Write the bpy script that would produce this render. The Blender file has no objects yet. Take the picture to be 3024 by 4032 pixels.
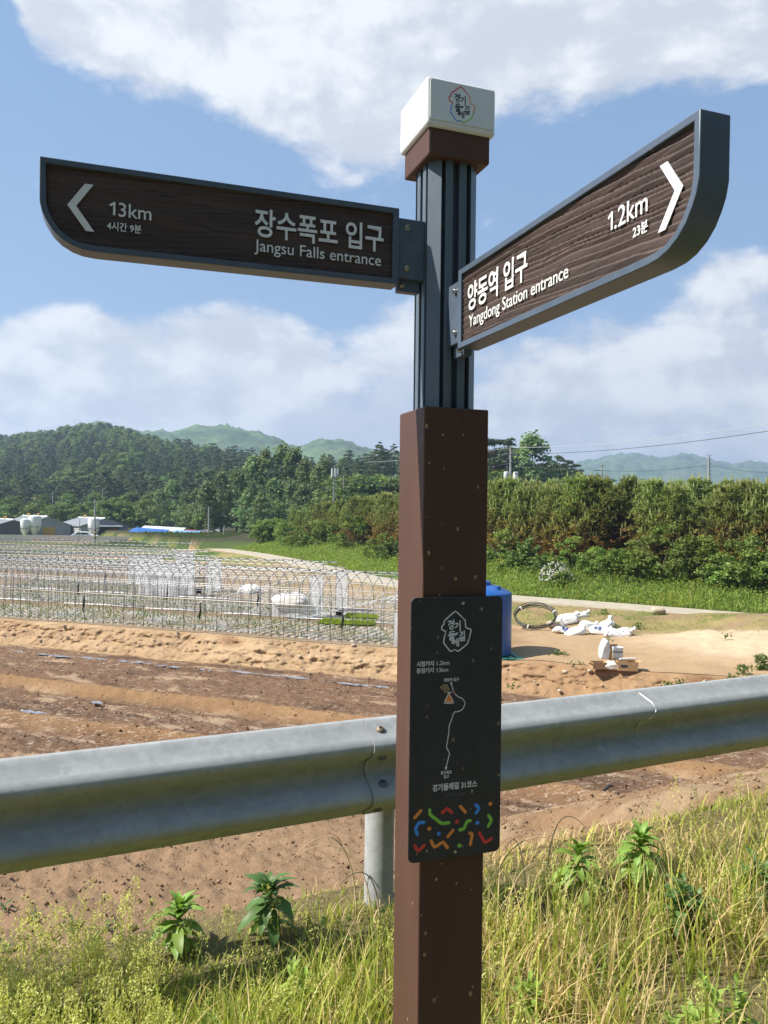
import bpy, math, random
import numpy as np
from mathutils import Vector, Matrix, Quaternion

rad = math.radians
SC = bpy.context.scene
COL = SC.collection
rng = np.random.default_rng(7)
random.seed(7)

# ------------------------------------------------------------------ camera, sky, sun, exposure
EYE = 1.5
FPX, PITCH, ROLL = 3125.7, 0.0037, 0.0122
fw = Vector((0, math.cos(PITCH), math.sin(PITCH)))
up0 = Vector((0, -math.sin(PITCH), math.cos(PITCH)))
rt0 = Vector((1, 0, 0))
rt = rt0 * math.cos(ROLL) + up0 * math.sin(ROLL)
up = up0 * math.cos(ROLL) - rt0 * math.sin(ROLL)
cam = bpy.data.cameras.new('camera')
cam.sensor_fit = 'HORIZONTAL'
cam.sensor_width = 36.0
cam.lens = 36.0 * FPX / 3024
cam.clip_start = 0.05
cam.clip_end = 20000
camo = bpy.data.objects.new('camera', cam)
COL.objects.link(camo)
M3 = Matrix((rt, up, -fw)).transposed()
camo.matrix_world = Matrix.Translation((0, 0, EYE)) @ M3.to_4x4()
SC.camera = camo

SUN = Vector((-0.659, -0.110, 0.743)).normalized()
sun = bpy.data.lights.new('sun', 'SUN')
sun.energy = 5.0
sun.angle = rad(0.53)
sun.color = (1.0, 0.95, 0.87)
suno = bpy.data.objects.new('sun', sun)
COL.objects.link(suno)
suno.rotation_euler = SUN.to_track_quat('Z', 'Y').to_euler()
suno.location = (-30, -5, 40)

SC.view_settings.view_transform = 'Standard'
SC.view_settings.look = 'None'
SC.view_settings.exposure = 0.85
SC.view_settings.gamma = 1.0
SC.view_settings.use_curve_mapping = False
SC.cycles.max_bounces = 6
SC.cycles.diffuse_bounces = 3
SC.cycles.transparent_max_bounces = 12
SC.cycles.volume_bounces = 0


class NT:
    """small helper for building node trees"""
    def __init__(s, tree):
        s.t = tree
        s.n = tree.nodes
        s.l = tree.links

    def node(s, typ, **kw):
        n = s.n.new(typ)
        for k, v in kw.items():
            setattr(n, k, v)
        return n

    def put(s, sock, v):
        if v is None:
            return
        if isinstance(v, bpy.types.NodeSocket):
            s.l.new(v, sock)
        elif hasattr(sock, 'default_value'):
            if isinstance(v, (tuple, list)) and len(v) == 3 and len(sock.default_value) == 4:
                v = (*v, 1)
            sock.default_value = v

    def m(s, op, a, b=None, c=None, clamp=False):
        n = s.node('ShaderNodeMath', operation=op, use_clamp=clamp)
        s.put(n.inputs[0], a)
        s.put(n.inputs[1], b)
        s.put(n.inputs[2], c)
        return n.outputs[0]

    def vm(s, op, a, b=None, scale=None):
        n = s.node('ShaderNodeVectorMath', operation=op)
        s.put(n.inputs[0], a)
        s.put(n.inputs[1], b)
        if scale is not None:
            s.put(n.inputs['Scale'], scale)
        return n.outputs['Value'] if op in ('DOT_PRODUCT', 'LENGTH') else n.outputs[0]

    def noise(s, vec, scale, detail=4, rough=0.55, dist=0.0):
        n = s.node('ShaderNodeTexNoise')
        s.put(n.inputs['Vector'], vec)
        n.inputs['Scale'].default_value = scale
        n.inputs['Detail'].default_value = detail
        n.inputs['Roughness'].default_value = rough
        n.inputs['Distortion'].default_value = dist
        return n.outputs['Fac']

    def voro(s, vec, scale, out='Distance', feature='F1'):
        n = s.node('ShaderNodeTexVoronoi', feature=feature)
        s.put(n.inputs['Vector'], vec)
        n.inputs['Scale'].default_value = scale
        return n.outputs[out]

    def mix(s, f, a, b, mode='MIX'):
        n = s.node('ShaderNodeMix', data_type='RGBA', blend_type=mode)
        s.put(n.inputs[0], f)
        s.put(n.inputs[6], a)
        s.put(n.inputs[7], b)
        return n.outputs[2]

    def step(s, v, lo, hi, smooth=True):
        n = s.node('ShaderNodeMapRange')
        n.interpolation_type = 'SMOOTHSTEP' if smooth else 'LINEAR'
        s.put(n.inputs[0], v)
        n.inputs[1].default_value = lo
        n.inputs[2].default_value = hi
        n.inputs[3].default_value = 0
        n.inputs[4].default_value = 1
        return n.outputs[0]

    def scalev(s, vec, sc):
        n = s.node('ShaderNodeMapping')
        s.put(n.inputs['Vector'], vec)
        n.inputs['Scale'].default_value = sc
        return n.outputs[0]

    def bump(s, h, strength=0.5, dist=0.01):
        n = s.node('ShaderNodeBump')
        n.inputs['Strength'].default_value = strength
        n.inputs['Distance'].default_value = dist
        s.put(n.inputs['Height'], h)
        return n.outputs[0]


# --- sky: Nishita plus cumulus, all a function of direction
world = bpy.data.worlds.new('World')
SC.world = world
world.use_nodes = True
W = NT(world.node_tree)
W.n.clear()
wout = W.node('ShaderNodeOutputWorld')
bg = W.node('ShaderNodeBackground')
SKY_STRENGTH = 0.0585
HAZE = .00038
bg.inputs['Strength'].default_value = SKY_STRENGTH
W.l.new(bg.outputs[0], wout.inputs['Surface'])
sky = W.node('ShaderNodeTexSky', sky_type='NISHITA')
sky.sun_disc = False
sky.sun_elevation = math.asin(SUN.z)
sky.sun_rotation = math.atan2(SUN.x, SUN.y) % (2 * math.pi)
sky.altitude = 100
sky.air_density = 1.0
sky.dust_density = 0.6
sky.ozone_density = 1.6
tc = W.node('ShaderNodeTexCoord').outputs['Generated']
dirn = W.vm('NORMALIZE', tc)
sep = W.node('ShaderNodeSeparateXYZ')
W.l.new(dirn, sep.inputs[0])
az = W.m('ARCTAN2', sep.outputs[0], sep.outputs[1])
el = W.m('ARCSINE', sep.outputs[2])
wz = W.scalev(dirn, (1, 1, 1.7))
n_big = W.noise(wz, 3.6, 7, 0.58, 0.25)
n_mid = W.noise(wz, 9.0, 8, 0.62, 0.2)
n_fine = W.noise(wz, 24.0, 6, 0.6)
wz2 = W.vm('ADD', wz, (-0.030, -0.004, 0.052))
n_rel = W.m('ADD', W.m('MULTIPLY', W.m('SUBTRACT', n_big, W.noise(wz2, 3.6, 7, 0.58, 0.25)), 2.6), W.m('MULTIPLY', W.m('SUBTRACT', n_mid, W.noise(wz2, 9.0, 8, 0.62, 0.2)), 1.1))


def lobe(cx, cy, sx, sy, amp):
    a0, e0 = (cx - 830) / 1715, (1112 - cy) / 1715
    u = W.m('POWER', W.m('DIVIDE', W.m('SUBTRACT', az, a0), sx / 1715), 2)
    v = W.m('POWER', W.m('DIVIDE', W.m('SUBTRACT', el, e0), sy / 1715), 2)
    return W.m('MULTIPLY', W.m('EXPONENT', W.m('MULTIPLY', W.m('ADD', u, v), -1)), amp)


LOBES = [(1000, 40, 900, 210, .50), (820, -190, 2600, 300, .72), (235, 175, 200, 100, 1.05), (90, 10, 190, 60, .6), (400, 60, 200, 90, .35), (730, 240, 230, 190, .85), (1400, 130, 420, 190, .75),
         (520, 790, 180, 105, 1.05), (190, 800, 140, 90, .95), (-250, 820, 300, 150, .5), (830, 985, 2600, 125, .62), (1420, 810, 420, 140, .62),
         (1560, 640, 150, 60, .30), (860, 740, 90, 80, .45), (1048, 500, 30, 40, .34), (25, 570, 45, 45, .36),
         (480, 420, 230, 80, -.34), (1300, 450, 300, 90, -.46), (330, 620, 360, 60, -.30), (30, 220, 45, 110, -.40), (690, 620, 120, 120, -.2), (1150, 660, 90, 70, -.18)]
cov = 0.24
for L in LOBES:
    cov = W.m('ADD', cov, lobe(*L))
cov = W.m('MINIMUM', cov, 0.92)
cov = W.m('ADD', cov, W.m('MULTIPLY', W.m('SUBTRACT', n_big, 0.5), 0.75))
cov = W.m('ADD', cov, W.m('MULTIPLY', W.m('SUBTRACT', n_mid, 0.5), 0.78))
cov = W.m('ADD', cov, W.m('MULTIPLY', W.m('SUBTRACT', n_fine, 0.5), 0.38))
dens = W.step(cov, 0.42, 0.74)
n_shade = W.noise(W.vm('ADD', wz, (0.02, 0.0, 0.05)), 5.0, 6, 0.6)
lit = W.step(W.m('ADD', W.m('MULTIPLY', n_shade, .5), W.m('ADD', n_rel, .25)), 0.28, 0.78)
cloud_c = W.mix(lit, (6.7, 7.0, 7.7), (9.7, 9.75, 9.8))
blue = W.mix(0.55, sky.outputs[0], (2.8, 4.9, 8.4))
# pale moisture near the horizon
hz = W.m('EXPONENT', W.m('MULTIPLY', W.m('ABSOLUTE', el), -4.5))
blue = W.mix(W.m('MULTIPLY', hz, 0.46), blue, (5.6, 6.7, 8.2))
skyc = W.mix(W.m('MULTIPLY', dens, 0.93), blue, cloud_c)
W.l.new(skyc, bg.inputs['Color'])

# ------------------------------------------------------------------ photo ray helpers (real distances are given each time)
CW, CH = 3024, 4032


def ray(px, py):
    x, y = px - CW / 2, py - CH / 2
    c, s = math.cos(ROLL), math.sin(ROLL)
    X, Y = (c * x + s * y) / FPX, (-s * x + c * y) / FPX
    Z = -Y
    c, s = math.cos(PITCH), math.sin(PITCH)
    return Vector((X, c - s * Z, s + c * Z))


K = 3024 / 1659.0


def at(x, y, d):
    """point at forward distance d seen at photo position x, y (1659 px wide photo)"""
    r = ray(x * K, y * K)
    return Vector((0, 0, EYE)) + r * (d / r.y)


def gnd(x, y, z):
    """point at height z seen at photo position x, y"""
    r = ray(x * K, y * K)
    return Vector((0, 0, EYE)) + r * ((z - EYE) / r.z)


# ------------------------------------------------------------------ numpy noise
def _hash(ix, iy, seed):
    h = (ix.astype(np.int64) * 374761393 + iy.astype(np.int64) * 668265263 + seed * 144665) & 0x7fffffff
    h = ((h ^ (h >> 13)) * 1274126177) & 0x7fffffff
    h = (h ^ (h >> 16)) & 0xffff
    return h / 65535.0


def vnoise(x, y, seed=0):
    ix, iy = np.floor(x), np.floor(y)
    fx, fy = x - ix, y - iy
    fx = fx * fx * (3 - 2 * fx)
    fy = fy * fy * (3 - 2 * fy)
    a = _hash(ix, iy, seed); b = _hash(ix + 1, iy, seed)
    c = _hash(ix, iy + 1, seed); d = _hash(ix + 1, iy + 1, seed)
    return (a * (1 - fx) + b * fx) * (1 - fy) + (c * (1 - fx) + d * fx) * fy


def fbm(x, y, oct=4, seed=0, gain=0.5):
    s = 0; a = 1; t = 0
    for o in range(oct):
        s = s + a * vnoise(x * 2 ** o, y * 2 ** o, seed + o * 17)
        t += a; a *= gain
    return s / t - 0.5


# ------------------------------------------------------------------ object helpers
def tag(o, label=None, cat=None, group=None, kind=None):
    if label: o['label'] = label
    if cat: o['category'] = cat
    if group: o['group'] = group
    if kind: o['kind'] = kind
    return o


def empty(name, loc=(0, 0, 0), rz=0.0):
    o = bpy.data.objects.new(name, None)
    COL.objects.link(o)
    o.location = loc
    o.rotation_euler = (0, 0, rz)
    return o


def link(name, me, parent=None, loc=None):
    o = bpy.data.objects.new(name, me)
    COL.objects.link(o)
    if parent is not None: o.parent = parent
    if loc is not None: o.location = loc
    return o


def npmesh(name, v, q, mat=None, col=None, smooth=False, attrs=None, mats=None, midx=None):
    """mesh from numpy: v (N,3), q (M,k)"""
    v = np.asarray(v, np.float32); q = np.asarray(q, np.int32)
    me = bpy.data.meshes.new(name)
    me.vertices.add(len(v)); me.vertices.foreach_set('co', v.ravel())
    k = q.shape[1]
    me.loops.add(q.size); me.loops.foreach_set('vertex_index', q.ravel())
    me.polygons.add(len(q))
    me.polygons.foreach_set('loop_start', np.arange(0, q.size, k, dtype=np.int32))
    me.polygons.foreach_set('loop_total', np.full(len(q), k, np.int32))
    if smooth: me.polygons.foreach_set('use_smooth', np.ones(len(q), bool))
    if midx is not None: me.polygons.foreach_set('material_index', np.asarray(midx, np.int32))
    if col is not None:
        c = np.ones((len(v), 4), np.float32); c[:, :np.shape(col)[1]] = col
        a = me.color_attributes.new('col', 'FLOAT_COLOR', 'POINT')
        a.data.foreach_set('color', c.ravel())
    for m in (mats or ([mat] if mat else [])): me.materials.append(m)
    me.update(calc_edges=True)
    return me


def grid(nx, ny):
    i = np.arange(nx * ny).reshape(ny, nx)
    return np.stack([i[:-1, :-1], i[:-1, 1:], i[1:, 1:], i[1:, :-1]], -1).reshape(-1, 4)


class MB:
    """collects boxes, prisms, tubes and lathes into ONE mesh"""
    def __init__(s):
        s.v = []; s.f = []; s.mi = []

    def add(s, vs, fs, mi=0):
        b = len(s.v)
        s.v += [tuple(p) for p in vs]
        for f in fs:
            s.f.append([b + i for i in f]); s.mi.append(mi)
        return s

    def box(s, c, size, rz=0.0, mi=0, rot=None):
        R = rot if rot is not None else Matrix.Rotation(rz, 3, 'Z')
        c = Vector(c); hx, hy, hz = size[0] / 2, size[1] / 2, size[2] / 2
        P = [c + R @ Vector((sx * hx, sy * hy, sz * hz)) for sz in (-1, 1) for sx, sy in ((-1, -1), (1, -1), (1, 1), (-1, 1))]
        return s.add(P, [(3, 2, 1, 0), (4, 5, 6, 7), (0, 1, 5, 4), (1, 2, 6, 5), (2, 3, 7, 6), (3, 0, 4, 7)], mi)

    def prism(s, poly, z0, z1, M=None, mi=0):
        n = len(poly); M = M or Matrix.Identity(4)
        P = [M @ Vector((x, y, z0)) for x, y in poly] + [M @ Vector((x, y, z1)) for x, y in poly]
        F = [tuple(range(n - 1, -1, -1)), tuple(range(n, 2 * n))] + [(i, (i + 1) % n, n + (i + 1) % n, n + i) for i in range(n)]
        return s.add(P, F, mi)

    def tube(s, pts, r, n=6, cap=True, mi=0, flat=None):
        pts = [Vector(p) for p in pts]
        R = r if isinstance(r, (list, tuple)) else [r] * len(pts)
        ref = None; rings = []
        for i, p in enumerate(pts):
            a = pts[max(i - 1, 0)]; b = pts[min(i + 1, len(pts) - 1)]
            t = (b - a)
            t = t.normalized() if t.length > 1e-9 else Vector((0, 0, 1))
            if ref is None:
                ref = t.orthogonal().normalized()
                if flat is not None:
                    ref = Vector(flat).cross(t).normalized()
            ref = (ref - t * ref.dot(t)).normalized()
            bi = t.cross(ref)
            rings.append([p + (ref * math.cos(2 * math.pi * k / n) + bi * math.sin(2 * math.pi * k / n)) * R[i] for k in range(n)])
        P = [q for g in rings for q in g]
        F = [(i * n + k, i * n + (k + 1) % n, (i + 1) * n + (k + 1) % n, (i + 1) * n + k) for i in range(len(pts) - 1) for k in range(n)]
        if cap:
            F += [tuple(range(n - 1, -1, -1)), tuple((len(pts) - 1) * n + k for k in range(n))]
        return s.add(P, F, mi)

    def lathe(s, prof, c=(0, 0, 0), n=24, mi=0, axis=None):
        c = Vector(c); Q = axis or Matrix.Identity(3)
        P = [c + Q @ Vector((r * math.cos(2 * math.pi * k / n), r * math.sin(2 * math.pi * k / n), z)) for r, z in prof for k in range(n)]
        m = len(prof)
        F = [(i * n + k, i * n + (k + 1) % n, (i + 1) * n + (k + 1) % n, (i + 1) * n + k) for i in range(m - 1) for k in range(n)]
        if prof[0][0] > 1e-6: F.append(tuple(range(n - 1, -1, -1)))
        if prof[-1][0] > 1e-6: F.append(tuple((m - 1) * n + k for k in range(n)))
        return s.add(P, F, mi)

    def mesh(s, name, mats, smooth=False, bevel=0):
        me = bpy.data.meshes.new(name)
        me.from_pydata(s.v, [], s.f)
        for m in (mats if isinstance(mats, (list, tuple)) else [mats]): me.materials.append(m)
        me.polygons.foreach_set('material_index', s.mi)
        if smooth is True: me.polygons.foreach_set('use_smooth', [True] * len(s.f))
        me.update()
        if isinstance(smooth, float):
            me.polygons.foreach_set('use_smooth', [True] * len(s.f))
            me.set_sharp_from_angle(angle=smooth)
        return me

    def build(s, name, mats, parent=None, smooth=False, bevel=0.0, segs=2, loc=None):
        o = link(name, s.mesh(name, mats, smooth), parent, loc)
        if bevel:
            b = o.modifiers.new('bevel', 'BEVEL'); b.width = bevel; b.segments = segs; b.limit_method = 'ANGLE'; b.angle_limit = rad(40)
        return o


def copy_tree(o, parent=None):
    c = o.copy(); COL.objects.link(c)
    c.parent = parent
    for ch in list(o.children): copy_tree(ch, c)
    return c


# ------------------------------------------------------------------ materials
def material(name, c1, c2=None, scale=8.0, rough=0.6, metal=0.0, bump=0.0, bscale=None, c3=None, s3=3.0, t3=(0.62, 0.7), coat=0.0,
             coords='Object', stretch=(1, 1, 1), bdist=0.01, spec=0.5, detail=5, rvar=0.0):
    m = bpy.data.materials.new(name); m.use_nodes = True
    T = NT(m.node_tree); b = T.n['Principled BSDF']
    tc = T.node('ShaderNodeTexCoord').outputs['Object'] if coords == 'Object' else T.node('ShaderNodeNewGeometry').outputs['Position']
    v = T.scalev(tc, stretch)
    n = T.noise(v, scale, detail, 0.6)
    base = T.mix(T.step(n, 0.32, 0.68), c1, c2) if c2 else None
    if c3:
        base = T.mix(T.step(T.noise(T.vm('ADD', v, (7.3, 1.7, 3.1)), s3, detail, 0.6), *t3), base if base else c1, c3)
    T.put(b.inputs['Base Color'], base if base else c1)
    b.inputs['Roughness'].default_value = rough
    if rvar:
        T.put(b.inputs['Roughness'], T.m('ADD', rough - rvar / 2, T.m('MULTIPLY', n, rvar)))
    b.inputs['Metallic'].default_value = metal
    b.inputs['Specular IOR Level'].default_value = spec
    b.inputs['Coat Weight'].default_value = coat
    if bump:
        T.put(b.inputs['Normal'], T.bump(T.noise(v, bscale or scale * 4, 6, 0.65), bump, bdist))
    return m


def foliage(name, colors=None, attr=False, trans=0.35, rough=0.55, vary=0.25, nscale=0.5, tcol=1.25):
    """leaves: diffuse + translucent, tinted per object and by a slow noise"""
    m = bpy.data.materials.new(name); m.use_nodes = True
    T = NT(m.node_tree); T.n.remove(T.n['Principled BSDF'])
    out = T.n['Material Output']
    if attr:
        a = T.node('ShaderNodeVertexColor', layer_name='col'); c = a.outputs[0]
    else:
        pos = T.node('ShaderNodeTexCoord').outputs['Object']
        c = T.mix(T.step(T.noise(pos, nscale, 4, 0.6), 0.3, 0.7), colors[0], colors[1])
    rnd = T.node('ShaderNodeObjectInfo').outputs['Random']
    hsv = T.node('ShaderNodeHueSaturation')
    T.put(hsv.inputs['Color'], c)
    T.put(hsv.inputs['Value'], T.m('ADD', 1 - vary, T.m('MULTIPLY', rnd, 2 * vary)))
    T.put(hsv.inputs['Hue'], T.m('ADD', 0.5 - vary * 0.07, T.m('MULTIPLY', rnd, vary * 0.14)))
    c = hsv.outputs[0]
    d = T.node('ShaderNodeBsdfPrincipled'); T.put(d.inputs['Base Color'], c)
    d.inputs['Roughness'].default_value = rough; d.inputs['Specular IOR Level'].default_value = 0.3
    t = T.node('ShaderNodeBsdfTranslucent')
    T.put(t.inputs['Color'], T.mix(1.0, c, (tcol, tcol * 1.02, tcol * 0.6), 'MULTIPLY'))
    mx = T.node('ShaderNodeMixShader'); mx.inputs[0].default_value = trans
    T.l.new(d.outputs[0], mx.inputs[1]); T.l.new(t.outputs[0], mx.inputs[2])
    T.l.new(mx.outputs[0], out.inputs['Surface'])
    return m


def ground_mat(name, rough=0.95):
    """earth: base colour from the painted zones of the sheet (what lies there), broken up by noise, with crumbly relief"""
    m = bpy.data.materials.new(name); m.use_nodes = True
    T = NT(m.node_tree); b = T.n['Principled BSDF']
    pos = T.node('ShaderNodeNewGeometry').outputs['Position']
    a = T.node('ShaderNodeVertexColor', layer_name='col')
    n1 = T.noise(pos, 1.3, 6, 0.65); n2 = T.noise(pos, 14.0, 6, 0.7); n3 = T.noise(pos, 60.0, 4, 0.7)
    k = T.m('ADD', 0.10, T.m('ADD', T.m('MULTIPLY', n1, 0.55), T.m('ADD', T.m('MULTIPLY', n2, 0.70), T.m('MULTIPLY', n3, 0.55))))
    fl = T.noise(T.scalev(T.vm('ADD', pos, T.vm('SCALE', T.node('ShaderNodeTexNoise').outputs['Color'], scale=.15)), (1.0, 3.6, 1)), 4.2, 5, .66)
    fl2 = T.noise(pos, 22.0, 3, .6)
    fk = T.m('MULTIPLY', T.m('MULTIPLY', T.step(T.m('ADD', fl, T.m('MULTIPLY', T.m('SUBTRACT', fl2, .5), .35)), .55, .63), .8), T.m('SUBTRACT', 1.0, a.outputs['Alpha']))
    base = T.mix(fk, a.outputs[0], (.50, .40, .30))
    T.put(b.inputs['Base Color'], T.mix(1.0, base, T.node('ShaderNodeCombineColor').outputs[0], 'MULTIPLY'))
    cc = [n for n in T.n if n.type == 'COMBINE_COLOR'][0]
    for i in range(3): T.put(cc.inputs[i], k)
    b.inputs['Roughness'].default_value = rough; b.inputs['Specular IOR Level'].default_value = 0.15
    h = T.m('ADD', T.m('MULTIPLY', n2, 1.0), T.m('MULTIPLY', n3, 0.45))
    T.put(b.inputs['Normal'], T.bump(h, 0.9, 0.06))
    return m


MAT = {}
MAT['ground'] = ground_mat('earth')
MAT['slate'] = material('slate painted steel', (.076, .102, .140), (.090, .117, .155), 30, rough=.38, rvar=.15, c3=(.11, .12, .13), s3=60, t3=(.70, .74))
MAT['pole'] = material('slate aluminium profile', (.095, .125, .155), (.110, .140, .170), 20, rough=.42, c3=(.06, .07, .08), s3=40, t3=(.68, .75))
MAT['white'] = material('white enamel', (.80, .81, .80), (.76, .77, .76), 14, rough=.35, c3=(.55, .53, .48), s3=45, t3=(.72, .78))
MAT['white_print'] = material('white lettering film', (.80, .80, .78), (.72, .72, .70), 60, rough=.5)
MAT['grey_print'] = material('faint grey print', (.13, .125, .16), rough=.5)
MAT['plate'] = material('black anodised plate', (.020, .023, .028), (.028, .031, .036), 25, rough=.42, rvar=.2, c3=(.16, .13, .085), s3=110, t3=(.755, .775))
MAT['steel_bolt'] = material('bright stainless', (.55, .54, .50), rough=.25, metal=1.0)
MAT['rust_bolt'] = material('weathered bolt head', (.26, .20, .14), (.16, .12, .09), 60, rough=.6, metal=.4)
MAT['red'] = material('red print', (.72, .05, .04), rough=.5)
MAT['orange'] = material('orange print', (.85, .28, .05), rough=.5)
MAT['green'] = material('green print', (.25, .58, .07), rough=.5)
MAT['blue'] = material('blue print', (.05, .30, .85), rough=.5)
MAT['ink'] = material('dark ink', (.03, .033, .06), rough=.5)
MAT['mud'] = material('dried mud', (.34, .24, .13), (.24, .16, .09), 200, rough=.9)


def post_paint():
    m = material('brown painted post', (.088, .045, .033), (.104, .054, .040), 6, rough=.5, stretch=(1, 1, .15), rvar=.2, spec=.22, c3=(.125, .075, .056), s3=9, t3=(.56, .74))
    T = NT(m.node_tree); b = T.n['Principled BSDF']
    old = b.inputs['Base Color'].links[0].from_socket
    tc = T.node('ShaderNodeTexCoord').outputs['Object']
    so = T.node('ShaderNodeSeparateXYZ'); T.l.new(tc, so.inputs[0]); co = T.node('ShaderNodeCombineXYZ')
    T.put(co.inputs[0], T.m('SUBTRACT', so.outputs[0], T.m('MULTIPLY', so.outputs[1], 1.7))); T.put(co.inputs[1], T.m('MULTIPLY', so.outputs[2], .7))
    warp = co.outputs[0]
    vd = T.node('ShaderNodeTexVoronoi', voronoi_dimensions='2D'); T.put(vd.inputs['Vector'], warp); vd.inputs['Scale'].default_value = 27
    pick = T.step(T.node('ShaderNodeSeparateColor').outputs[0], .45, .47)
    sepc = [n for n in T.n if n.type == 'SEPARATE_COLOR'][0]; T.l.new(vd.outputs['Color'], sepc.inputs[0])
    size = T.m('ADD', .035, T.m('MULTIPLY', T.m('POWER', sepc.outputs[1], 2.5), .075))
    edge = T.m('ADD', vd.outputs['Distance'], T.m('MULTIPLY', T.m('SUBTRACT', T.noise(tc, 160, 3), .5), .16))
    spot = T.m('MULTIPLY', T.m('MULTIPLY', T.m('LESS_THAN', edge, size), pick), T.m('LESS_THAN', so.outputs[1], T.m('ADD', -.0748, T.m('MULTIPLY', T.m('GREATER_THAN', sepc.outputs[2], .88), .2))))
    T.put(b.inputs['Base Color'], T.mix(spot, old, (.36, .25, .13)))
    T.put(b.inputs['Normal'], T.bump(T.m('ADD', T.noise(T.scalev(tc, (1, 1, .1)), 60, 5), T.m('MULTIPLY', spot, .6)), .25, .002))
    return m


MAT['post'] = post_paint()


def speckle(m, scale, pick, lo, hi, colr):
    """dried mud flecks spattered over a face"""
    T = NT(m.node_tree); b = T.n['Principled BSDF']
    old = b.inputs['Base Color'].links[0].from_socket
    so = T.node('ShaderNodeSeparateXYZ'); T.l.new(T.node('ShaderNodeTexCoord').outputs['Object'], so.inputs[0])
    co = T.node('ShaderNodeCombineXYZ'); T.put(co.inputs[0], T.m('ADD', so.outputs[0], T.m('MULTIPLY', so.outputs[1], .3))); T.put(co.inputs[1], T.m('MULTIPLY', so.outputs[2], .75))
    vd = T.node('ShaderNodeTexVoronoi', voronoi_dimensions='2D'); T.put(vd.inputs['Vector'], co.outputs[0]); vd.inputs['Scale'].default_value = scale
    sc = T.node('ShaderNodeSeparateColor'); T.l.new(vd.outputs['Color'], sc.inputs[0])
    size = T.m('ADD', lo, T.m('MULTIPLY', T.m('POWER', sc.outputs[1], 2.5), hi - lo))
    edge = T.m('ADD', vd.outputs['Distance'], T.m('MULTIPLY', T.m('SUBTRACT', T.noise(co.outputs[0], scale * 8, 3), .5), .14))
    spot = T.m('MULTIPLY', T.m('LESS_THAN', edge, size), T.m('GREATER_THAN', sc.outputs[0], pick))
    T.put(b.inputs['Base Color'], T.mix(T.m('MULTIPLY', spot, T.m('ADD', .35, T.m('MULTIPLY', sc.outputs[2], .6))), old, colr))


speckle(MAT['plate'], 48, .70, .03, .17, (.30, .23, .13))
speckle(MAT['slate'], 26, .86, .015, .06, (.36, .33, .27))
MAT['wood'] = material('charred timber panel', (.044, .027, .022), (.085, .053, .043), 14, rough=.72, stretch=(.10, 1, 1), c3=(.035, .022, .018), s3=90, t3=(.56, .70), bump=.4, bscale=160, bdist=.002)


def galvanised():
    m = bpy.data.materials.new('galvanised steel'); m.use_nodes = True
    T = NT(m.node_tree); b = T.n['Principled BSDF']
    tc = T.node('ShaderNodeTexCoord').outputs['Object']
    sp = T.voro(T.vm('ADD', tc, T.vm('SCALE', T.node('ShaderNodeTexNoise').outputs['Color'], scale=.02)), 38, 'Color')
    s = T.node('ShaderNodeSeparateColor'); T.l.new(sp, s.inputs[0])
    st = T.noise(T.scalev(tc, (1, 1, 3.0)), 4, 6, .65)
    k = T.m('ADD', T.m('MULTIPLY', s.outputs[0], .24), T.m('MULTIPLY', st, .76))
    c = T.mix(T.step(k, .25, .75), (.29, .30, .295), (.37, .38, .375))
    c = T.mix(T.step(T.noise(tc, 4.2, 8, .75), .57, .66), c, (.38, .40, .39))
    c = T.mix(T.step(T.noise(T.vm('ADD', tc, (3, 8, 1)), 5.5, 8, .75), .62, .80), c, (.20, .19, .165))
    T.put(b.inputs['Base Color'], c)
    b.inputs['Metallic'].default_value = .0; b.inputs['Specular IOR Level'].default_value = .18
    T.put(b.inputs['Roughness'], T.m('ADD', .56, T.m('MULTIPLY', st, .25)))
    T.put(b.inputs['Normal'], T.bump(T.noise(tc, 30, 5), .08, .004))
    return m


MAT['galv'] = galvanised()
MAT['pipe'] = material('galvanised pipe', (.30, .312, .32), (.22, .232, .24), 4, rough=.42, metal=.45)
MAT['rail_dark'] = material('dark channel rail', (.10, .11, .13), (.15, .16, .18), 3, rough=.5, metal=.3)
MAT['strap'] = material('black strap', (.012, .012, .013), rough=.7)


def film(name, c, alpha):
    m = bpy.data.materials.new(name); m.use_nodes = True
    T = NT(m.node_tree); T.n.remove(T.n['Principled BSDF'])
    tc = T.node('ShaderNodeTexCoord').outputs['Object']
    d = T.node('ShaderNodeBsdfPrincipled'); d.inputs['Base Color'].default_value = (*c, 1); d.inputs['Roughness'].default_value = .35
    T.put(d.inputs['Normal'], T.bump(T.noise(T.scalev(tc, (3, 3, .6)), 2.5, 4), .6, .1))
    t = T.node('ShaderNodeBsdfTransparent'); tr = T.node('ShaderNodeBsdfTranslucent'); tr.inputs['Color'].default_value = (*c, 1)
    m1 = T.node('ShaderNodeMixShader'); m1.inputs[0].default_value = .4
    T.l.new(d.outputs[0], m1.inputs[1]); T.l.new(tr.outputs[0], m1.inputs[2])
    m2 = T.node('ShaderNodeMixShader'); T.put(m2.inputs[0], T.m('ADD', alpha - .15, T.m('MULTIPLY', T.noise(T.scalev(tc, (3, 3, .5)), 3, 4), .3)))
    T.l.new(t.outputs[0], m2.inputs[1]); T.l.new(m1.outputs[0], m2.inputs[2])
    T.l.new(m2.outputs[0], T.n['Material Output'].inputs['Surface'])
    return m


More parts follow.
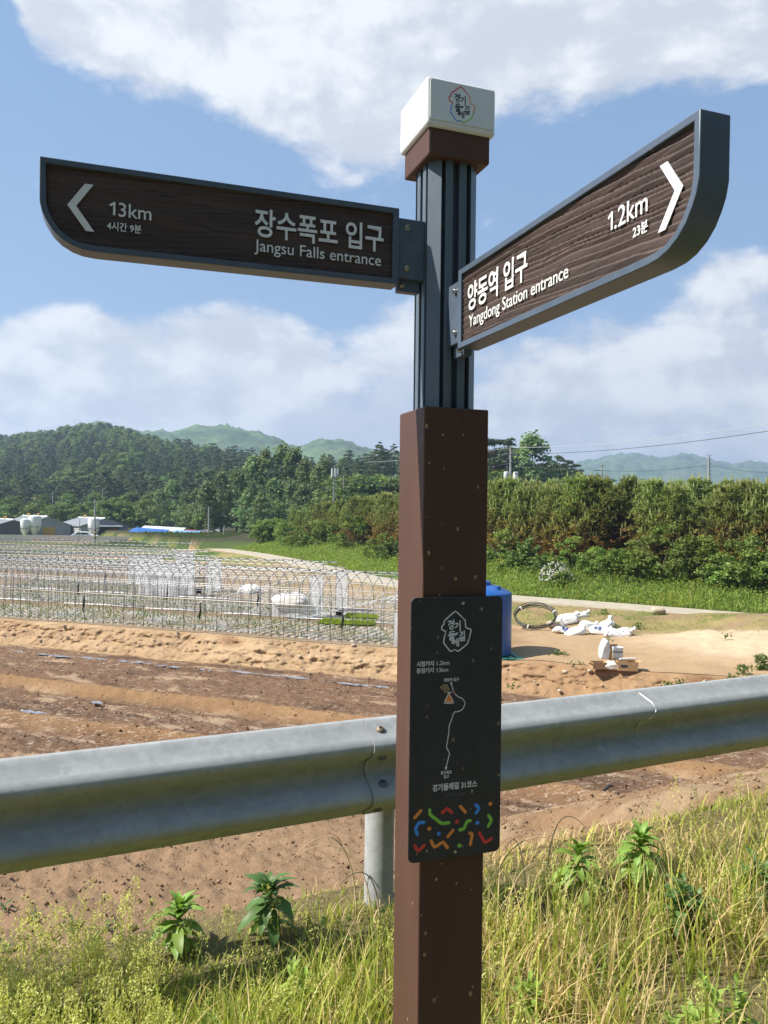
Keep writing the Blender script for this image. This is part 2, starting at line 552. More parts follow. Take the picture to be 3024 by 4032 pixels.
MAT['film'] = film('greenhouse vinyl', (.84, .85, .86), .78)
MAT['cloth'] = material('white sheet cloth', (.78, .76, .72), (.66, .63, .58), 3, rough=.8)
MAT['tank'] = material('blue moulded plastic', (.010, .080, .29), (.012, .10, .35), 2, rough=.38)
MAT['pallet'] = material('green plastic pallet', (.02, .14, .10), (.03, .18, .12), 5, rough=.6)
MAT['hose'] = material('black poly pipe', (.016, .016, .018), (.03, .03, .033), 8, rough=.4)
MAT['sack'] = material('woven white sack', (.78, .77, .74), (.68, .67, .64), 8, rough=.75, c3=(.40, .36, .30), s3=5, t3=(.66, .8))
MAT['sackprint'] = material('blue sack print', (.10, .15, .38), rough=.7)
MAT['card'] = material('corrugated cardboard', (.42, .27, .14), (.36, .22, .11), 6, rough=.85)
MAT['bin'] = material('black plastic tub', (.014, .014, .016), rough=.5)
MAT['mat_green'] = foliage('seedling tray green', [(.20, .36, .035), (.28, .42, .06)], vary=.05, nscale=6)
MAT['mulch'] = material('silver mulch film', (.55, .57, .62), (.30, .31, .35), 9, rough=.22, metal=.55, bump=.8, bscale=14, bdist=.05)
MAT['concrete'] = material('pale concrete', (.42, .37, .28), (.35, .30, .22), 1.5, rough=.9, coords='World', bump=.3, bscale=20)
MAT['wallc'] = material('whitewashed wall', (.40, .385, .35), (.34, .325, .29), .6, rough=.9, coords='World')
MAT['pole_c'] = material('concrete utility pole', (.36, .35, .33), (.28, .27, .25), 4, rough=.9)
MAT['cable'] = material('dark cable', (.03, .03, .032), rough=.6)
MAT['cable_l'] = material('light aluminium cable', (.55, .55, .55), rough=.5, metal=.3)
MAT['bark'] = material('bark', (.075, .055, .04), (.12, .09, .065), 9, rough=.95, stretch=(1, 1, .2))
MAT['bark_p'] = material('red pine bark', (.13, .07, .045), (.09, .055, .04), 9, rough=.95, stretch=(1, 1, .2))

# ------------------------------------------------------------------ the lie of the land
G = 1.5 - 4.77          # greenhouse terrace
F = -4.17               # ploughed field
BKX = np.array([-200., -60., -40., -17.2, .25, 4.0, 6.6, 8.2, 10.3, 16, 25, 60, 120])
BKY = np.array([105., 52.1, 44.2, 35.2, 28.5, 26.8, 25.2, 24.3, 23.6, 21.8, 19.5, 10, 0])


def ybank(x):
    x = np.asarray(x, float)
    return (np.interp(x - 1.2, BKX, BKY) + np.interp(x, BKX, BKY) + np.interp(x + 1.2, BKX, BKY)) / 3


U2 = np.array([.935, -.354]); V2 = np.array([.354, .935])       # along / across the greenhouses
B0 = np.array([.25, 28.95])                                      # near base line of the first greenhouse passes here


def uv(u, v):
    p = B0 + U2 * u + V2 * v
    return float(p[0]), float(p[1])


PATHP = [gnd(x, y, G + .45) for x, y in ((1790, 1349), (1659, 1338), (1400, 1317), (1240, 1304), (1085, 1293), (960, 1278), (858, 1264), (760, 1243), (680, 1224), (600, 1206), (530, 1194), (465, 1186))]
PATHX = np.array([p.x for p in PATHP][::-1]); PATHY = np.array([p.y for p in PATHP][::-1])


def polydist(x, y, px, py):
    """distance to a polyline and signed side (positive = beyond it)"""
    best = np.full(np.shape(x), 1e9); side = np.zeros(np.shape(x))
    for i in range(len(px) - 1):
        ax, ay, bx, by = px[i], py[i], px[i + 1], py[i + 1]
        dx, dy = bx - ax, by - ay; L2 = dx * dx + dy * dy
        t = np.clip(((x - ax) * dx + (y - ay) * dy) / L2, 0, 1)
        d = np.hypot(x - ax - t * dx, y - ay - t * dy)
        s = dx * (y - ay) - dy * (x - ax)
        w = d < best
        best = np.where(w, d, best); side = np.where(w, np.sign(s), side)
    return best, side


def sstep(a, b, x):
    t = np.clip((x - a) / (b - a), 0, 1)
    return t * t * (3 - 2 * t)


HEAP = (17.5, 29.0)


def zterrace(x, y):
    x = np.asarray(x, float); y = np.asarray(y, float)
    d, s = polydist(x, y, PATHX, PATHY)
    sd = d * s                                     # >0 beyond the path
    right = sstep(-30, 4, x)
    slope = np.where(sd > -1.3, .45, .45 * sstep(-4.5, -1.3, sd) + 0)
    z = G + slope
    z = z + .95 * sstep(1.4, 7.5, sd)               # verge climbs to the grove
    z = z + .06 * fbm(x * .6, y * .6, 4, 3) + .10 * fbm(x * .22, y * .22, 3, 9) * sstep(0, 3, d)
    hx, hy = (x - HEAP[0]) / 6.3, (y - HEAP[1]) / 4.4
    h = np.exp(-(hx * hx + hy * hy) * 1.1)
    z = z + h * (1.15 + .50 * fbm(x * .9, y * .9, 4, 21) + .30 * fbm(x * 2.6, y * 2.6, 4, 5))
    z = z - .20 * np.exp(-(((x - 3.47) ** 2 + (y - 27.85) ** 2) / 3.2) ** 2)   # tank stands in a slight hollow
    # spoil pushed up against the path slope
    h2 = np.exp(-(((x - 9.6) / 2.0) ** 2 + ((y - 34.5) / 1.3) ** 2))
    z = z + h2 * .35
    return z


# hills: skyline table (photo x, tree-top y, ridge distance, foot distance, tree height)
HILL = np.array([(-900, 950, 640, 260, 11), (-300, 935, 620, 235, 11), (0, 940, 600, 222, 11), (100, 931, 580, 216, 11), (190, 917, 560, 210, 11), (260, 924, 540, 205, 11),
                 (330, 944, 500, 200, 11), (430, 966, 450, 190, 11), (520, 976, 400, 180, 11), (620, 984, 340, 172, 11), (740, 972, 280, 160, 11), (800, 960, 255, 152, 11),
                 (860, 957, 240, 147, 11), (960, 955, 225, 142, 11), (1060, 962, 215, 138, 11), (1180, 988, 200, 134, 10), (1250, 1015, 190, 130, 9), (1350, 1080, 185, 128, 8), (1500, 1118, 185, 128, 6)], float)
H_T = (HILL[:, 0] - 830) / 1715
H_R, H_F = HILL[:, 2], HILL[:, 3]
H_Z = EYE + (1112 + .0122 * (HILL[:, 0] - 830) - HILL[:, 1]) / 1715 * HILL[:, 2] - HILL[:, 4]


def zhill(x, y):
    x = np.asarray(x, float); y = np.asarray(y, float)
    t = x / np.maximum(y, 1)
    r, f, z = np.interp(t, H_T, H_R), np.interp(t, H_T, H_F), np.interp(t, H_T, H_Z)
    z = np.maximum(z, G + 1.0)
    k = np.clip((y - f) / (r - f), 0, None)
    up_ = np.where(k < 1, .5 * k + .5 * k * k * (3 - 2 * k), 1 - .55 * np.clip(k - 1, 0, 1.6) ** 1.3)
    bumps = fbm(x / 90, y / 90, 3, 31) * .30
    return G + (z - G) * np.clip(up_ + bumps * k * np.clip(1.15 - k, 0, 1) * 1.2, -.02, None)


RAILD = np.array([.9, .437]); RAILN = np.array([-.437, .9])      # along the guardrail, and outwards from the road
RAIL0 = np.array([.016, 2.97])


def zverge(x, y):
    """road verge and the embankment below the guardrail"""
    x = np.asarray(x, float); y = np.asarray(y, float)
    t = (x - RAIL0[0]) * RAILD[0] + (y - RAIL0[1]) * RAILD[1]
    s = (x - RAIL0[0]) * RAILN[0] + (y - RAIL0[1]) * RAILN[1]
    k = .74 - .30 * sstep(0.5, 6, t)
    z = -k * np.clip(s - .28, 0, None) + .10 * np.exp(-((s - .3) / .3) ** 2) * 0
    rough = sstep(.1, 1.2, s)
    z = z + rough * (.20 * fbm(x * .8, y * .8, 4, 51) + .13 * fbm(x * 2.6, y * 2.6, 4, 52) + .10 * np.abs(fbm(x * 6, y * 6, 3, 54))) + .03 * fbm(x * 5, y * 5, 3, 53)
    # small washed-out gully on the right
    g = np.exp(-((t - 4.9 - .25 * (s - 4)) / .28) ** 2) * sstep(2.2, 3.2, s) * (1 - sstep(6, 7, s))
    return z - .35 * g, s, t


def earth_colors(base, n):
    return np.tile(np.array(base, np.float32), (n, 1))


def lerp(c, col, k):
    k = np.clip(np.asarray(k), 0, 1)[:, None]
    return c * (1 - k) + np.array(col, np.float32) * k


TAN = (.43, .29, .165); BROWN = (.175, .102, .060); DRY = (.30, .195, .115); SAND = (.58, .44, .285); DIRT = (.43, .295, .165)
DRYGRASS = (.30, .24, .10); GREEN = (.08, .12, .025); YGREEN = (.19, .22, .045)

# far plain, reaching past the hills
far_v = []
R_ = np.concatenate([[2.0], np.geomspace(30, 4200, 40)]); A_ = np.linspace(0, 2 * math.pi, 73)
rr, aa = np.meshgrid(R_, A_)
vx, vy = rr * np.sin(aa), rr * np.cos(aa)
vv = np.stack([vx.ravel(), vy.ravel(), -5.2 + (G - .15 + 5.2) * sstep(95, 150, rr.ravel())], 1)
link('ground', npmesh('ground', vv, grid(len(R_), len(A_)), MAT['ground'], col=earth_colors((.10, .13, .045), len(vv))))
COL.objects['ground']['kind'] = 'structure'

# ploughed field in front of the bank
xs = np.concatenate([np.arange(-64, -30, .5), np.arange(-30, 18, .085), np.arange(18, 60, .5)])
ws = np.concatenate([np.arange(-.4, 14, .075), np.arange(14, 24, .06), np.arange(24, 40, .5)])
X_, W_ = np.meshgrid(xs, ws)
Y_ = ybank(X_) - 1.0 - W_
wob = W_ + .35 * fbm(X_ * .12, W_ * .3, 3, 61)
ridge = lambda c, s, a: a * np.exp(-((wob - c) / s) ** 2)
Z_ = F + ridge(6.2, .38, .20) + ridge(9.7, .34, .16) + ridge(1.9, .25, .05) - ridge(6.95, .4, .08) - ridge(10.3, .4, .06) + ridge(13.2, .4, .1)
Z_ = Z_ + .05 * np.sin(wob * 4.6) * sstep(.5, 2, W_) + .05 * np.abs(np.sin(wob * 2.9 + .6 * fbm(X_ * .4, W_, 2, 66))) * sstep(11, 13, W_)
Z_ = Z_ + .10 * fbm(X_ * .5, W_ * .9, 4, 62) + .085 * fbm(X_ * 2.6, W_ * 2.9, 4, 63) + .13 * np.abs(fbm(X_ * 5.0, W_ * 5.0, 3, 64)) * (1 + 1.1 * sstep(10, 14, W_)) + .05 * fbm(X_ * 9, W_ * 9, 2, 65) * (1 + sstep(10, 14, W_))
n = X_.size
c = earth_colors(BROWN, n); w1 = W_.ravel(); x1 = X_.ravel(); wb = wob.ravel()
pale = fbm(x1 * .9, w1 * 3.2, 4, 71, .6)
c = lerp(c, (.40, .28, .18), sstep(.10, .20, pale) * (1 - sstep(12, 15, w1)) * .85)
c = lerp(c, (.095, .054, .034), sstep(.08, .2, fbm(x1 * .5, w1 * 1.6, 4, 72)) * .7 * (1 - sstep(12, 15, w1)))
c = lerp(c, (.32, .19, .09), np.exp(-((wb - 6.25) / .5) ** 2) * .85)
c = lerp(c, (.30, .175, .085), np.exp(-((wb - 9.75) / .45) ** 2) * .8)
c = lerp(c, DRY, sstep(11.0, 14.5, w1 + 1.5 * fbm(x1 * .3, w1 * .3, 3, 73)))
c = lerp(c, TAN, (1 - sstep(.0, .5, w1 + .4 * fbm(x1, w1, 3, 74))))
fleck = sstep(.3, 1.0, w1) * (1 - sstep(11, 15, w1)) * np.clip(.55 + 1.6 * fbm(x1 * .15, w1 * .35, 3, 75), .05, 1) * (1 - .8 * np.exp(-((wb - 6.25) / .5) ** 2))
c = np.concatenate([c, (1 - fleck)[:, None]], 1)
link('field', npmesh('field', np.stack([X_.ravel(), Y_.ravel(), Z_.ravel()], 1), grid(len(xs), len(ws)), MAT['ground'], col=c, smooth=True))['kind'] = 'structure'

# the cut bank between field and terrace
xs = np.concatenate([np.arange(-64, -30, .4), np.arange(-30, 18, .07), np.arange(18, 60, .4)])
ts = np.linspace(0, 1, 34)
X_, T_ = np.meshgrid(xs, ts)
lump = fbm(X_ * .9, T_ * 2.2, 4, 81); crum = fbm(X_ * 3.5, T_ * 5, 4, 82)
yb = ybank(X_)
prof = 1.05 * (1 - T_) ** 1.3
Y_ = yb - prof - (.52 * lump + .40 * np.abs(crum) + .22 * fbm(X_ * 9, T_ * 12, 3, 83) + .07 * np.abs(np.sin(T_ * 9 + 3 * fbm(X_ * .8, T_, 3, 86)))) * np.sin(np.pi * np.clip(T_ * .93 + .04, 0, 1)) ** .6
Z_ = F - .06 + (G + .035 - F + .06) * T_ ** .9 + .10 * lump * np.sin(np.pi * T_) + .06 * fbm(X_ * 1.5, X_ * 0, 3, 84) * (T_ > .9)
Z_[-3] = zterrace(X_[-3], yb[-3]) - .06; Z_[-2] = zterrace(X_[-2], yb[-2] + .02) + .0; Y_[-2] = yb[-2] + .02
Y_[-1] = yb[-1] + .45; Z_[-1] = zterrace(X_[-1], Y_[-1]) - .05
c = earth_colors(TAN, X_.size)
c = lerp(c, (.50, .345, .20), sstep(.02, .2, lump.ravel()) * .8)
c = lerp(c, (.29, .16, .08), sstep(.05, .22, fbm(X_.ravel() * .5, T_.ravel() * 1.5, 4, 85)) * sstep(.45, .75, T_.ravel()))
c = lerp(c, (.30, .165, .08), sstep(2, 5, X_.ravel()) * .5)
link('bank', npmesh('bank', np.stack([X_.ravel(), Y_.ravel(), Z_.ravel()], 1), grid(len(xs), len(ts)), MAT['ground'], col=c, smooth=True))['kind'] = 'structure'

# terrace with greenhouses, tank yard, sand heap and the verge up to the grove
xs = np.concatenate([np.arange(-120, -30, 1.2), np.arange(-30, -1, .25), np.arange(-1, 26, .10), np.arange(26, 90, 1.0)])
ws = np.concatenate([np.arange(.15, 20, .11), np.arange(20, 45, .3), np.arange(45, 140, 1.2)])
X_, W_ = np.meshgrid(xs, ws)
Y_ = ybank(X_) + W_
Z_ = zterrace(X_, Y_)
x1, y1 = X_.ravel(), Y_.ravel()
d, s = polydist(x1, y1, PATHX, PATHY); sd = d * s
c = earth_colors(DIRT, len(x1))
c = lerp(c, (.26, .155, .08), sstep(.0, .16, fbm(x1 * .25, y1 * .35, 4, 91)) * .55)
c = lerp(c, (.42, .30, .18), sstep(.06, .2, fbm(x1 * .5, y1 * .9, 4, 98)) * .6)
hx, hy = (x1 - HEAP[0]) / 6.6, (y1 - HEAP[1]) / 4.6
c = lerp(c, SAND, sstep(.10, .34, np.exp(-(hx * hx + hy * hy) * 1.1) + .12 * fbm(x1 * .7, y1 * .7, 4, 92)))
uu = (x1 - B0[0]) * U2[0] + (y1 - B0[1]) * U2[1]; vv_ = (x1 - B0[0]) * V2[0] + (y1 - B0[1]) * V2[1]
inside = (vv_ > -.4) & (vv_ < 33) & (uu < 1.2 - .06 * vv_)
c = lerp(c, (.30, .23, .155), inside * .75)
gz = sstep(-6.5, -5.0, sd + 1.2 * fbm(x1 * .4, y1 * .4, 4, 93)) * (~inside)
c = lerp(c, (.30, .21, .115), gz)
c = lerp(c, DRYGRASS, gz * sstep(-.06, .10, fbm(x1 * .8, y1 * .8, 4, 94)))
c = lerp(c, (.15, .185, .045), gz * sstep(.04, .16, fbm(x1 * .9 + 9, y1 * .9, 4, 95)) * .8)
c = lerp(c, YGREEN, sstep(60, 66, y1) * (sd < -2) * sstep(-.12, .1, fbm(x1 * .1, y1 * .3, 3, 96)) * (~inside))
c = lerp(c, (.07, .12, .022), sstep(84, 88, y1) * (sd < -2) * sstep(.0, .1, np.sin(y1 * .8)))
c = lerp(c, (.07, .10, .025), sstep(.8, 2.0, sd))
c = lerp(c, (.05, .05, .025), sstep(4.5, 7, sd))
link('terrace', npmesh('terrace', np.stack([x1, y1, Z_.ravel()], 1), grid(len(xs), len(ws)), MAT['ground'], col=c, smooth=True))['kind'] = 'structure'

# the concrete farm path
pv, tt = [], 0.0
PX, PY = [], []
for i in range(len(PATHX) - 1):
    for k in range(12):
        PX.append(PATHX[i] + (PATHX[i + 1] - PATHX[i]) * k / 12); PY.append(PATHY[i] + (PATHY[i + 1] - PATHY[i]) * k / 12)
PX, PY = np.array(PX), np.array(PY)
PX = np.convolve(np.pad(PX, 6, 'edge'), np.ones(13) / 13, 'valid'); PY = np.convolve(np.pad(PY, 6, 'edge'), np.ones(13) / 13, 'valid')
tx, ty = np.gradient(PX), np.gradient(PY); ln = np.hypot(tx, ty); tx /= ln; ty /= ln
mb = MB()
ofs = (-1.25, -1.2, 1.2, 1.25)
rows = []
for i in range(len(PX)):
    for o, zz in zip(ofs, (.30, .53, .53, .30)):
        mb.v.append((PX[i] - ty[i] * o, PY[i] + tx[i] * o, G + zz))
for i in range(len(PX) - 1):
    for k in range(3):
        mb.f.append([i * 4 + k, (i + 1) * 4 + k, (i + 1) * 4 + k + 1, i * 4 + k + 1][::-1]); mb.mi.append(0)
mb.build('path', MAT['concrete'])['kind'] = 'structure'

# road verge and embankment
ss = np.concatenate([np.arange(-7, -1.5, .4), np.arange(-1.5, 9.5, .055)]); ts = np.concatenate([np.arange(-30, -6, .6), np.arange(-6, 12, .055), np.arange(12, 40, .6)])
S_, T_ = np.meshgrid(ss, ts)
X_ = RAIL0[0] + RAILD[0] * T_ + RAILN[0] * S_; Y_ = RAIL0[1] + RAILD[1] * T_ + RAILN[1] * S_
Z_, _, _ = zverge(X_, Y_)
x1, y1, s1, t1 = X_.ravel(), Y_.ravel(), S_.ravel(), T_.ravel()
c = earth_colors((.29, .18, .098), len(x1))
c = lerp(c, (.20, .12, .066), sstep(.02, .18, fbm(x1 * .7, y1 * .7, 4, 101)) * .7)
c = lerp(c, (.42, .30, .18), sstep(2, 6, t1) * sstep(-.1, .12, fbm(x1 * 1.3, y1 * 1.3, 4, 102)) * .75)
c = lerp(c, DRY, (1 - sstep(-2, 3, t1)) * .8)
c = lerp(c, (.20, .17, .075), (1 - sstep(.0, .7, s1 + .4 * fbm(x1, y1, 3, 103))))
link('embankment', npmesh('embankment', np.stack([x1, y1, Z_.ravel()], 1), grid(len(ss), len(ts)), MAT['ground'], col=c, smooth=True))['kind'] = 'structure'

# hills
MAT['hill'] = material('forest floor', (.04, .06, .022), (.065, .085, .03), .05, rough=1, coords='World')
ta = np.concatenate([np.linspace(-1.2, .5, 150)]); ka = np.concatenate([np.linspace(-.15, 1, 70), np.linspace(1.03, 2.2, 30)])
TA, KA = np.meshgrid(ta, ka)
f_, r_ = np.interp(TA, H_T, H_F), np.interp(TA, H_T, H_R)
Y_ = f_ + (r_ - f_) * KA; X_ = TA * Y_
Z_ = zhill(X_, Y_) - .02
link('hill', npmesh('hill', np.stack([X_.ravel(), Y_.ravel(), Z_.ravel()], 1), grid(len(ta), len(ka)), MAT['hill'], smooth=True))['kind'] = 'structure'

MAT['mount'] = material('wooded mountain', (.035, .075, .026), (.095, .150, .050), .012, rough=1, coords='World', c3=(.085, .12, .045), s3=.004, t3=(.5, .62), detail=8)


def mountain(name, tab, foot, seed, cell, bump):
    tab = np.array(tab, float)
    T0 = (tab[:, 0] - 830) / 1715
    ZZ = EYE + (1112 + .0122 * (tab[:, 0] - 830) - tab[:, 1]) / 1715 * tab[:, 2]
    ta = np.arange(T0[0], T0[-1], cell / tab[:, 2].mean()); ka = np.linspace(0, 1.5, 130)
    TA, KA = np.meshgrid(ta, ka)
    R = np.interp(TA, T0, tab[:, 2]); Y = foot + (R - foot) * KA; X = TA * Y
    z = np.interp(TA, T0, ZZ)
    sp = fbm(X / 160, Y / 160, 4, seed)
    k = np.where(KA < 1, .35 * KA + .65 * KA * KA * (3 - 2 * KA), 1 - (KA - 1) * .9)
    Z = G + (z - G) * (k + sp * .55 * KA * np.clip(1.0 - KA, 0, 1)) + bump * (fbm(X / 13, Y / 13, 3, seed + 5) + .35 * fbm(X / 300, Y / 9, 2, seed + 9)) * np.clip(KA * 3, 0, 1)
    return tag(link(name, npmesh(name, np.stack([X.ravel(), Y.ravel(), Z.ravel()], 1), grid(len(ta), len(ka)), MAT['mount'], smooth=False)), kind='structure')


mountain('mountain', [(0, 970, 1250), (150, 925, 1250), (210, 914, 1250), (300, 936, 1250), (380, 933, 1250), (430, 926, 1250), (490, 924, 1250), (540, 932, 1250), (600, 953, 1250), (640, 970, 1250), (665, 962, 1250), (690, 953, 1250), (740, 955, 1250), (800, 975, 1250), (1000, 1010, 1250)], 620, 131, 5, 17)
mountain('mountain', [(900, 1040, 2600), (1180, 1012, 2600), (1250, 999, 2600), (1300, 990, 2600), (1335, 982, 2600), (1365, 980, 2600), (1400, 986, 2600), (1430, 993, 2600), (1455, 986, 2600), (1480, 981, 2600), (1500, 985, 2600), (1540, 996, 2600), (1575, 1003, 2600), (1620, 1000, 2600), (1680, 1006, 2600), (1900, 1030, 2600)], 1300, 171, 8, 26)

# the road behind the viewer, and an unseen slope added across it for shade
MAT['asphalt'] = material('asphalt', (.045, .045, .047), (.06, .06, .06), 12, rough=.9, coords='World', bump=.5, bscale=120)
MAT['road_paint'] = material('white road paint', (.55, .55, .53), (.45, .45, .43), 9, rough=.7)


def road_strip(name, s0, s1, z, mat):
    tsr = np.linspace(-90, 90, 61)
    v = []
    for t in tsr:
        for s in (s0, s1): v.append((RAIL0[0] + RAILD[0] * t + RAILN[0] * s, RAIL0[1] + RAILD[1] * t + RAILN[1] * s, z))
    q = [[2 * i + 1, 2 * i, 2 * i + 2, 2 * i + 3] for i in range(60)]
    return tag(link(name, npmesh(name, v, q, mat)), kind='structure')


road_strip('road', -9.6, -3.4, .05, MAT['asphalt'])
road_strip('road_marking', -3.75, -3.62, .056, MAT['road_paint'])
road_strip('road_marking', -9.4, -9.27, .056, MAT['road_paint'])
ss = np.linspace(-75, -9.4, 50); ts = np.linspace(-110, 110, 90)
S_, T_ = np.meshgrid(ss, ts)
Z_ = np.clip((-S_ - 9.8) * .62, -.1, 1e9); Z_ = 17 * (1 - np.exp(-Z_ / 13)) + 1.2 * fbm(S_ / 9, T_ / 9, 3, 401) * sstep(0, 3, Z_)
X_ = RAIL0[0] + RAILD[0] * T_ + RAILN[0] * S_; Y_ = RAIL0[1] + RAILD[1] * T_ + RAILN[1] * S_
ADDED_HILL = (S_.ravel(), T_.ravel(), Z_.ravel())
link('hill', npmesh('hill', np.stack([X_.ravel(), Y_.ravel(), Z_.ravel()], 1), grid(len(ss), len(ts)), MAT['hill'], smooth=True))['kind'] = 'structure'  # added out of view to hold skylight off the faces towards the camera

# ------------------------------------------------------------------ the signpost
YW = .3392
E1 = Vector((math.cos(YW), math.sin(YW), 0)); E2 = Vector((-math.sin(YW), math.cos(YW), 0)); UPZ = Vector((0, 0, 1))
PO = Vector((.0829, 1.6686, 0))                 # front left corner of the post at the ground
PC = PO + .075 * E1 + .075 * E2                 # axis


def frame(o, ex, ez, ey):
    """matrix whose x runs along ex, y along ey (into the thing), z along ez"""
    m = Matrix((ex, ey, ez)).transposed().to_4x4()
    m.translation = o
    return m


sp = empty('signpost', PC)
tag(sp, 'brown fingerpost with two dark direction boards and a white cap', 'signpost')
bpy.context.view_layer.update()


def put(o, M, parent):
    """parent o, keeping the world matrix M"""
    o.parent = parent
    pm = Matrix.Identity(4)
    p = parent
    chain = []
    while p is not None:
        chain.append(p); p = p.parent
    for p in reversed(chain):
        pm = pm @ p.matrix_parent_inverse @ p.matrix_basis
    o.matrix_basis = pm.inverted() @ M
    return o


POSTM = frame(PC, E1, UPZ, E2)
mb = MB().box((0, 0, (1.7302 - .5) / 2), (.15, .15, 1.7302 + .5))
put(mb.build('post', MAT['post'], bevel=.003), POSTM, sp)

# fluted aluminium upper pole, one extrusion
h = .0585
out = []
fl = [(-.0465, .024), (-.016, .017), (.016, .017), (.0465, .024)]
for k in range(4):
    a = k * math.pi / 2; c_, s_ = math.cos(a), math.sin(a)
    side = []
    prev = None
    for cx, wd in fl:
        side += [(cx - wd / 2, -.038), (cx - wd / 2, -h), (cx + wd / 2, -h), (cx + wd / 2, -.038)]
    side = [p for p in side if abs(p[0]) < .058]
    side = [(x, y) for x, y in side if not (abs(x) > .057)]
    side[0:0] = [(-.0515, -h)] if side[0][1] != -h else []
    for x, y in side: out.append((x * c_ - y * s_, x * s_ + y * c_))
mb = MB().prism(out, 1.7302, 2.275)
put(mb.build('fluted_pole', MAT['pole'], bevel=.0012, segs=1), POSTM, sp)
mb = MB()
for zz in (1.82, 2.13):
    for sx in (-.0145 * 0 + .028, -.028):
        mb.lathe([(.0045, 0), (.0045, .004), (.003, .005)], (sx, -.039, zz), 10, axis=Matrix.Rotation(rad(90), 3, 'X'))
        mb.lathe([(.0045, 0), (.0045, .004), (.003, .005)], (-.039, sx, zz), 10, axis=Matrix.Rotation(rad(-90), 3, 'Y'))
put(mb.build('pole_screws', MAT['steel_bolt']), POSTM, sp)['kind'] = 'stuff'

# collar and cap
mb = MB().box((0, 0, 2.2945), (.144, .144, .063))
put(mb.build('collar', MAT['post'], bevel=.004), POSTM, sp)
capo = put(MB().box((0, 0, 2.373), (.1618, .1618, .104)).build('cap', MAT['white'], bevel=.008, segs=4), POSTM, sp)
rc = lambda x0, z0, x1, z1, r, n=5: [(cx + r * math.cos(a0 + math.pi / 2 * i / n), cz + r * math.sin(a0 + math.pi / 2 * i / n)) for cx, cz, a0 in ((x0 + r, z0 + r, math.pi), (x1 - r, z0 + r, 1.5 * math.pi), (x1 - r, z1 - r, 0), (x0 + r, z1 - r, .5 * math.pi)) for i in range(n + 1)]
FACE = Matrix.Rotation(rad(90), 4, 'X')         # prism drawn in x,z, extruded towards -y

CAPF = frame(PC - .0809 * E1 - .0809 * E2 + UPZ * 2.321, E1, UPZ, E2)
o = MB().prism(rc(.007, .0125, .1535, .0975, .006), 0, .0018, FACE).build('cap_plate', MAT['white'], bevel=.0006)
put(o, CAPF, capo)


class Plane:
    """a face of the sign: photo position -> its own x,z"""
    def __init__(s, O, ex):
        s.O = O; s.e = ex; s.n = ex.cross(UPZ)

    def __call__(s, px, py):
        r = ray(px, py); c = Vector((0, 0, EYE))
        t = (s.O - c).dot(s.n) / r.dot(s.n)
        p = c + r * t - s.O
        return p.dot(s.e), p.z


def strokes(name, lines, r, M, y, mat, parent, thick=.0006, dots=()):
    mb = MB()
    for L in lines:
        pts = [Vector((x, y, z)) for x, z in L]
        fine = [pts[0]]
        for a, b in zip(pts[:-1], pts[1:]):
            fine.append(a.lerp(b, .25)); fine.append(a.lerp(b, .75)); fine.append(b)
        # soften the corners a little
        sm = [fine[0]] + [(fine[i - 1] + fine[i] * 6 + fine[i + 1]) / 8 for i in range(1, len(fine) - 1)] + [fine[-1]]
        t0 = (sm[0] - sm[1]).normalized(); t1 = (sm[-1] - sm[-2]).normalized()
        sm = [sm[0] + t0 * r * .9, sm[0] + t0 * r * .5] + sm + [sm[-1] + t1 * r * .5, sm[-1] + t1 * r * .9]
        mb.tube(sm, [r * .3, r * .85] + [r] * (len(sm) - 4) + [r * .85, r * .3], 8, flat=(0, 1, 0))
    for x, z, q in dots:
        mb.lathe([(q, 0), (q, thick)], (x, y, z), 12, axis=Matrix.Rotation(rad(90), 3, 'X'))
    mb.v = [(vx, y + max(min(vy - y, 0), -1) * (thick / max(r, 1e-5)) if vy < y else y + .0001, vz) if lines else (vx, vy, vz) for vx, vy, vz in mb.v]
    return put(mb.build(name, mat), M, parent)


zK = lambda x, y: (1550 + x / 3.687, 280 + y / 3.687)
CP = Plane(PC - .0809 * E1 - .0809 * E2 + UPZ * 2.321, E1)
k2 = lambda L: [CP(*zK(*p)) for p in L]
OUT = {'red': [(1052, 322), (975, 228), (832, 322), (825, 370), (798, 385), (800, 430), (850, 462)], 'orange': [(1080, 360), (1100, 380), (1105, 475), (1180, 520), (1160, 588)],
       'green': [(1150, 628), (1130, 690), (1010, 757), (982, 738)], 'blue': [(943, 728), (910, 735), (820, 600), (840, 500)]}
DOTS = [(1065, 341), (846, 481), (1157, 607), (963, 726)]
circ = [(925 + 21 * math.cos(a), 431 + 21 * math.sin(a)) for a in np.linspace(0, 2 * math.pi, 13)]
GLYPH = [[(882, 343), (918, 345), (908, 372), (886, 390)], [(953, 338), (953, 402)], [(925, 362), (953, 364)], [(922, 383), (953, 386)], circ,
         [(972, 395), (1006, 397), (1000, 428), (972, 444)], [(1033, 372), (1034, 500)],
         [(956, 486), (902, 484), (902, 512), (956, 515)], [(882, 524), (955, 530), (975, 540), (1008, 520), (985, 519), (965, 532)], [(928, 528), (926, 546)],
         [(902, 551), (955, 556), (953, 573), (903, 570), (902, 588), (958, 592)],
         [(1037, 520), (1066, 522), (1060, 550), (1034, 562)], [(1087, 513), (1089, 575)], [(1042, 590), (1092, 590), (1092, 611), (1042, 610), (1040, 630), (1095, 633)],
         [(930, 600), (966, 602), (964, 620), (930, 618), (930, 637), (970, 641)], [(972, 622), (992, 624)], [(993, 595), (993, 684)], [(1038, 588), (1016, 596), (1014, 688)]]
for nme in OUT:
    strokes('emblem_outline', [k2(OUT[nme])], .00125, CAPF, -.0019, MAT[{'red': 'red', 'orange': 'orange', 'green': 'green', 'blue': 'blue'}[nme]], capo)
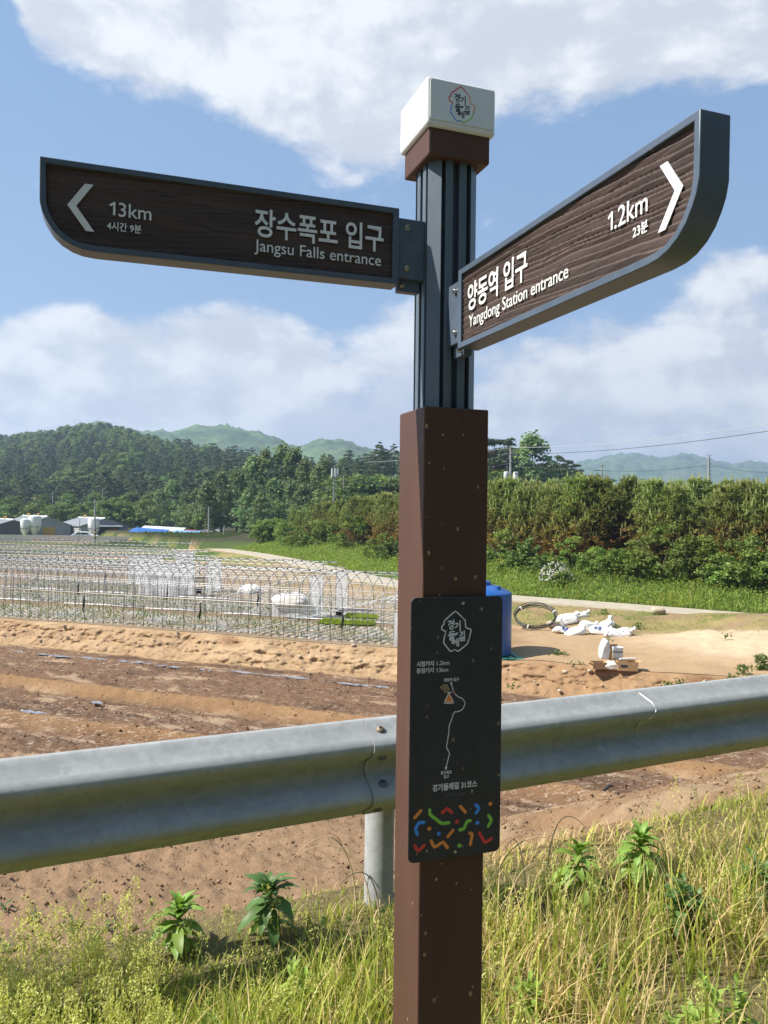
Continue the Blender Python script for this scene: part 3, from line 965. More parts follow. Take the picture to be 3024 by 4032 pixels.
strokes('emblem_lettering', [k2(L) for L in GLYPH], .00115, CAPF, -.0019, MAT['ink'], capo, dots=[(*CP(*zK(*p)), .0014) for p in DOTS])


# lettering ---------------------------------------------------------
def text_mesh(body, bold, extrude):
    cu = bpy.data.curves.new('lettering', 'FONT')
    cu.body = body; cu.size = 1; cu.offset = bold; cu.extrude = extrude; cu.resolution_u = 4
    o = bpy.data.objects.new('lettering', cu)
    COL.objects.link(o)
    dg = bpy.context.evaluated_depsgraph_get()
    me = bpy.data.meshes.new_from_object(o.evaluated_get(dg))
    bpy.data.objects.remove(o); bpy.data.curves.remove(cu)
    return me


def lettering(body, box, M, y, mat, parent, bold=.012, thick=.0012, flip=False, skew=0.0):
    """text fitted into box (x0, z0, x1, z1) on the face given by M, standing proud of y by thick"""
    me = text_mesh(body, bold, .5)
    n = len(me.vertices)
    co = np.empty(n * 3, np.float32); me.vertices.foreach_get('co', co); co = co.reshape(-1, 3)
    lo, hi = co.min(0), co.max(0)
    x0, z0, x1, z1 = box
    u = (co[:, 0] - lo[0]) / (hi[0] - lo[0]); w = (co[:, 1] - lo[1]) / (hi[1] - lo[1])
    nv = np.stack([x0 + u * (x1 - x0), y - thick * (co[:, 2] + .5), z0 + w * (z1 - z0)], 1).astype(np.float32)
    me.vertices.foreach_set('co', nv.ravel()); me.materials.append(mat); me.update()
    o = bpy.data.objects.new('lettering', me); COL.objects.link(o)
    return put(o, M, parent)


# direction boards ---------------------------------------------------
BO = [(0, .001), (0, .164), (.7085, .1615), (.7075, .079), (.7030, .060), (.6960, .0455), (.6850, .0285), (.6700, .0145), (.6510, .0040), (.6320, -.0015), (.6080, -.0035)]
BI = [(.0135, .0125), (.0135, .1525), (.6975, .1510), (.6965, .0800), (.6925, .0630), (.6860, .0495), (.6760, .0340), (.6630, .0220), (.6470, .0135), (.6300, .0095), (.6080, .0080)]
TH = .047


def lxz(p, mirror):
    return (-p[0], p[1]) if mirror else p


def board(origin, ex_tip, into, mirror, label, texts, arrow, seed):
    """ex_tip: direction from the pole to the tip; into: away from the viewer. mirror=True: the reading direction runs from tip to pole"""
    ex = -ex_tip if mirror else ex_tip
    M = frame(origin, ex, UPZ, into)
    mb = MB(); n = len(BO)
    for P, yy in ((BO, 0), (BI, 0), (BI, .0105), (BO, TH)):
        for p in P:
            x, z = lxz(p, mirror); mb.v.append((x, yy, z))
    F_ = []
    for i in range(n):
        j = (i + 1) % n
        F_ += [[i, j, n + j, n + i], [n + i, n + j, 2 * n + j, 2 * n + i], [3 * n + i, 3 * n + j, j, i]]
    F_.append(list(range(3 * n, 4 * n))); F_.append(list(range(2 * n, 3 * n)))
    mb.f = F_; mb.mi = [0] * len(F_)
    fr = mb.build('direction_board', MAT['slate'])
    import bmesh
    bm = bmesh.new(); bm.from_mesh(fr.data); bmesh.ops.recalc_face_normals(bm, faces=bm.faces); bm.to_mesh(fr.data); bm.free()
    b = fr.modifiers.new('bevel', 'BEVEL'); b.width = .0012; b.segments = 2; b.limit_method = 'ANGLE'; b.angle_limit = rad(50)
    fr.data.polygons.foreach_set('use_smooth', [True] * len(fr.data.polygons)); fr.data.set_sharp_from_angle(angle=rad(35))
    put(fr, M, sp); fr['label'] = label
    # timber panel with raised grain
    nx, nz = 420, 110
    s = np.linspace(.0140, .6970, nx)
    bi = np.array(BI)
    lowx = np.concatenate([[.0135], bi[10:2:-1, 0]]); lowz = np.concatenate([[.0125], bi[10:2:-1, 1]])
    zb = np.interp(s, lowx, lowz); zt = np.interp(s, [.0135, .6975], [.1525, .1510])
    q = np.linspace(0, 1, nz)
    SX, Q = np.meshgrid(s, q); ZB, ZT = np.meshgrid(zb, q)[0], np.meshgrid(zt, q)[0]
    ZZ = ZB + (ZT - ZB) * Q
    wv = ZZ + .020 * np.sin(SX * 4.2 + seed) + .018 * fbm(SX * 3.0, ZZ * 3, 3, seed) + .004 * fbm(SX * 14, ZZ * 40, 3, seed + 1)
    g = wv * 1000 / 10.5 + 1.3 * fbm(wv * 60, wv * 0, 2, seed + 2)
    ph = g - np.floor(g)
    hgt = np.where(ph < .80, .0012 + .0026 * (ph / .80) ** .8, .0038 * (1 - (ph - .80) / .20)) + .0010 * fbm(SX * 20, ZZ * 420, 3, seed + 4)
    hgt *= .55 + .9 * _hash(np.floor(g), np.floor(g) * 0, seed + 6)
    if mirror: hgt = hgt * .55
    XX = -SX if mirror else SX
    v = np.stack([XX.ravel(), (.0090 - hgt).ravel(), ZZ.ravel()], 1)
    q_ = grid(nx, nz)
    if mirror: q_ = q_[:, ::-1]
    put(link('timber_panel', npmesh('timber_panel', v, q_, MAT['wood'])), M, fr)
    for body, box, bold, mk in texts:
        lettering(body, box, M, .0048, MAT['white_print'], fr, bold, .0011)
    ap = [lxz(p, mirror) for p in arrow]
    o = MB().prism(ap, -.0050, -.0037, FACE).build('arrow', MAT['white_print'])
    o2 = o; put(o2, M, fr)
    one = (-.5862, .0718, .0245) if mirror else (.5135, .0742, .0265)
    ox_, oz_, oh_ = one
    op = [(.36, 0), (.56, 0), (.56, 1), (.42, 1), (.02, .78), (.09, .64), (.36, .78)]
    put(MB().prism([(ox_ + x * oh_ * .82, oz_ + z * oh_) for x, z in op], -.0048, -.0037, FACE).build('lettering', MAT['white_print']), M, fr)
    # bracket: a folded plate on the pole side, with two socket bolts and a lower ear
    d = 1 if mirror else -1
    bk = MB()
    bk.box((d * .030, .020, .0815), (.062, .030, .129))
    bk.box((d * .030, .026, .006), (.050, .020, .030))
    put(bk.build('bracket', MAT['slate'], bevel=.0015), M, fr)
    for zz in (.1265, .0392):
        bt = MB()
        bt.lathe([(.0075, 0), (.0075, .0012)], (0, 0, 0), 16, axis=Matrix.Rotation(rad(90), 3, 'X'))
        bt.lathe([(.0050, .0012), (.0050, .0062), (.0044, .0068), (.0026, .0068), (.0026, .0045)], (0, 0, 0), 14, axis=Matrix.Rotation(rad(90), 3, 'X'))
        put(bt.build('bolt', MAT['steel_bolt'], smooth=.6), M @ Matrix.Translation((d * .0205, .005, zz)), fr)
    bt = MB().lathe([(.0042, 0), (.0042, .012), (.0022, .012), (.0022, .008)], (0, 0, 0), 12, axis=Matrix.Rotation(rad(90), 3, 'X'))
    put(bt.build('bolt', MAT['steel_bolt'], smooth=.6), M @ Matrix.Translation((d * .012, .016, .001)), fr)
    return fr


ARW = [(.6297, .1235), (.6145, .1235), (.6445, .0797), (.6120, .0350), (.6270, .0350), (.6600, .0797)]
mir = lambda x0, z0, x1, z1: (-x0, z0, -x1, z1)
board(Vector((.0253, 1.6961, 1.9925)), -E1, E2, True, 'direction board pointing to the falls, in shade',
      [('장수폭포 입구', mir(.3090, .0660, .0340, .1235), .016, 0), ('Jangsu Falls entrance', mir(.3090, .0292, .0392, .0600), .001, 0),
       ('3km', mir(.5690, .0700, .5090, .0968), .004, 0), ('4시간 9분', mir(.5895, .0420, .5270, .0590), .012, 0)], ARW, 11)
ARW2 = [(x * 1.0 + .014, z) for x, z in ARW]
board(Vector((.1481, 1.6445, 1.8445)), -E2, E1, False, 'direction board pointing to the station, sunlit',
      [('양동역 입구', (.0390, .0690, .2790, .1245), .016, 0), ('Yangdong Station entrance', (.0450, .0290, .4094, .0600), .001, 0),
       ('.2km', (.5300, .0725, .6040, .1020), .004, 0), ('23분', (.5725, .0450, .6045, .0615), .012, 0)], ARW2, 23)

# information plate ---------------------------------------------------
PLO = PO - .0065 * E2 - .0288 * E1 + UPZ * (1.5 - .7238)
PLM = frame(PLO, E1, UPZ, E2)
plate = MB().prism(rc(0, 0, .2128, .5520, .013), 0, .003, FACE).build('information_plate', MAT['plate'], bevel=.0005)
put(plate, PLM, sp); plate['label'] = 'black route plate with white map line and coloured dashes'
YP = -.0031
PP = lambda x, y: Plane(PLO, E1)(1500 + x / 1.9236, 2300 + y / 1.9236)
# the emblem again, white, scaled from the cap's
kx0, kz0, kx1, kz1 = .0496, .0159, .1113, .0925
qx0, qz0, qx1, qz1 = .0695, .4361, .1388, .5226
kp = lambda L: [(qx0 + (x - kx0) / (kx1 - kx0) * (qx1 - qx0), qz0 + (z - kz0) / (kz1 - kz0) * (qz1 - qz0)) for x, z in k2(L)]
strokes('emblem', [kp(L) for L in OUT.values()] + [kp(L) for L in GLYPH], .00135, PLM, YP, MAT['white_print'], plate, dots=[(*kp([p])[0], .0016) for p in DOTS])
pt = lambda *a: [PP(x, y) for x, y in a]
for body, box, bold, mat in [
    ('시점까지', (.0136, .4078, .0525, .4192), .02, 'white_print'), ('1.2km', (.0594, .4090, .0880, .4178), .006, 'white_print'),
    ('종점까지', (.0136, .3940, .0525, .4050), .02, 'white_print'), ('13km', (.0596, .3945, .0855, .4032), .006, 'white_print'),
    ('양동역 입구', (.0762, .3732, .1110, .3808), .02, 'white_print'), ('장수폭포', (.0711, .1780, .0965, .1858), .02, 'white_print'), ('입구', (.0782, .1695, .0905, .1768), .02, 'white_print'),
    ('경기둘레길 31코스', (.0527, .1440, .1563, .1592), .024, 'white_print'), ('관리번호. 31202', (.0818, .1305, .1267, .1366), .0, 'grey_print'),
    ]:
    lettering(body, box, PLM, YP, MAT[mat], plate, bold, .0005)
strokes('route_line', [pt((528, 752), (535, 775), (542, 800), (547, 818), (578, 850), (605, 860), (622, 875), (634, 902), (625, 920), (622, 935), (600, 955), (580, 963), (552, 965), (540, 990), (530, 1025), (512, 1070), (510, 1120), (498, 1190), (492, 1230), (505, 1260), (516, 1280), (505, 1320), (488, 1387)), pt((500, 818), (532, 818)), pt((510, 822), (471, 901), (550, 899), (510, 822))],
        .0010, PLM, YP, MAT['white_print'], plate, dots=[(*PP(528, 750), .0026), (*PP(488, 1387), .0028)])
tri = pt((510, 828), (475, 898), (546, 896))
put(MB().prism([(x, z) for x, z in tri], .0030, .0034, FACE).build('warning_triangle', MAT['orange']), PLM, plate)
x_, z_ = PP(547, 818)
strokes('route_marker', [], .001, PLM, YP - .0009, MAT['red'], plate, dots=[(x_, z_, .0022)])
lettering('현위치', (.0826, .3290, .0938, .3326), PLM, YP - .0004, MAT['white_print'], plate, .01, .0003)
st = [PP(435 + 5, 772), PP(455, 768), PP(470, 752), PP(483, 758), PP(500, 755), PP(506, 778), PP(516, 795), PP(505, 812), PP(492, 818), PP(478, 826), PP(468, 806), PP(452, 795)]
put(MB().prism(st, .0030, .0042, FACE).build('mud_spot', MAT['mud']), PLM, plate)
DASH = [('orange', [(298, 1712), (252, 1765)]), ('green', [(365, 1705), (365, 1740), (455, 1810), (510, 1803)]), ('red', [(460, 1727), (497, 1695), (533, 1725)]), ('orange', [(597, 1680), (635, 1723)]),
        ('blue', [(713, 1668), (740, 1693), (715, 1730)]), ('green', [(810, 1748), (833, 1783), (808, 1830)]), ('blue', [(322, 1800), (282, 1805), (256, 1850), (272, 1893)]),
        ('green', [(672, 1787), (648, 1792), (622, 1852), (592, 1857)]), ('orange', [(542, 1860), (502, 1908)]), ('orange', [(668, 1882), (688, 1887), (672, 1968)]),
        ('red', [(740, 1880), (782, 1955), (833, 1922)]), ('red', [(253, 1978), (275, 2020), (323, 1975)]), ('orange', [(375, 1940), (400, 1990), (468, 1947), (500, 1992)])]
for cname, L in DASH:
    strokes('coloured_dash', [pt(*L)], .0035, PLM, YP, MAT[cname], plate)
for cname, p in [('orange', (823, 1660)), ('orange', (361, 1848)), ('red', (570, 1795)), ('blue', (725, 1803)), ('blue', (433, 1885)), ('green', (588, 1975))]:
    strokes('coloured_dot', [], .001, PLM, YP, MAT[cname], plate, dots=[(*PP(*p), .0044)])
for p in ((617, 143), (557, 2022)):
    x_, z_ = PP(*p)
    put(MB().lathe([(.0036, 0), (.0034, .0008), (.002, .0016), (.0008, .0016), (.0008, .001)], (0, 0, 0), 14, axis=Matrix.Rotation(rad(90), 3, 'X')).build('screw', MAT['steel_bolt'], smooth=.6), PLM @ Matrix.Translation((x_, -.003, z_)), plate)

# ------------------------------------------------------------------ guardrail
gr = empty('guardrail', (RAIL0[0], RAIL0[1], 0), math.atan2(RAILD[1], RAILD[0]))
tag(gr, 'galvanised steel guardrail along the road verge behind the signpost', 'guardrail')
WP = [(.0, .020), (.004, .004), (.02, -.005), (.05, -.060), (.068, -.079), (.084, -.083), (.100, -.078), (.118, -.060), (.145, -.012), (.160, -.002), (.175, 0), (.190, -.002), (.205, -.012), (.232, -.060), (.250, -.078), (.266, -.083), (.282, -.079), (.300, -.060), (.330, -.005), (.346, .004), (.350, .020)]
WP = [(z, y) for z, y in WP]
ZTOP = .742


def beam(x0, x1, lift):
    xs = np.linspace(x0, x1, 13)
    v = []
    for x in xs:
        for z, y in WP: v.append((x, y - lift, ZTOP - z))
    n = len(WP)
    v += [(x, y + .004, z) for x, y, z in v]
    N = len(xs) * n
    q = []
    for i in range(len(xs) - 1):
        for k in range(n - 1):
            a = [i * n + k, i * n + k + 1, (i + 1) * n + k + 1, (i + 1) * n + k]
            q.append(a); q.append([N + j for j in a[::-1]])
    for i in (0, len(xs) - 1):
        for k in range(n - 1):
            a = [i * n + k, i * n + k + 1, N + i * n + k + 1, N + i * n + k]
            q.append(a if i else a[::-1])
    for i in range(len(xs) - 1):
        for k in (0, n - 1):
            q.append([i * n + k, (i + 1) * n + k, N + (i + 1) * n + k, N + i * n + k])
    me = npmesh('beam', v, q, MAT['galv'], smooth=True)
    me.set_sharp_from_angle(angle=rad(50))
    return link('beam', me, gr)


beam(-4.3, .26, 0)
beam(-.088, 3.9, .010)
beam(3.6, 9.0, .0055)
prof = [(.057, -.9), (.057, .60), (.053, .612), (.035, .62), (0, .622)]
pm = MB().lathe(prof, (0, 0, 0), 32).mesh('guardrail_post', MAT['galv'], .7)
for tx_ in (.035, -3.98, 4.02, 8.0):
    link('guardrail_post', pm, gr, (tx_, .115, 0))
blk = MB().box((0, 0, 0), (.09, .06, .20)).mesh('spacer_block', MAT['galv'])
for tx_ in (.02, -3.98, 4.02, 8.0):
    link('spacer_block', blk, gr, (tx_, .030, ZTOP - .175))
bm_ = MB().lathe([(.017, 0), (.017, .003), (.013, .009), (.006, .0115), (.0055, .006), (0, .006)], (0, 0, 0), 18).mesh('bolt_head', MAT['rust_bolt'], .9)
bm2 = MB().lathe([(.017, 0), (.017, .003), (.013, .009), (.006, .0115), (.0055, .006), (0, .006)], (0, 0, 0), 18).mesh('bolt_head', MAT['rail_dark'], .9)


def wp(z):
    zz = [a for a, b in WP]; yy = [b for a, b in WP]
    y = np.interp(z, zz, yy); y2 = np.interp(z + .004, zz, yy); y1 = np.interp(z - .004, zz, yy)
    t = Vector((0, y2 - y1, -.008)).normalized()
    return y, Vector((0, -abs(t.z), -t.y if True else 0)).normalized() if abs(t.z) > 1e-6 else Vector((0, -1, 0))


for i, (xx, zz) in enumerate(((-.040, .032), (-.040, .125), (-.036, .225), (-.040, .325), (3.75, .032), (3.75, .225))):
    y, nrm = wp(zz)
    zz_ = [a for a, b in WP]; yy_ = [b for a, b in WP]
    dy = np.interp(zz + .004, zz_, yy_) - np.interp(zz - .004, zz_, yy_)
    nrm = Vector((0, -.008, -dy)).normalized() if True else nrm
    o = link('bolt_head', bm_ if i in (0, 4) else bm2, gr, (xx, y - .010, ZTOP - zz))
    o.rotation_mode = 'QUATERNION'; o.rotation_quaternion = nrm.to_track_quat('Z', 'Y')

# white scuff of paint running down the beam on the sunny side
sc_pts = []
for k, (t_, z_) in enumerate(((1.235, .012), (1.262, .045), (1.258, .075), (1.235, .105), (1.222, .140), (1.220, .170))):
    y_ = float(np.interp(z_, [a for a, b in WP], [b for a, b in WP])) - .0115
    sc_pts.append((t_, y_, ZTOP - z_))
MB().tube(sc_pts, [.002, .0035, .003, .0028, .0022, .004], 6).build('paint_scuff', MAT['white'], gr, smooth=True)

# ------------------------------------------------------------------ greenhouses: bare pipe frames
GW, GP, GH, SH = 4.4, 5.2, 2.52, 1.28
GSTEP = .5
arc = [(0, 0), (0, SH)]
for k in range(1, 12):
    a = math.pi * k / 12
    arc.append((GW / 2 - GW / 2 * math.cos(a), SH + (GH - SH) * math.sin(a) ** .92))
arc += [(GW, SH), (GW, 0)]
# round the shoulder
arch_me = MB().tube([(0, x, z) for x, z in arc], .0135, 5).mesh('arch', MAT['pipe'], True)
ANG = math.atan2(U2[1], U2[0])
GLEN = 40
UEND = [1.15, -5.8, -16.5, -22.5, -24]
LABELG = ['bare pipe greenhouse frame nearest the bank, with clear sheet at its open end', 'second bare greenhouse frame from the bank, white curtains hung at its end doorway',
          'third bare greenhouse frame from the bank, behind the one with end curtains', 'fourth bare greenhouse frame from the bank, one row before the farthest', 'farthest bare greenhouse frame, next to the farm wall']
rail_heights = [(0, .28, .012, 'rail_dark'), (0, SH - .13, .016, 'rail_dark'), (0, SH + .02, .016, 'pipe')]
arcp = lambda k: arc[k]
houses = []
for g in range(5):
    x0, y0 = uv(UEND[g], g * GP)
    root = empty('greenhouse_frame', (x0, y0, G), ANG)
    tag(root, LABELG[g], 'greenhouse', 'bare greenhouse frames on the terrace')
    houses.append(root)
    L = GLEN + 6 * g
    nh = int(L / GSTEP)
    for i in range(nh + 1):
        o = link('arch', arch_me, root, (-i * GSTEP + (.03 * math.sin(i * 7.1 + g)), .012 * math.sin(i * 3 + g), .012 * math.sin(i * 5 + g)))
    for side in (0, GW):
        for _, z, r, mk in rail_heights:
            link('side_rail', MB().tube([(-L - .1, side - .03 + .06 * (side > 0), z), (.15, side - .03 + .06 * (side > 0), z)], r, 5).mesh('side_rail', MAT[mk]), root)
    for k in (3, 4, 6, 7, 8, 10, 11) if g < 3 else (3, 7, 11):
        y_, z_ = arc[k]
        link('purlin', MB().tube([(-L - .1, y_, z_ - .03), (.12, y_, z_ - .03)], .0115, 5).mesh('purlin', MAT['pipe']), root)
    # end posts and diagonal braces
    for yy in (1.45, 2.95):
        link('end_post', MB().tube([(0, yy, 0), (0, yy, 2.42)], .017, 5).mesh('end_post', MAT['pipe']), root)
    link('end_rail', MB().tube([(0, 0, 1.95), (0, GW, 1.95)], .014, 5).mesh('end_rail', MAT['pipe']), root)
    for yy in (.06, GW - .06):
        link('brace', MB().tube([(-7.5, yy, .05), (-.3, yy + (.5 if yy < 1 else -.5), 1.95)], .014, 5).mesh('brace', MAT['pipe']), root)
# ridge clamps that show as knots
cl = MB().box((0, 0, 0), (.05, .05, .06)).mesh('clamp', MAT['rail_dark'])
for g in (0, 1):
    for i in range(46):
        link('clamp', cl, houses[g], (-i * GSTEP, GW / 2, GH - .03))
# black tie straps hanging on the sides
for g, us in ((0, (-3.0, -9.2, -15.0, -21.0)), (1, (-2.6, -7.6, -13.0)), (2, (-5, -10))):
    for u in us:
        st_ = MB().tube([(u, -.05, 1.18), (u + .03, -.10, 1.0), (u + .06, -.12, .85), (u - .01, -.10, .62), (u + .02, -.08, .45)], [.02, .035, .045, .04, .012], 5)
        link('strap', st_.mesh('strap', MAT['strap'], True), houses[g])


def sheet(name, parent, pts, nx=8, nz=8, sag=.05, mat='film', seed=1):
    """hanging sheet between four corners (bl, br, tr, tl), with soft folds"""
    bl, br, tr_, tl = [Vector(p) for p in pts]
    nrm = (br - bl).cross(tl - bl).normalized()
    v = []
    for j in range(nz + 1):
        for i in range(nx + 1):
            a, b = i / nx, j / nz
            p = bl.lerp(br, a).lerp(tl.lerp(tr_, a), b)
            v.append(p + nrm * (sag * math.sin(a * 9 + seed) * (1.2 - b) + sag * .6 * math.sin(a * 21 + b * 3 + seed * 2)))
    return link(name, npmesh(name, v, grid(nx + 1, nz + 1), MAT[mat], smooth=True), parent)


sheet('end_sheet', houses[0], [(-.95, -.06, .0), (.02, -.06, .0), (.02, -.06, 1.22), (-.95, -.06, 1.22)], sag=.02)
sheet('door_curtain', houses[1], [(.02, 0, .0), (.02, 1.5, .0), (.02, 1.5, 2.0), (.02, .05, 1.9)], 14, 8, .045, 'film', 1)
sheet('door_curtain', houses[1], [(.02, 3.0, .0), (.02, 4.3, .0), (.02, 4.3, 1.9), (.02, 3.0, 2.0)], 14, 8, .045, 'film', 4)
sheet('side_curtain', houses[1], [(-1.9, -.03, .05), (.0, -.03, .05), (.0, -.03, .62), (-1.9, -.03, .62)], 12, 5, .03, 'film', 2)
for g, (a, b) in ((2, (0, GW)), (3, (0, GW)), (4, (0, 2.2))):
    sheet('door_curtain', houses[g], [(.02, a, .0), (.02, a + 1.6, .0), (.02, a + 1.6, 1.98), (.02, a + .05, 1.9)], 14, 8, .05, 'film', g)
    sheet('door_curtain', houses[g], [(.02, b - 1.5, .0), (.02, b, .0), (.02, b, 1.9), (.02, b - 1.5, 1.98)], 14, 8, .05, 'film', g + 3)
sheet('side_curtain', houses[2], [(-2.6, -.03, .05), (.0, -.03, .05), (.0, -.03, 1.9), (-2.6, -.03, 1.9)], 14, 6, .05, 'film', 7)
sheet('side_curtain', houses[3], [(-1.5, -.03, .05), (.0, -.03, .05), (.0, -.03, 1.9), (-1.5, -.03, 1.9)], 14, 6, .05, 'film', 9)
MAT['skirt'] = material('white base skirt', (.72, .72, .72), (.55, .54, .52), 2, rough=.6)
for g in range(4):
    mbk = MB()
    r2 = random.Random(g)
    u = -GLEN
    while u < -.5:
        l = r2.uniform(1.5, 6)
        mbk.tube([(u, .02, .05), (u + l * .5, .05, .07), (u + l, .02, .05)], [.03, .05, .03], 5); u += l + r2.uniform(.1, 1.2)
    if g: link('base_skirt', mbk.mesh('base_skirt', MAT['skirt'], True), houses[g])['kind'] = 'stuff'

# planting beds inside: pale mulch pillows in rows, with seedlings between them
def blocks(name, us, vs, zt, size, mat, prob, seed):
    r = np.random.default_rng(seed)
    U_, V_ = np.meshgrid(us, vs)
    U_ = U_.ravel() + r.normal(0, .012, U_.size); V_ = V_.ravel() + r.normal(0, .012, V_.size)
    keep = r.random(U_.size) < prob
    U_, V_ = U_[keep], V_[keep]
    n = len(U_)
    lx = size[0] * r.uniform(.85, 1.1, n); ly = size[1] * r.uniform(.8, 1.1, n); hz = zt * r.uniform(.7, 1.2, n)
    X = B0[0] + U2[0] * U_ + V2[0] * V_; Y = B0[1] + U2[1] * U_ + V2[1] * V_
    base = zterrace(X, Y)
    v = np.empty((n, 8, 3))
    for k, (sx, sy, top) in enumerate([(-1, -1, 0), (1, -1, 0), (1, 1, 0), (-1, 1, 0), (-.75, -.6, 1), (.75, -.6, 1), (.75, .6, 1), (-.75, .6, 1)]):
        du, dv = sx * lx / 2, sy * ly / 2
        v[:, k, 0] = X + U2[0] * du + V2[0] * dv; v[:, k, 1] = Y + U2[1] * du + V2[1] * dv; v[:, k, 2] = base - .02 + top * (hz + .02)
    f = np.array([[4, 5, 6, 7], [0, 1, 5, 4], [1, 2, 6, 5], [2, 3, 7, 6], [3, 0, 4, 7]])
    q = (np.arange(n)[:, None, None] * 8 + f[None]).reshape(-1, 4)
    return tag(link(name, npmesh(name, v.reshape(-1, 3), q, mat)), kind='stuff')


MAT['pillow'] = material('pale straw mulch', (.30, .25, .175), (.24, .20, .14), .6, rough=.8, coords='World', c3=(.34, .32, .29), s3=.5, t3=(.45, .62))
vs = np.concatenate([g * GP + np.arange(.35, GW - .2, .26) for g in range(3)])
blocks('mulch_cover', np.arange(-30, .8, .36), vs, .05, (.30, .17), MAT['pillow'], .96, 5)
r = np.random.default_rng(8)
n = 5200
U_ = r.uniform(-30, .9, n); row = r.integers(0, len(vs), n); V_ = vs[row] + .13 + r.normal(0, .02, n); U_ = np.round(U_ / .18) * .18 + r.normal(0, .02, n)
ok = U_ < np.array(UEND)[np.minimum((V_ / GP).astype(int), 4)] - .2
U_, V_ = U_[ok], V_[ok]; n = len(U_)
X = B0[0] + U2[0] * U_ + V2[0] * V_; Y = B0[1] + U2[1] * U_ + V2[1] * V_; Z = zterrace(X, Y)
vv, qq, cc = [], [], []
for k in range(3):
    a = r.uniform(0, 6.28, n); h_ = r.uniform(.10, .22, n); l = r.uniform(.02, .09, n); w = .009
    dx, dy = np.cos(a), np.sin(a)
    P = np.stack([np.stack([X - dy * w, Y + dx * w, Z], 1), np.stack([X + dy * w, Y - dx * w, Z], 1), np.stack([X + dx * l + dy * w * .5, Y + dy * l - dx * w * .5, Z + h_], 1), np.stack([X + dx * l - dy * w * .5, Y + dy * l + dx * w * .5, Z + h_], 1)], 1)
    vv.append(P.reshape(-1, 3)); qq.append(np.arange(n * 4).reshape(-1, 4) + k * n * 4)
    cc.append(np.repeat(np.array([[.10, .17, .03]]) * r.uniform(.7, 1.5, (n, 1)), 4, 0))
MAT['leafattr'] = foliage('leaf blades', attr=True, trans=.4, vary=.0)
tag(link('seedlings', npmesh('seedlings', np.concatenate(vv), np.concatenate(qq), MAT['leafattr'], col=np.concatenate(cc))), kind='stuff')

# green seedling mats on the ground in front of the second frame
def pad(name, corners, label, seed, group):
    P = [Vector((p.x, p.y, 0)) for p in corners]
    r = np.random.default_rng(seed)
    n = 5200
    a, b = r.random(n), r.random(n)
    p0, p1, p2, p3 = [np.array(p) for p in P]
    Q = (p0[None] * (1 - a)[:, None] + p1[None] * a[:, None]) * (1 - b)[:, None] + (p3[None] * (1 - a)[:, None] + p2[None] * a[:, None]) * b[:, None]
    zc = float(zterrace(*(((P[0] + P[2]) / 2)[:2]))) + .03
    z = np.full(n, zc + .045)
    an = r.uniform(0, 6.28, n); h = r.uniform(.025, .055, n); dx, dy = np.cos(an) * .012, np.sin(an) * .012
    lx = r.normal(0, .02, n)
    v = np.stack([np.stack([Q[:, 0] - dx, Q[:, 1] - dy, z - .02], 1), np.stack([Q[:, 0] + dx, Q[:, 1] + dy, z - .02], 1), np.stack([Q[:, 0] + dx + lx, Q[:, 1] + dy, z + h], 1), np.stack([Q[:, 0] - dx + lx, Q[:, 1] - dy, z + h], 1)], 1).reshape(-1, 3)
    c = np.repeat(np.array([[.34, .42, .06]]) * r.uniform(.75, 1.2, (n, 1)), 4, 0)
    root = empty(name, (*((P[0] + P[2]) / 2)[:2], G))
    tag(root, label, 'seedling bed', group)
    ox = np.array(root.location)
    link('seedling_leaves', npmesh('seedling_leaves', v - ox, np.arange(n * 4).reshape(-1, 4), MAT['leafattr'], col=c), root)['kind'] = 'stuff'
    base = MB().prism([(p.x - ox[0], p.y - ox[1]) for p in P], zc - G - .08, zc - G + .025)
    base.build('tray', MAT['bin'], root)


pad('seedling_bed', [gnd(685, 1350, G), gnd(806, 1353, G), gnd(812, 1344, G), gnd(700, 1339, G)], 'larger bright green seedling bed in front of the white curtains', 3, 'seedling beds beside the greenhouse')
pad('seedling_bed', [gnd(745, 1336, G), gnd(815, 1339, G), gnd(815, 1332, G), gnd(750, 1328, G)], 'smaller bright green seedling bed behind the larger one', 4, 'seedling beds beside the greenhouse')


def tub(p, r, h, name, label, cat, mat, lid=None, group=None):
    root = empty(name, p); tag(root, label, cat, group)
    MB().lathe([(r * .82, 0), (r, h), (r * 1.06, h), (r * 1.06, h - .03), (r * .96, h - .03), (r * .8, .02), (0, .02)], n=20).build('body', mat, root, smooth=.7)
    return root


p = gnd(733, 1330, G); p.z = float(zterrace(p.x, p.y))
t_ = tub(p, .20, .36, 'tub', 'black plastic tub beside the right hand white curtain', 'tub', MAT['bin'])
MB().tube([(.2 * math.cos(a), .2 * math.sin(a) * .4 - .1, .34 + .06 * math.sin(a)) for a in np.linspace(0, math.pi, 9)], .006, 5).build('handle', MAT['bin'], t_)
p = gnd(428, 1283, G); p.z = float(zterrace(p.x, p.y))
t_ = tub(p, .24, .40, 'tub', 'black plastic tub at the curtained ends of the far frames', 'tub', MAT['bin'])
MB().tube([(.24 * math.cos(a), -.1, .36 + .07 * math.sin(a)) for a in np.linspace(0, math.pi, 9)], .006, 5).build('handle', MAT['bin'], t_)


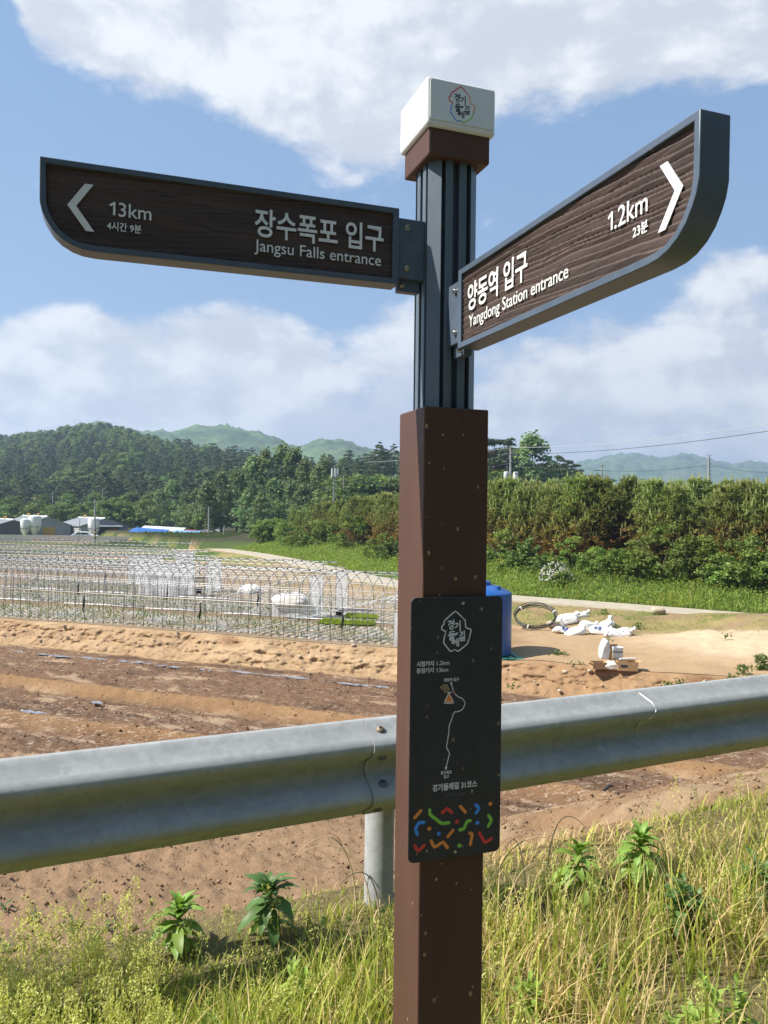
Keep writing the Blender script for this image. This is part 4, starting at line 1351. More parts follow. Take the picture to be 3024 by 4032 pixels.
def lumpy(name, rx, ry, rz, seed, amp=.25, nu=18, nv=11, flat=.35, mat=None, parent=None, freq=1.7):
    """soft bag-like body with creases"""
    u = np.linspace(0, 2 * math.pi, nu, endpoint=False); w = np.linspace(-math.pi / 2, math.pi / 2, nv)
    U_, W_ = np.meshgrid(u, w)
    cx = np.sign(np.cos(U_)) * np.abs(np.cos(U_)) ** .75 * np.cos(W_) ** .7; cy = np.sign(np.sin(U_)) * np.abs(np.sin(U_)) ** .75 * np.cos(W_) ** .7; cz = np.sin(W_)
    d = 1 + amp * (fbm(cx * freq + seed, cy * freq + cz * freq, 3, seed) * 2 + .5 * np.abs(fbm(cx * 4 + seed, cy * 4 - cz * 3, 2, seed + 3)))
    v = np.stack([cx * rx * d, cy * ry * d, np.maximum(cz, -.75) * rz * d], -1).reshape(-1, 3)
    v[:, 2] -= v[:, 2].min()
    idx = np.arange(nu * nv).reshape(nv, nu)
    q = np.stack([idx[:-1], np.roll(idx[:-1], -1, 1), np.roll(idx[1:], -1, 1), idx[1:]], -1).reshape(-1, 4)
    return npmesh(name, v, q, mat, smooth=True)


def sackmesh(name, L, Wd, H, seed, mat):
    """filled woven sack: pillow with pinched corners, folds and slumped sides"""
    nu, nv = 34, 18
    u = np.linspace(0, 2 * math.pi, nu, endpoint=False); w = np.linspace(-math.pi / 2, math.pi / 2, nv)
    U_, W_ = np.meshgrid(u, w)
    sg = lambda a, e: np.sign(a) * np.abs(a) ** e
    cw = np.cos(W_) ** .42
    x = sg(np.cos(U_), .45) * cw; y = sg(np.sin(U_), .55) * cw; z = sg(np.sin(W_), .8) * (1 - .45 * np.abs(x) ** 3 - .25 * np.abs(y) ** 3)
    fold = np.abs(fbm(x * 1.6 + seed * 3.1, y * 1.6 + z * 1.3, 3, seed)); fold2 = np.abs(fbm(x * 3.5 + z * 2 + seed, y * 3.5 - z, 3, seed + 7))
    d = 1 + .22 * fbm(x * .9 + seed, y * .9 + z, 2, seed + 3) - .34 * (.22 - fold).clip(0, 1) * 1.6 - .30 * (.15 - fold2).clip(0, 1)
    sag = .12 * fbm(x * 1.1 + seed * 1.7, y * 1.1, 2, seed + 11)
    v = np.stack([x * L * d, y * Wd * d, (z + sag) * H * d], -1).reshape(-1, 3)
    v[:, 2] = np.maximum(v[:, 2], -H * .55); v[:, 2] -= v[:, 2].min()
    idx = np.arange(nu * nv).reshape(nv, nu)
    q = np.stack([idx[:-1], np.roll(idx[:-1], -1, 1), np.roll(idx[1:], -1, 1), idx[1:]], -1).reshape(-1, 4)
    return npmesh(name, v, q, mat, smooth=True)


p = gnd(540, 1282, G); p.z = float(zterrace(p.x, p.y))
o = link('cloth_bundle', sackmesh('cloth_bundle', .75, .5, .36, 3, MAT['cloth']), None, p); o.rotation_euler = (0, -.15, -.4)
tag(o, 'crumpled off white sheet heaped behind the greenhouse pipes', 'cloth')
x_, y_ = uv(UEND[1] - 1.0, GP + .1)
o = link('cloth_bundle', sackmesh('cloth_bundle', .95, .36, .40, 9, MAT['cloth']), None, (x_, y_, G + .55)); o.rotation_euler = (0, 0, ANG)
tag(o, 'white sheet rolled over the low side curtain of the second frame', 'cloth')

# ------------------------------------------------------------------ tank yard
TC = Vector((3.47, 27.85, G))
TC.z = float(zterrace(TC.x, TC.y))
pal = empty('pallet', TC, .1); pal.scale = (1.04, 1.04, 1.04); tag(pal, 'green plastic pallet under the blue water tank', 'pallet')
for i in range(9):
    link('plank', MB().box((-1.06 + i * .265, 0, .125), (.2, 2.24, .03)).mesh('plank', MAT['pallet']), pal)
for i in (-1, 0, 1):
    for j in (-1, 0, 1):
        link('foot', MB().box((i * .98, j * .98, .055), (.2, .2, .11)).mesh('foot', MAT['pallet']), pal)
tk = empty('water_tank', (TC.x, TC.y, TC.z + .147)); tk.scale = (1.04, 1.04, 1.04); tag(tk, 'large blue plastic water tank on a green pallet behind the signpost', 'water tank')
pr = [(.97, 0), (1.0, .04), (1.0, .30)]
pr += [(1.0, 1.98), (.985, 2.04), (.93, 2.09), (.70, 2.20), (.42, 2.29), (.30, 2.31), (0, 2.31)]
MB().lathe(pr, n=56).build('body', MAT['tank'], tk, smooth=.5)
MB().lathe([(.30, 2.30), (.30, 2.40), (.27, 2.43), (0, 2.44)], n=28).build('lid', MAT['tank'], tk, smooth=.6)
MB().lathe([(.10, 0), (.10, .07), (.085, .085), (0, .085)], (.48, -.42, 2.215), n=18).build('inlet_cap', MAT['tank'], tk, smooth=.6)
MB().lathe([(.05, 0), (.05, .10), (.065, .10), (.065, .14), (0, .14)], (.2, -.98, .14), n=14, axis=Matrix.Rotation(rad(90), 3, 'X')).build('outlet', MAT['bin'], tk)

# coil of black pipe leaning on the slope
hc = gnd(1155, 1344, G + .35)
hz_ = float(zterrace(hc.x, hc.y))
hr = empty('hose_coil', (hc.x, hc.y, hz_ + .03)); tag(hr, 'big coil of black pipe leaning on the grassy slope', 'hose coil')
hr.rotation_euler = (rad(28), 0, rad(-14))
r3 = random.Random(4)
for k in range(7):
    R = .86 + .035 * r3.uniform(-1, 1); ox, oy = r3.uniform(-.05, .05), r3.uniform(-.05, .05)
    mbk = MB(); ph = r3.uniform(0, 6)
    pts_ = [(ox + R * math.cos(a), oy + R * math.sin(a) + R, .04 + .022 * k + .02 * math.sin(2 * a + ph)) for a in np.linspace(0, 2 * math.pi, 41)]
    mbk.tube(pts_, .015, 6, cap=False); mbk.build('pipe_turn', MAT['hose'], hr, smooth=True)
for a in (.4, 2.5, 4.4):
    link('tie', MB().lathe([(.035, -.02), (.1, -.02), (.1, .02), (.035, .02)], (0, 0, 0), 10).mesh('tie', MAT['cloth']), hr, (.86 * math.cos(a), .86 * math.sin(a) + .86, .1)).rotation_euler = (rad(90), 0, a)

MAT['sack_tan'] = material('stained sack', (.55, .46, .36), (.45, .36, .27), 6, rough=.8)
# white sacks
SACKS = [(1198, 1354, .5, .34, .30, .2, 'tan tinted'), (1222, 1344, .55, .36, .34, -.1, ''), (1252, 1341, .5, .34, .34, .3, ''), (1213, 1364, .5, .34, .32, .1, 'blue'), (1243, 1367, .62, .36, .34, 0, ''),
         (1268, 1360, .45, .34, .42, .5, 'blue'), (1290, 1368, .48, .36, .46, -.3, 'blue'), (1312, 1360, .46, .3, .38, .7, ''), (1322, 1374, .62, .36, .38, .1, ''), (1349, 1374, .44, .34, .40, -.6, ''), (1231, 1352, .5, .3, .5, .2, '')]
DESC = ['tan stained sack lying at the hose coil end of the pile', 'plump white sack on the back row of the pile, second from the hose coil', 'white sack with a tucked end on top at the back of the pile', 'white sack with blue print at the front beside the tan stained one',
        'long white sack lying flat at the front of the pile', 'upright white sack with a blue mark in the middle of the pile', 'tall white sack with a dark round mark facing the dirt yard', 'leaning white sack with its top folded over, behind the flat one at the far end', 'wide white sack lying loose, next to last in the pile', 'last white sack of the pile, farthest from the hose coil', 'white sack wedged between the back and front rows of the pile']
for i, (x, y, a, b, h, rz, t) in enumerate(SACKS):
    p = gnd(x, y, G + .1); p.z = float(zterrace(p.x, p.y)) - .03
    me = sackmesh('sack', a * .80, b * .95, h * .56, 20 + i, MAT['sack_tan'] if i == 0 else MAT['sack'])
    o = link('sack', me, None, p); o.rotation_euler = (.30 * math.sin(i * 1.7), .35 * math.cos(i * 2.3), rz)
    tag(o, DESC[i], 'sack', 'white sacks piled at the foot of the slope')
    # tied neck
    MB().tube([(a * .62, 0, h * .55), (a * .82, .02, h * .70), (a * .92, .03, h * .72), (a * 1.06, .05, h * .80)], [.15, .06, .05, .11], 8).build('sack_neck', MAT['sack'], o, smooth=True)
    if t == 'blue':
        mbk = MB()
        for k in range(2):
            mbk.box((-.08 + k * .16, -b * .92, h * .55), (.12, .02, .10 + .05 * k), rz=.1)
        mbk.build('print_patch', MAT['sackprint'], o)

# boxes, bag and bucket at the edge of the bank
def zt(p): return float(zterrace(p.x, p.y))
bxp = gnd(1300, 1443, G); bz = zt(bxp)


def carton(loc, size, rz, label, flaps=True, printed=False):
    root = empty('cardboard_box', loc, rz); tag(root, label, 'cardboard box', 'cardboard boxes at the edge of the bank')
    w, d, h = size; t = .008
    mbk = MB()
    mbk.box((0, 0, t / 2), (w, d, t)).box((0, -d / 2 + t / 2, h / 2 + t), (w, t, h)).box((0, d / 2 - t / 2, h / 2 + t), (w, t, h)).box((-w / 2 + t / 2, 0, h / 2 + t), (t, d - 2 * t, h)).box((w / 2 - t / 2, 0, h / 2 + t), (t, d - 2 * t, h))
    mbk.build('carton_body', MAT['card'], root)
    if flaps:
        for sx in (-1, 1):
            f = MB().box((0, 0, 0), (t, d * .96, w * .24)).build('flap', MAT['card'], root)
            f.location = (sx * (w / 2 + w * .09), 0, h - .01); f.rotation_euler = (0, sx * rad(62), 0)
    else:
        MB().box((0, 0, h + t * 1.6), (w, d, t)).build('flap', MAT['card'], root)
    if printed:
        MB().box((-w * .2, -d / 2 - .002, h * .55), (w * .35, .004, h * .3)).build('print_patch', MAT['ink'], root)
    return root


def yard(x, y, dz=0.0):
    p = gnd(x, y, G); p.z = zt(p) + dz; return p


carton(yard(1292, 1447), (.46, .34, .20), .1, 'low open cardboard box under the white bag')
carton(yard(1354, 1450), (.60, .40, .27), -.12, 'widest cardboard box, printed side facing the field, at the end of the heap', printed=True)
carton(yard(1319, 1436), (.30, .26, .60), .25, 'tall narrow cardboard box standing at the back of the heap', flaps=False)
p = yard(1303, 1443, .24)
o = link('white_bag', sackmesh('white_bag', .17, .15, .42, 41, MAT['sack']), None, p); o.rotation_euler = (.05, .1, .3)
tag(o, 'tall white plastic bag standing on the low cardboard box', 'bag')
MB().tube([(0, 0, .72), (.01, 0, .80), (.03, .02, .88)], [.10, .035, .07], 8).build('bag_neck', MAT['sack'], o, smooth=True)
p = yard(1334, 1441, 0)
bk = empty('bucket', (p.x, p.y, p.z + .01)); tag(bk, 'white paint bucket with grey bands between the cardboard boxes', 'bucket')
MB().lathe([(.155, .22), (.16, .24), (.165, .54), (.175, .54), (.175, .57), (.16, .57), (.15, .26), (0, .26)], n=24).build('body', MAT['white'], bk, smooth=.6)
MB().lathe([(.18, 0), (.18, .22), (0, .22)], n=20).build('upturned_base', MAT['card'], bk)
MB().lathe([(.1665, .40), (.1675, .43), (.1665, .46)], n=24).build('band', MAT['pole_c'], bk)
MB().tube([(.17 * math.cos(a), .17 * math.sin(a), .55 + .02 * math.sin(a)) for a in np.linspace(0, math.pi, 11)], .005, 5).build('handle', MAT['pipe'], bk)
p = yard(1324, 1448)
o = link('white_bag', sackmesh('white_bag', .28, .18, .16, 47, MAT['sack']), None, p)
tag(o, 'crumpled pale bag lying flat in front of the bucket', 'bag')
p = yard(1352, 1448)
o = link('film_roll', MB().tube([(-.22, -.05, .315), (.30, .05, .32)], .03, 10).mesh('film_roll', MAT['sack'], .6), None, p)
tag(o, 'thin white roll lying across the wide cardboard box', 'roll')
# straw coloured stone on the slope
p = gnd(1327 + 265, 1322 + 14, G + .4)
p = gnd(1592, 1436, G); p = at(1591, 1433, 33.0); p = gnd(1591, 1433, G)
p = gnd(1592, 1436, G)
q_ = gnd(2590 / K * 1.0, 2437 / K, G + .3); q_.z = zt(q_)
o = link('stone', lumpy('stone', .30, .22, .17, 77, .22, mat=material('pale stone', (.46, .40, .30), (.38, .30, .2), 5, rough=.9)), None, q_)
tag(o, 'pale yellowish stone lying on the dry slope below the path', 'stone')
for i, (x, y) in enumerate([(1240, 1437), (1110, 1456), (1135, 1447), (1180, 1470), (1200, 1452)]):
    pass

# stones showing in the bank face
stone_me = [lumpy('stone', .14, .10, .09, 90 + k, .3, 10, 7, mat=MAT['mud'] if k == 9 else material('river stone', (.48, .40, .30), (.40, .32, .23), 7, rough=.9)) for k in range(1)]
rs = random.Random(12)
mbs_v, mbs_q = [], []
base_v = np.empty(len(stone_me[0].vertices) * 3, np.float32); stone_me[0].vertices.foreach_get('co', base_v); base_v = base_v.reshape(-1, 3)
base_q = np.array([list(pl.vertices) for pl in stone_me[0].polygons])
for i in range(260):
    x = rs.uniform(-22, 12); t = rs.random() ** .7
    yy = float(ybank(x)) - 1.05 * (1 - t) ** 1.3 - .18 * math.sin(math.pi * t); zz = F + (G - F) * t ** .9 - .03
    s_ = rs.uniform(.10, .38) if rs.random() < .92 else rs.uniform(.4, .75); a = rs.uniform(0, 6.28)
    R = np.array([[math.cos(a), -math.sin(a), 0], [math.sin(a), math.cos(a), 0], [0, 0, 1]])
    mbs_q.append(base_q + len(mbs_v) * len(base_v)); mbs_v.append((base_v * s_) @ R.T + np.array([x, yy, zz]))
tag(link('gravel', npmesh('gravel', np.concatenate(mbs_v), np.concatenate(mbs_q), stone_me[0].materials[0], smooth=True)), kind='stuff')
bpy.data.meshes.remove(stone_me[0])

# silver mulch scraps left in the furrows
def scrap(x, w, L, wd, seed, label):
    r = np.random.default_rng(seed)
    nx, ny = 22, 4
    t = np.linspace(0, 1, nx); s = np.linspace(-.5, .5, ny)
    T_, S_ = np.meshgrid(t, s)
    wide = wd * (.35 + .65 * np.abs(np.sin(T_ * r.uniform(4, 9) + seed))) * np.sin(np.pi * np.clip(T_, .03, .97)) ** .4
    X = x + (T_ - .5) * L
    Wc = w + .10 * fbm(T_ * 3 + seed, T_ * 0, 2, seed) + S_ * wide
    Y = ybank(X) - 1.0 - Wc
    Z = F + .09 + .10 * np.abs(fbm(T_ * 7 + seed, S_ * 3, 3, seed + 2)) + .05 * (T_ * 0)
    o = link('mulch_film', npmesh('mulch_film', np.stack([X.ravel(), Y.ravel(), Z.ravel()], 1), grid(nx, ny), MAT['mulch']))
    tag(o, label, 'mulch film', 'torn silver mulch film strips in the field')


rs = random.Random(5)
xx = -19.5; i = 0
while xx < 1.2:
    L = rs.uniform(.5, 2.2)
    ORD = ('the end by the farm side', 'second', 'third', 'fourth', 'fifth', 'sixth', 'seventh', 'eighth', 'ninth', 'tenth', 'eleventh', 'twelfth', 'thirteenth', 'fourteenth')
    scrap(xx + L / 2, 1.75 + rs.uniform(-.12, .12), L, .32, 300 + i, 'torn silver mulch strip below the bank, ' + (ORD[min(i, 13)] + ' from the far left end' if i else 'first at the far left end'))
    xx += L + rs.uniform(.08, .7); i += 1
for x, w, L in ((-14.1, 5.9, .5), (-12.6, 5.8, .4), (-13.4, 9.5, .7), (-9.6, 9.3, .9), (-16.5, 9.6, .5), (-5.4, 9.5, .4), (-3.2, 10.2, .5), (-8.3, 7.6, .4), (-15.2, 13.2, 1.0)):
    scrap(x, w, L, .3, 500 + i, 'small silver mulch scrap on the ploughed beds'); i += 1

# clods and small stones lying loose on the worked soil
def clods(name, X, Y, Z, S, colr, seed):
    r = np.random.default_rng(seed); n = len(X)
    base = np.array([(1, 0, 0), (0, 1, 0), (-1, 0, 0), (0, -1, 0), (0, 0, .8), (0, 0, -.6)], float)
    v = base[None] * r.uniform(.55, 1.35, (n, 6, 1)) * S[:, None, None]
    a = r.uniform(0, 6.28, n); ca, sa = np.cos(a)[:, None], np.sin(a)[:, None]
    x = v[..., 0] * ca - v[..., 1] * sa; y = v[..., 0] * sa + v[..., 1] * ca
    V = np.stack([x + X[:, None], y + Y[:, None], v[..., 2] + Z[:, None]], -1).reshape(-1, 3)
    f = np.array([[0, 1, 4], [1, 2, 4], [2, 3, 4], [3, 0, 4], [1, 0, 5], [2, 1, 5], [3, 2, 5], [0, 3, 5]])
    q = (np.arange(n)[:, None, None] * 6 + f[None]).reshape(-1, 3)
    c = np.concatenate([np.repeat(colr, 6, 0), np.ones((n * 6, 1))], 1)
    return tag(link(name, npmesh(name, V, q, MAT['ground'], col=c)), kind='stuff')


r = np.random.default_rng(44)
fld = COL.objects['field'].data
co = np.empty(len(fld.vertices) * 3, np.float32); fld.vertices.foreach_get('co', co); co = co.reshape(-1, 3)
fcol = np.empty(len(fld.vertices) * 4, np.float32); fld.color_attributes['col'].data.foreach_get('color', fcol); fcol = fcol.reshape(-1, 4)[:, :3]
ok = np.where((co[:, 1] > 8.5) & (np.abs(co[:, 0]) < co[:, 1] * .62 + 1) & (co[:, 1] < 30))[0]
wgt = 1 / co[ok, 1] ** 1.2; wgt /= wgt.sum()
j = r.choice(ok, 17000, p=wgt)
S = r.gamma(2.0, .0065, len(j)) + .006
clods('soil_clods', co[j, 0] + r.normal(0, .03, len(j)), co[j, 1] + r.normal(0, .03, len(j)), co[j, 2] + S * .3, np.minimum(S, .06), fcol[j] * r.uniform(.95, 1.4, (len(j), 1)), 45)
emb = COL.objects['embankment'].data
co = np.empty(len(emb.vertices) * 3, np.float32); emb.vertices.foreach_get('co', co); co = co.reshape(-1, 3)
fcol = np.empty(len(emb.vertices) * 4, np.float32); emb.color_attributes['col'].data.foreach_get('color', fcol); fcol = fcol.reshape(-1, 4)[:, :3]
sd_ = (co[:, 0] - RAIL0[0]) * RAILN[0] + (co[:, 1] - RAIL0[1]) * RAILN[1]
ok = np.where((sd_ > .3) & (sd_ < 9) & (np.abs(co[:, 0]) < co[:, 1] * .62 + 1))[0]
j = r.choice(ok, 9000)
S = r.gamma(2.0, .0055, len(j)) + .004
clods('soil_clods', co[j, 0] + r.normal(0, .03, len(j)), co[j, 1] + r.normal(0, .03, len(j)), co[j, 2] + S * .3, np.minimum(S, .04), fcol[j] * r.uniform(.95, 1.4, (len(j), 1)), 46)

# ------------------------------------------------------------------ farm behind: wall, sheds, silos, poles
MAT['shed_w'] = material('grey shed cladding', (.29, .29, .285), (.34, .34, .33), .5, rough=.8)
MAT['shed_d'] = material('dark shed cladding', (.08, .083, .09), (.10, .103, .11), .5, rough=.8)
MAT['shed_l'] = material('pale louvre boards', (.50, .49, .46), (.40, .39, .37), .4, rough=.8)
MAT['roof_g'] = material('weathered sheet roof', (.42, .43, .44), (.34, .35, .36), .7, rough=.55, metal=.2)
MAT['roof_b'] = material('blue sheet roof', (.02, .13, .42), (.03, .16, .48), .7, rough=.5)
MAT['roof_lb'] = material('pale blue sheet roof', (.22, .42, .66), (.18, .36, .6), .7, rough=.5)
MAT['roof_r'] = material('dull red sheet roof', (.30, .075, .05), (.24, .06, .045), .7, rough=.7)
MAT['ply'] = material('yellow plywood', (.58, .34, .06), (.5, .28, .05), 2, rough=.7)
MAT['silo'] = material('white silo shell', (.74, .74, .70), (.62, .62, .58), .5, rough=.45)
MAT['glass'] = material('window glass', (.03, .04, .05), rough=.1)
MAT['hazard_y'] = material('yellow band', (.6, .42, .03), rough=.6)
FARM = G - .1

wl = empty('boundary_wall', (-30, 126, FARM)); tag(wl, 'long low whitewashed wall in front of the farm sheds', 'wall')
xl = -100
while xl < -26.5:
    L = min(5.0, -26.0 - xl)
    if not (-50.6 < xl + L and xl < -50.2 and False):
        link('wall_section', MB().box((xl + L / 2 + 30, 0, .5), (L - .02, .2, 1.0 + .02 * math.sin(xl))).mesh('wall_section', MAT['wallc']), wl)
    xl += L
link('wall_section', MB().box((3.6, 5.2, .42), (.2, 10, .84)).mesh('wall_section', MAT['wallc']), wl)


def shed(px0, d0, Wg, Ll, yaw, eave, ridge, label, front, side, door=None, louvre=False):
    """gable end starts at photo position px0 at distance d0 and runs right-and-back; the long side runs left-and-back"""
    c0 = at(px0, 1150, d0); c0.z = FARM
    a = rad(yaw); gx = Vector((math.cos(a), math.sin(a), 0)); sx = Vector((-math.sin(a), math.cos(a), 0))
    M = Matrix((gx, sx, UPZ)).transposed().to_4x4()
    root = empty('farm_shed', c0, a); tag(root, label, 'shed', 'grey livestock sheds behind the wall')
    mbk = MB().add([(0, 0, 0), (Wg, 0, 0), (Wg, 0, eave), (Wg / 2, 0, ridge), (0, 0, eave)], [(0, 1, 2, 3, 4)])
    mbk.build('gable_wall', MAT[front], root)
    mbk = MB().add([(0, 0, 0), (0, 0, eave), (0, Ll, eave), (0, Ll, 0), (Wg, 0, 0), (Wg, Ll, 0), (Wg, Ll, eave), (Wg, 0, eave)], [(0, 1, 2, 3), (4, 5, 6, 7)])
    mbk.build('side_wall', MAT[side], root)
    ov = .35; t = .08
    for sgn in (0, 1):
        xe = -ov if not sgn else Wg + ov; ze = eave - ov * (ridge - eave) / (Wg / 2)
        P = [(xe, -ov, ze), (Wg / 2, -ov, ridge), (Wg / 2, Ll + ov, ridge), (xe, Ll + ov, ze)]
        P2 = [(x, y, z + t) for x, y, z in P]
        MB().add(P + P2, [(0, 1, 2, 3), (7, 6, 5, 4), (0, 4, 5, 1), (1, 5, 6, 2), (2, 6, 7, 3), (3, 7, 4, 0)]).build('roof', MAT['roof_g'], root)
    n = int(Ll / .9)
    for sgn in (0, 1):
        for k in range(n):
            y = -ov + (Ll + 2 * ov) * (k + .5) / n
            xe = -ov if not sgn else Wg + ov; ze = eave - ov * (ridge - eave) / (Wg / 2)
            link('roof_rib', MB().tube([(xe, y, ze + t + .02), (Wg / 2, y, ridge + t + .02)], .035, 4).mesh('roof_rib', MAT['roof_g']), root)
    MB().tube([(Wg / 2, -ov, ridge + .12), (Wg / 2, Ll + ov, ridge + .12)], .13, 6).build('ridge_cap', MAT['silo'], root)
    for y in (Ll * .35, Ll * .75):
        MB().lathe([(.22, 0), (.22, .25), (.36, .27), (.05, .45)], (Wg / 2, y, ridge + .2), 10).build('ridge_vent', MAT['ply'], root)
    if louvre:
        for k in range(6):
            link('louvre_board', MB().box((-.05, Ll / 2, .35 + k * .34), (.06, Ll - .4, .27), rot=Matrix.Rotation(.12, 3, 'Y')).mesh('louvre_board', MAT['shed_l']), root)
    if door:
        x0, x1, h, mk = door
        MB().box(((x0 + x1) / 2, -.03, h / 2), (x1 - x0, .06, h)).build('door', MAT[mk], root)
    return root


s1 = shed(48, 141, 8.4, 17, 38, 2.25, 3.75, 'grey gabled shed behind the pair of white silos', 'shed_w', 'shed_d', (3.4, 5.6, 1.9, 'ply'))
s2 = shed(174, 143, 8.6, 15, 38, 2.25, 3.55, 'grey gabled shed behind the single silo, louvred long side', 'shed_w', 'shed_l', (3.0, 5.0, 2.0, 'shed_d'), True)
MB().box((5.9, -.06, 1.05), (1.5, .05, 1.7)).build('door', MAT['ply'], s2)
MB().box((4.8, -.9, 2.25), (4.6, 1.8, .09), rot=Matrix.Rotation(.12, 3, 'X')).build('canopy', MAT['roof_g'], s2)
s3 = shed(-20, 134, 7.0, 16, 38, 2.1, 3.2, 'dark green roofed shed at the edge of the farmyard', 'shed_d', 'shed_d')


def silo(px, top, d, R, label):
    c = at(px, 1150, d); zt_ = at(px, top, d).z
    H = zt_ - FARM
    root = empty('silo', (c.x, c.y, FARM)); tag(root, label, 'silo', 'white feed silos by the sheds')
    cone = H * .40
    MB().lathe([(.16, .45), (R, cone + .45), (R, H - R * .42), (R * .92, H - R * .22), (R * .62, H - R * .06), (.22, H), (.22, H + .06), (0, H + .06)], n=28).build('hopper', MAT['silo'], root, smooth=.5)
    MB().lathe([(R + .005, cone + .42), (R + .05, cone + .45), (R + .05, cone + .52), (R + .005, cone + .55)], n=28).build('band', MAT['pipe'], root)
    for k in range(4):
        a = math.pi / 4 + k * math.pi / 2
        link('leg', MB().tube([(R * math.cos(a), R * math.sin(a), 0), (R * math.cos(a), R * math.sin(a), cone + .9)], .05, 5).mesh('leg', MAT['pipe']), root)
    return root


silo(75, 1112.5, 135, 1.02, 'taller white feed silo of the pair in front of the gabled shed')
silo(54, 1120.0, 134, .74, 'shorter white feed silo beside the taller one')
silo(202, 1118.0, 134, .92, 'single white feed silo beside the utility pole')


def lean(name, px0, px1, d, ytop0, ytop1, depth, roof, label, wall='shed_d', window=False):
    a = at(px0, ytop0, d); b = at(px1, ytop1, d)
    root = empty(name, (a.x, d, FARM)); tag(root, label, 'shed')
    w = b.x - a.x; h0, h1 = a.z - FARM, b.z - FARM
    MB().add([(.3, .3, 0), (w - .3, .3, 0), (w - .3, .3, h1 - .03), (.3, .3, h0 - .03), (.3, depth, 0), (w - .3, depth, 0), (w - .3, depth, h1 + .5), (.3, depth, h0 + .5)], [(0, 1, 2, 3), (1, 5, 6, 2), (5, 4, 7, 6), (4, 0, 3, 7)]).build('wall', MAT[wall], root)
    P = [(0, 0, h0), (w, 0, h1), (w, depth + .2, h1 + .62), (0, depth + .2, h0 + .62)]
    MB().add(P + [(x, y, z + .08) for x, y, z in P], [(3, 2, 1, 0), (4, 5, 6, 7), (0, 1, 5, 4), (1, 2, 6, 5), (2, 3, 7, 6), (3, 0, 4, 7)]).build('roof', MAT[roof], root)
    for k in range(1, int(w / .8)):
        x = k * .8; zz = h0 + (h1 - h0) * x / w
        link('roof_rib', MB().tube([(x, 0, zz + .1), (x, depth + .2, zz + .72)], .03, 4).mesh('roof_rib', MAT[roof]), root)
    if window:
        f = MB().box((w * .30, .27, h0 - .75), (1.1, .08, .8)).build('window', MAT['silo'], root)
        for sx in (-1, 1): link('pane', MB().box((w * .30 + sx * .26, .22, h0 - .75), (.42, .04, .62)).mesh('pane', MAT['glass']), f)
    return root


lean('lean_to_shed', 277, 352, 133, 1149.0, 1154, 4.0, 'roof_b', 'low dark shed with a bright blue sheet roof and a window', window=True)
lean('lean_to_shed', 300, 392, 137.5, 1144.5, 1149.5, 3.0, 'silo', 'low shed with a white sheet roof behind the blue one')
lean('lean_to_shed', 366, 424, 132.5, 1155.0, 1157, 3.0, 'roof_lb', 'low shed with a pale blue roof between the blue and red roofs')
lean('lean_to_shed', 392, 444, 136.5, 1153.2, 1155.5, 3.0, 'roof_r', 'low shed with a dull red roof at the end of the wall')
pt_ = at(468, 1158, 150)
tn = empty('vinyl_tunnel', (pt_.x, pt_.y, FARM)); tag(tn, 'small white vinyl tunnel past the end of the wall', 'greenhouse')
pr = [(2.6 * math.cos(a), 1.9 * math.sin(a)) for a in np.linspace(0, math.pi, 13)]
MB().prism(pr, 0, 12, Matrix.Rotation(rad(90), 4, 'X') @ Matrix.Rotation(0, 4, 'Z')).build('cover', MAT['cloth'], tn, smooth=.7)
for k in range(7): link('hoop', MB().tube([(x * 1.012, -k * 2.0 + .01, z * 1.012) for x, z in pr], .035, 4).mesh('hoop', MAT['pipe']), tn)

# car parked behind the wall, only its upper half shows
cp_ = at(184, 1152, 131)
cr = empty('parked_car', (cp_.x, cp_.y, FARM), .15); tag(cr, 'white car parked behind the wall beside the single silo', 'car')
sec = [(-2.0, .35), (2.05, .35), (2.1, .75), (1.95, .95), (1.0, 1.05), (.45, 1.48), (-1.0, 1.52), (-1.85, 1.1), (-2.05, .9)]
MB().prism([(x, z) for x, z in sec], -.82, .82, Matrix.Rotation(rad(90), 4, 'X')).build('body', MAT['white'], cr, bevel=.08)
for pane in ([(-1.5, 1.08), (-.55, 1.08), (-.55, 1.43), (-.98, 1.42)], [(-.45, 1.08), (.75, 1.08), (.38, 1.40), (-.45, 1.43)]):
    MB().prism(pane, .825, .835, Matrix.Rotation(rad(90), 4, 'X')).build('side_window', MAT['glass'], cr)
for sx in (-1.25, 1.3):
    for sy in (-.76, .76):
        link('wheel', MB().lathe([(.0, -.1), (.31, -.1), (.33, -.06), (.33, .06), (.31, .1), (0, .1)], (0, 0, 0), 18, axis=Matrix.Rotation(rad(90), 3, 'X')).mesh('wheel', MAT['strap']), cr, (sx, sy, .33))


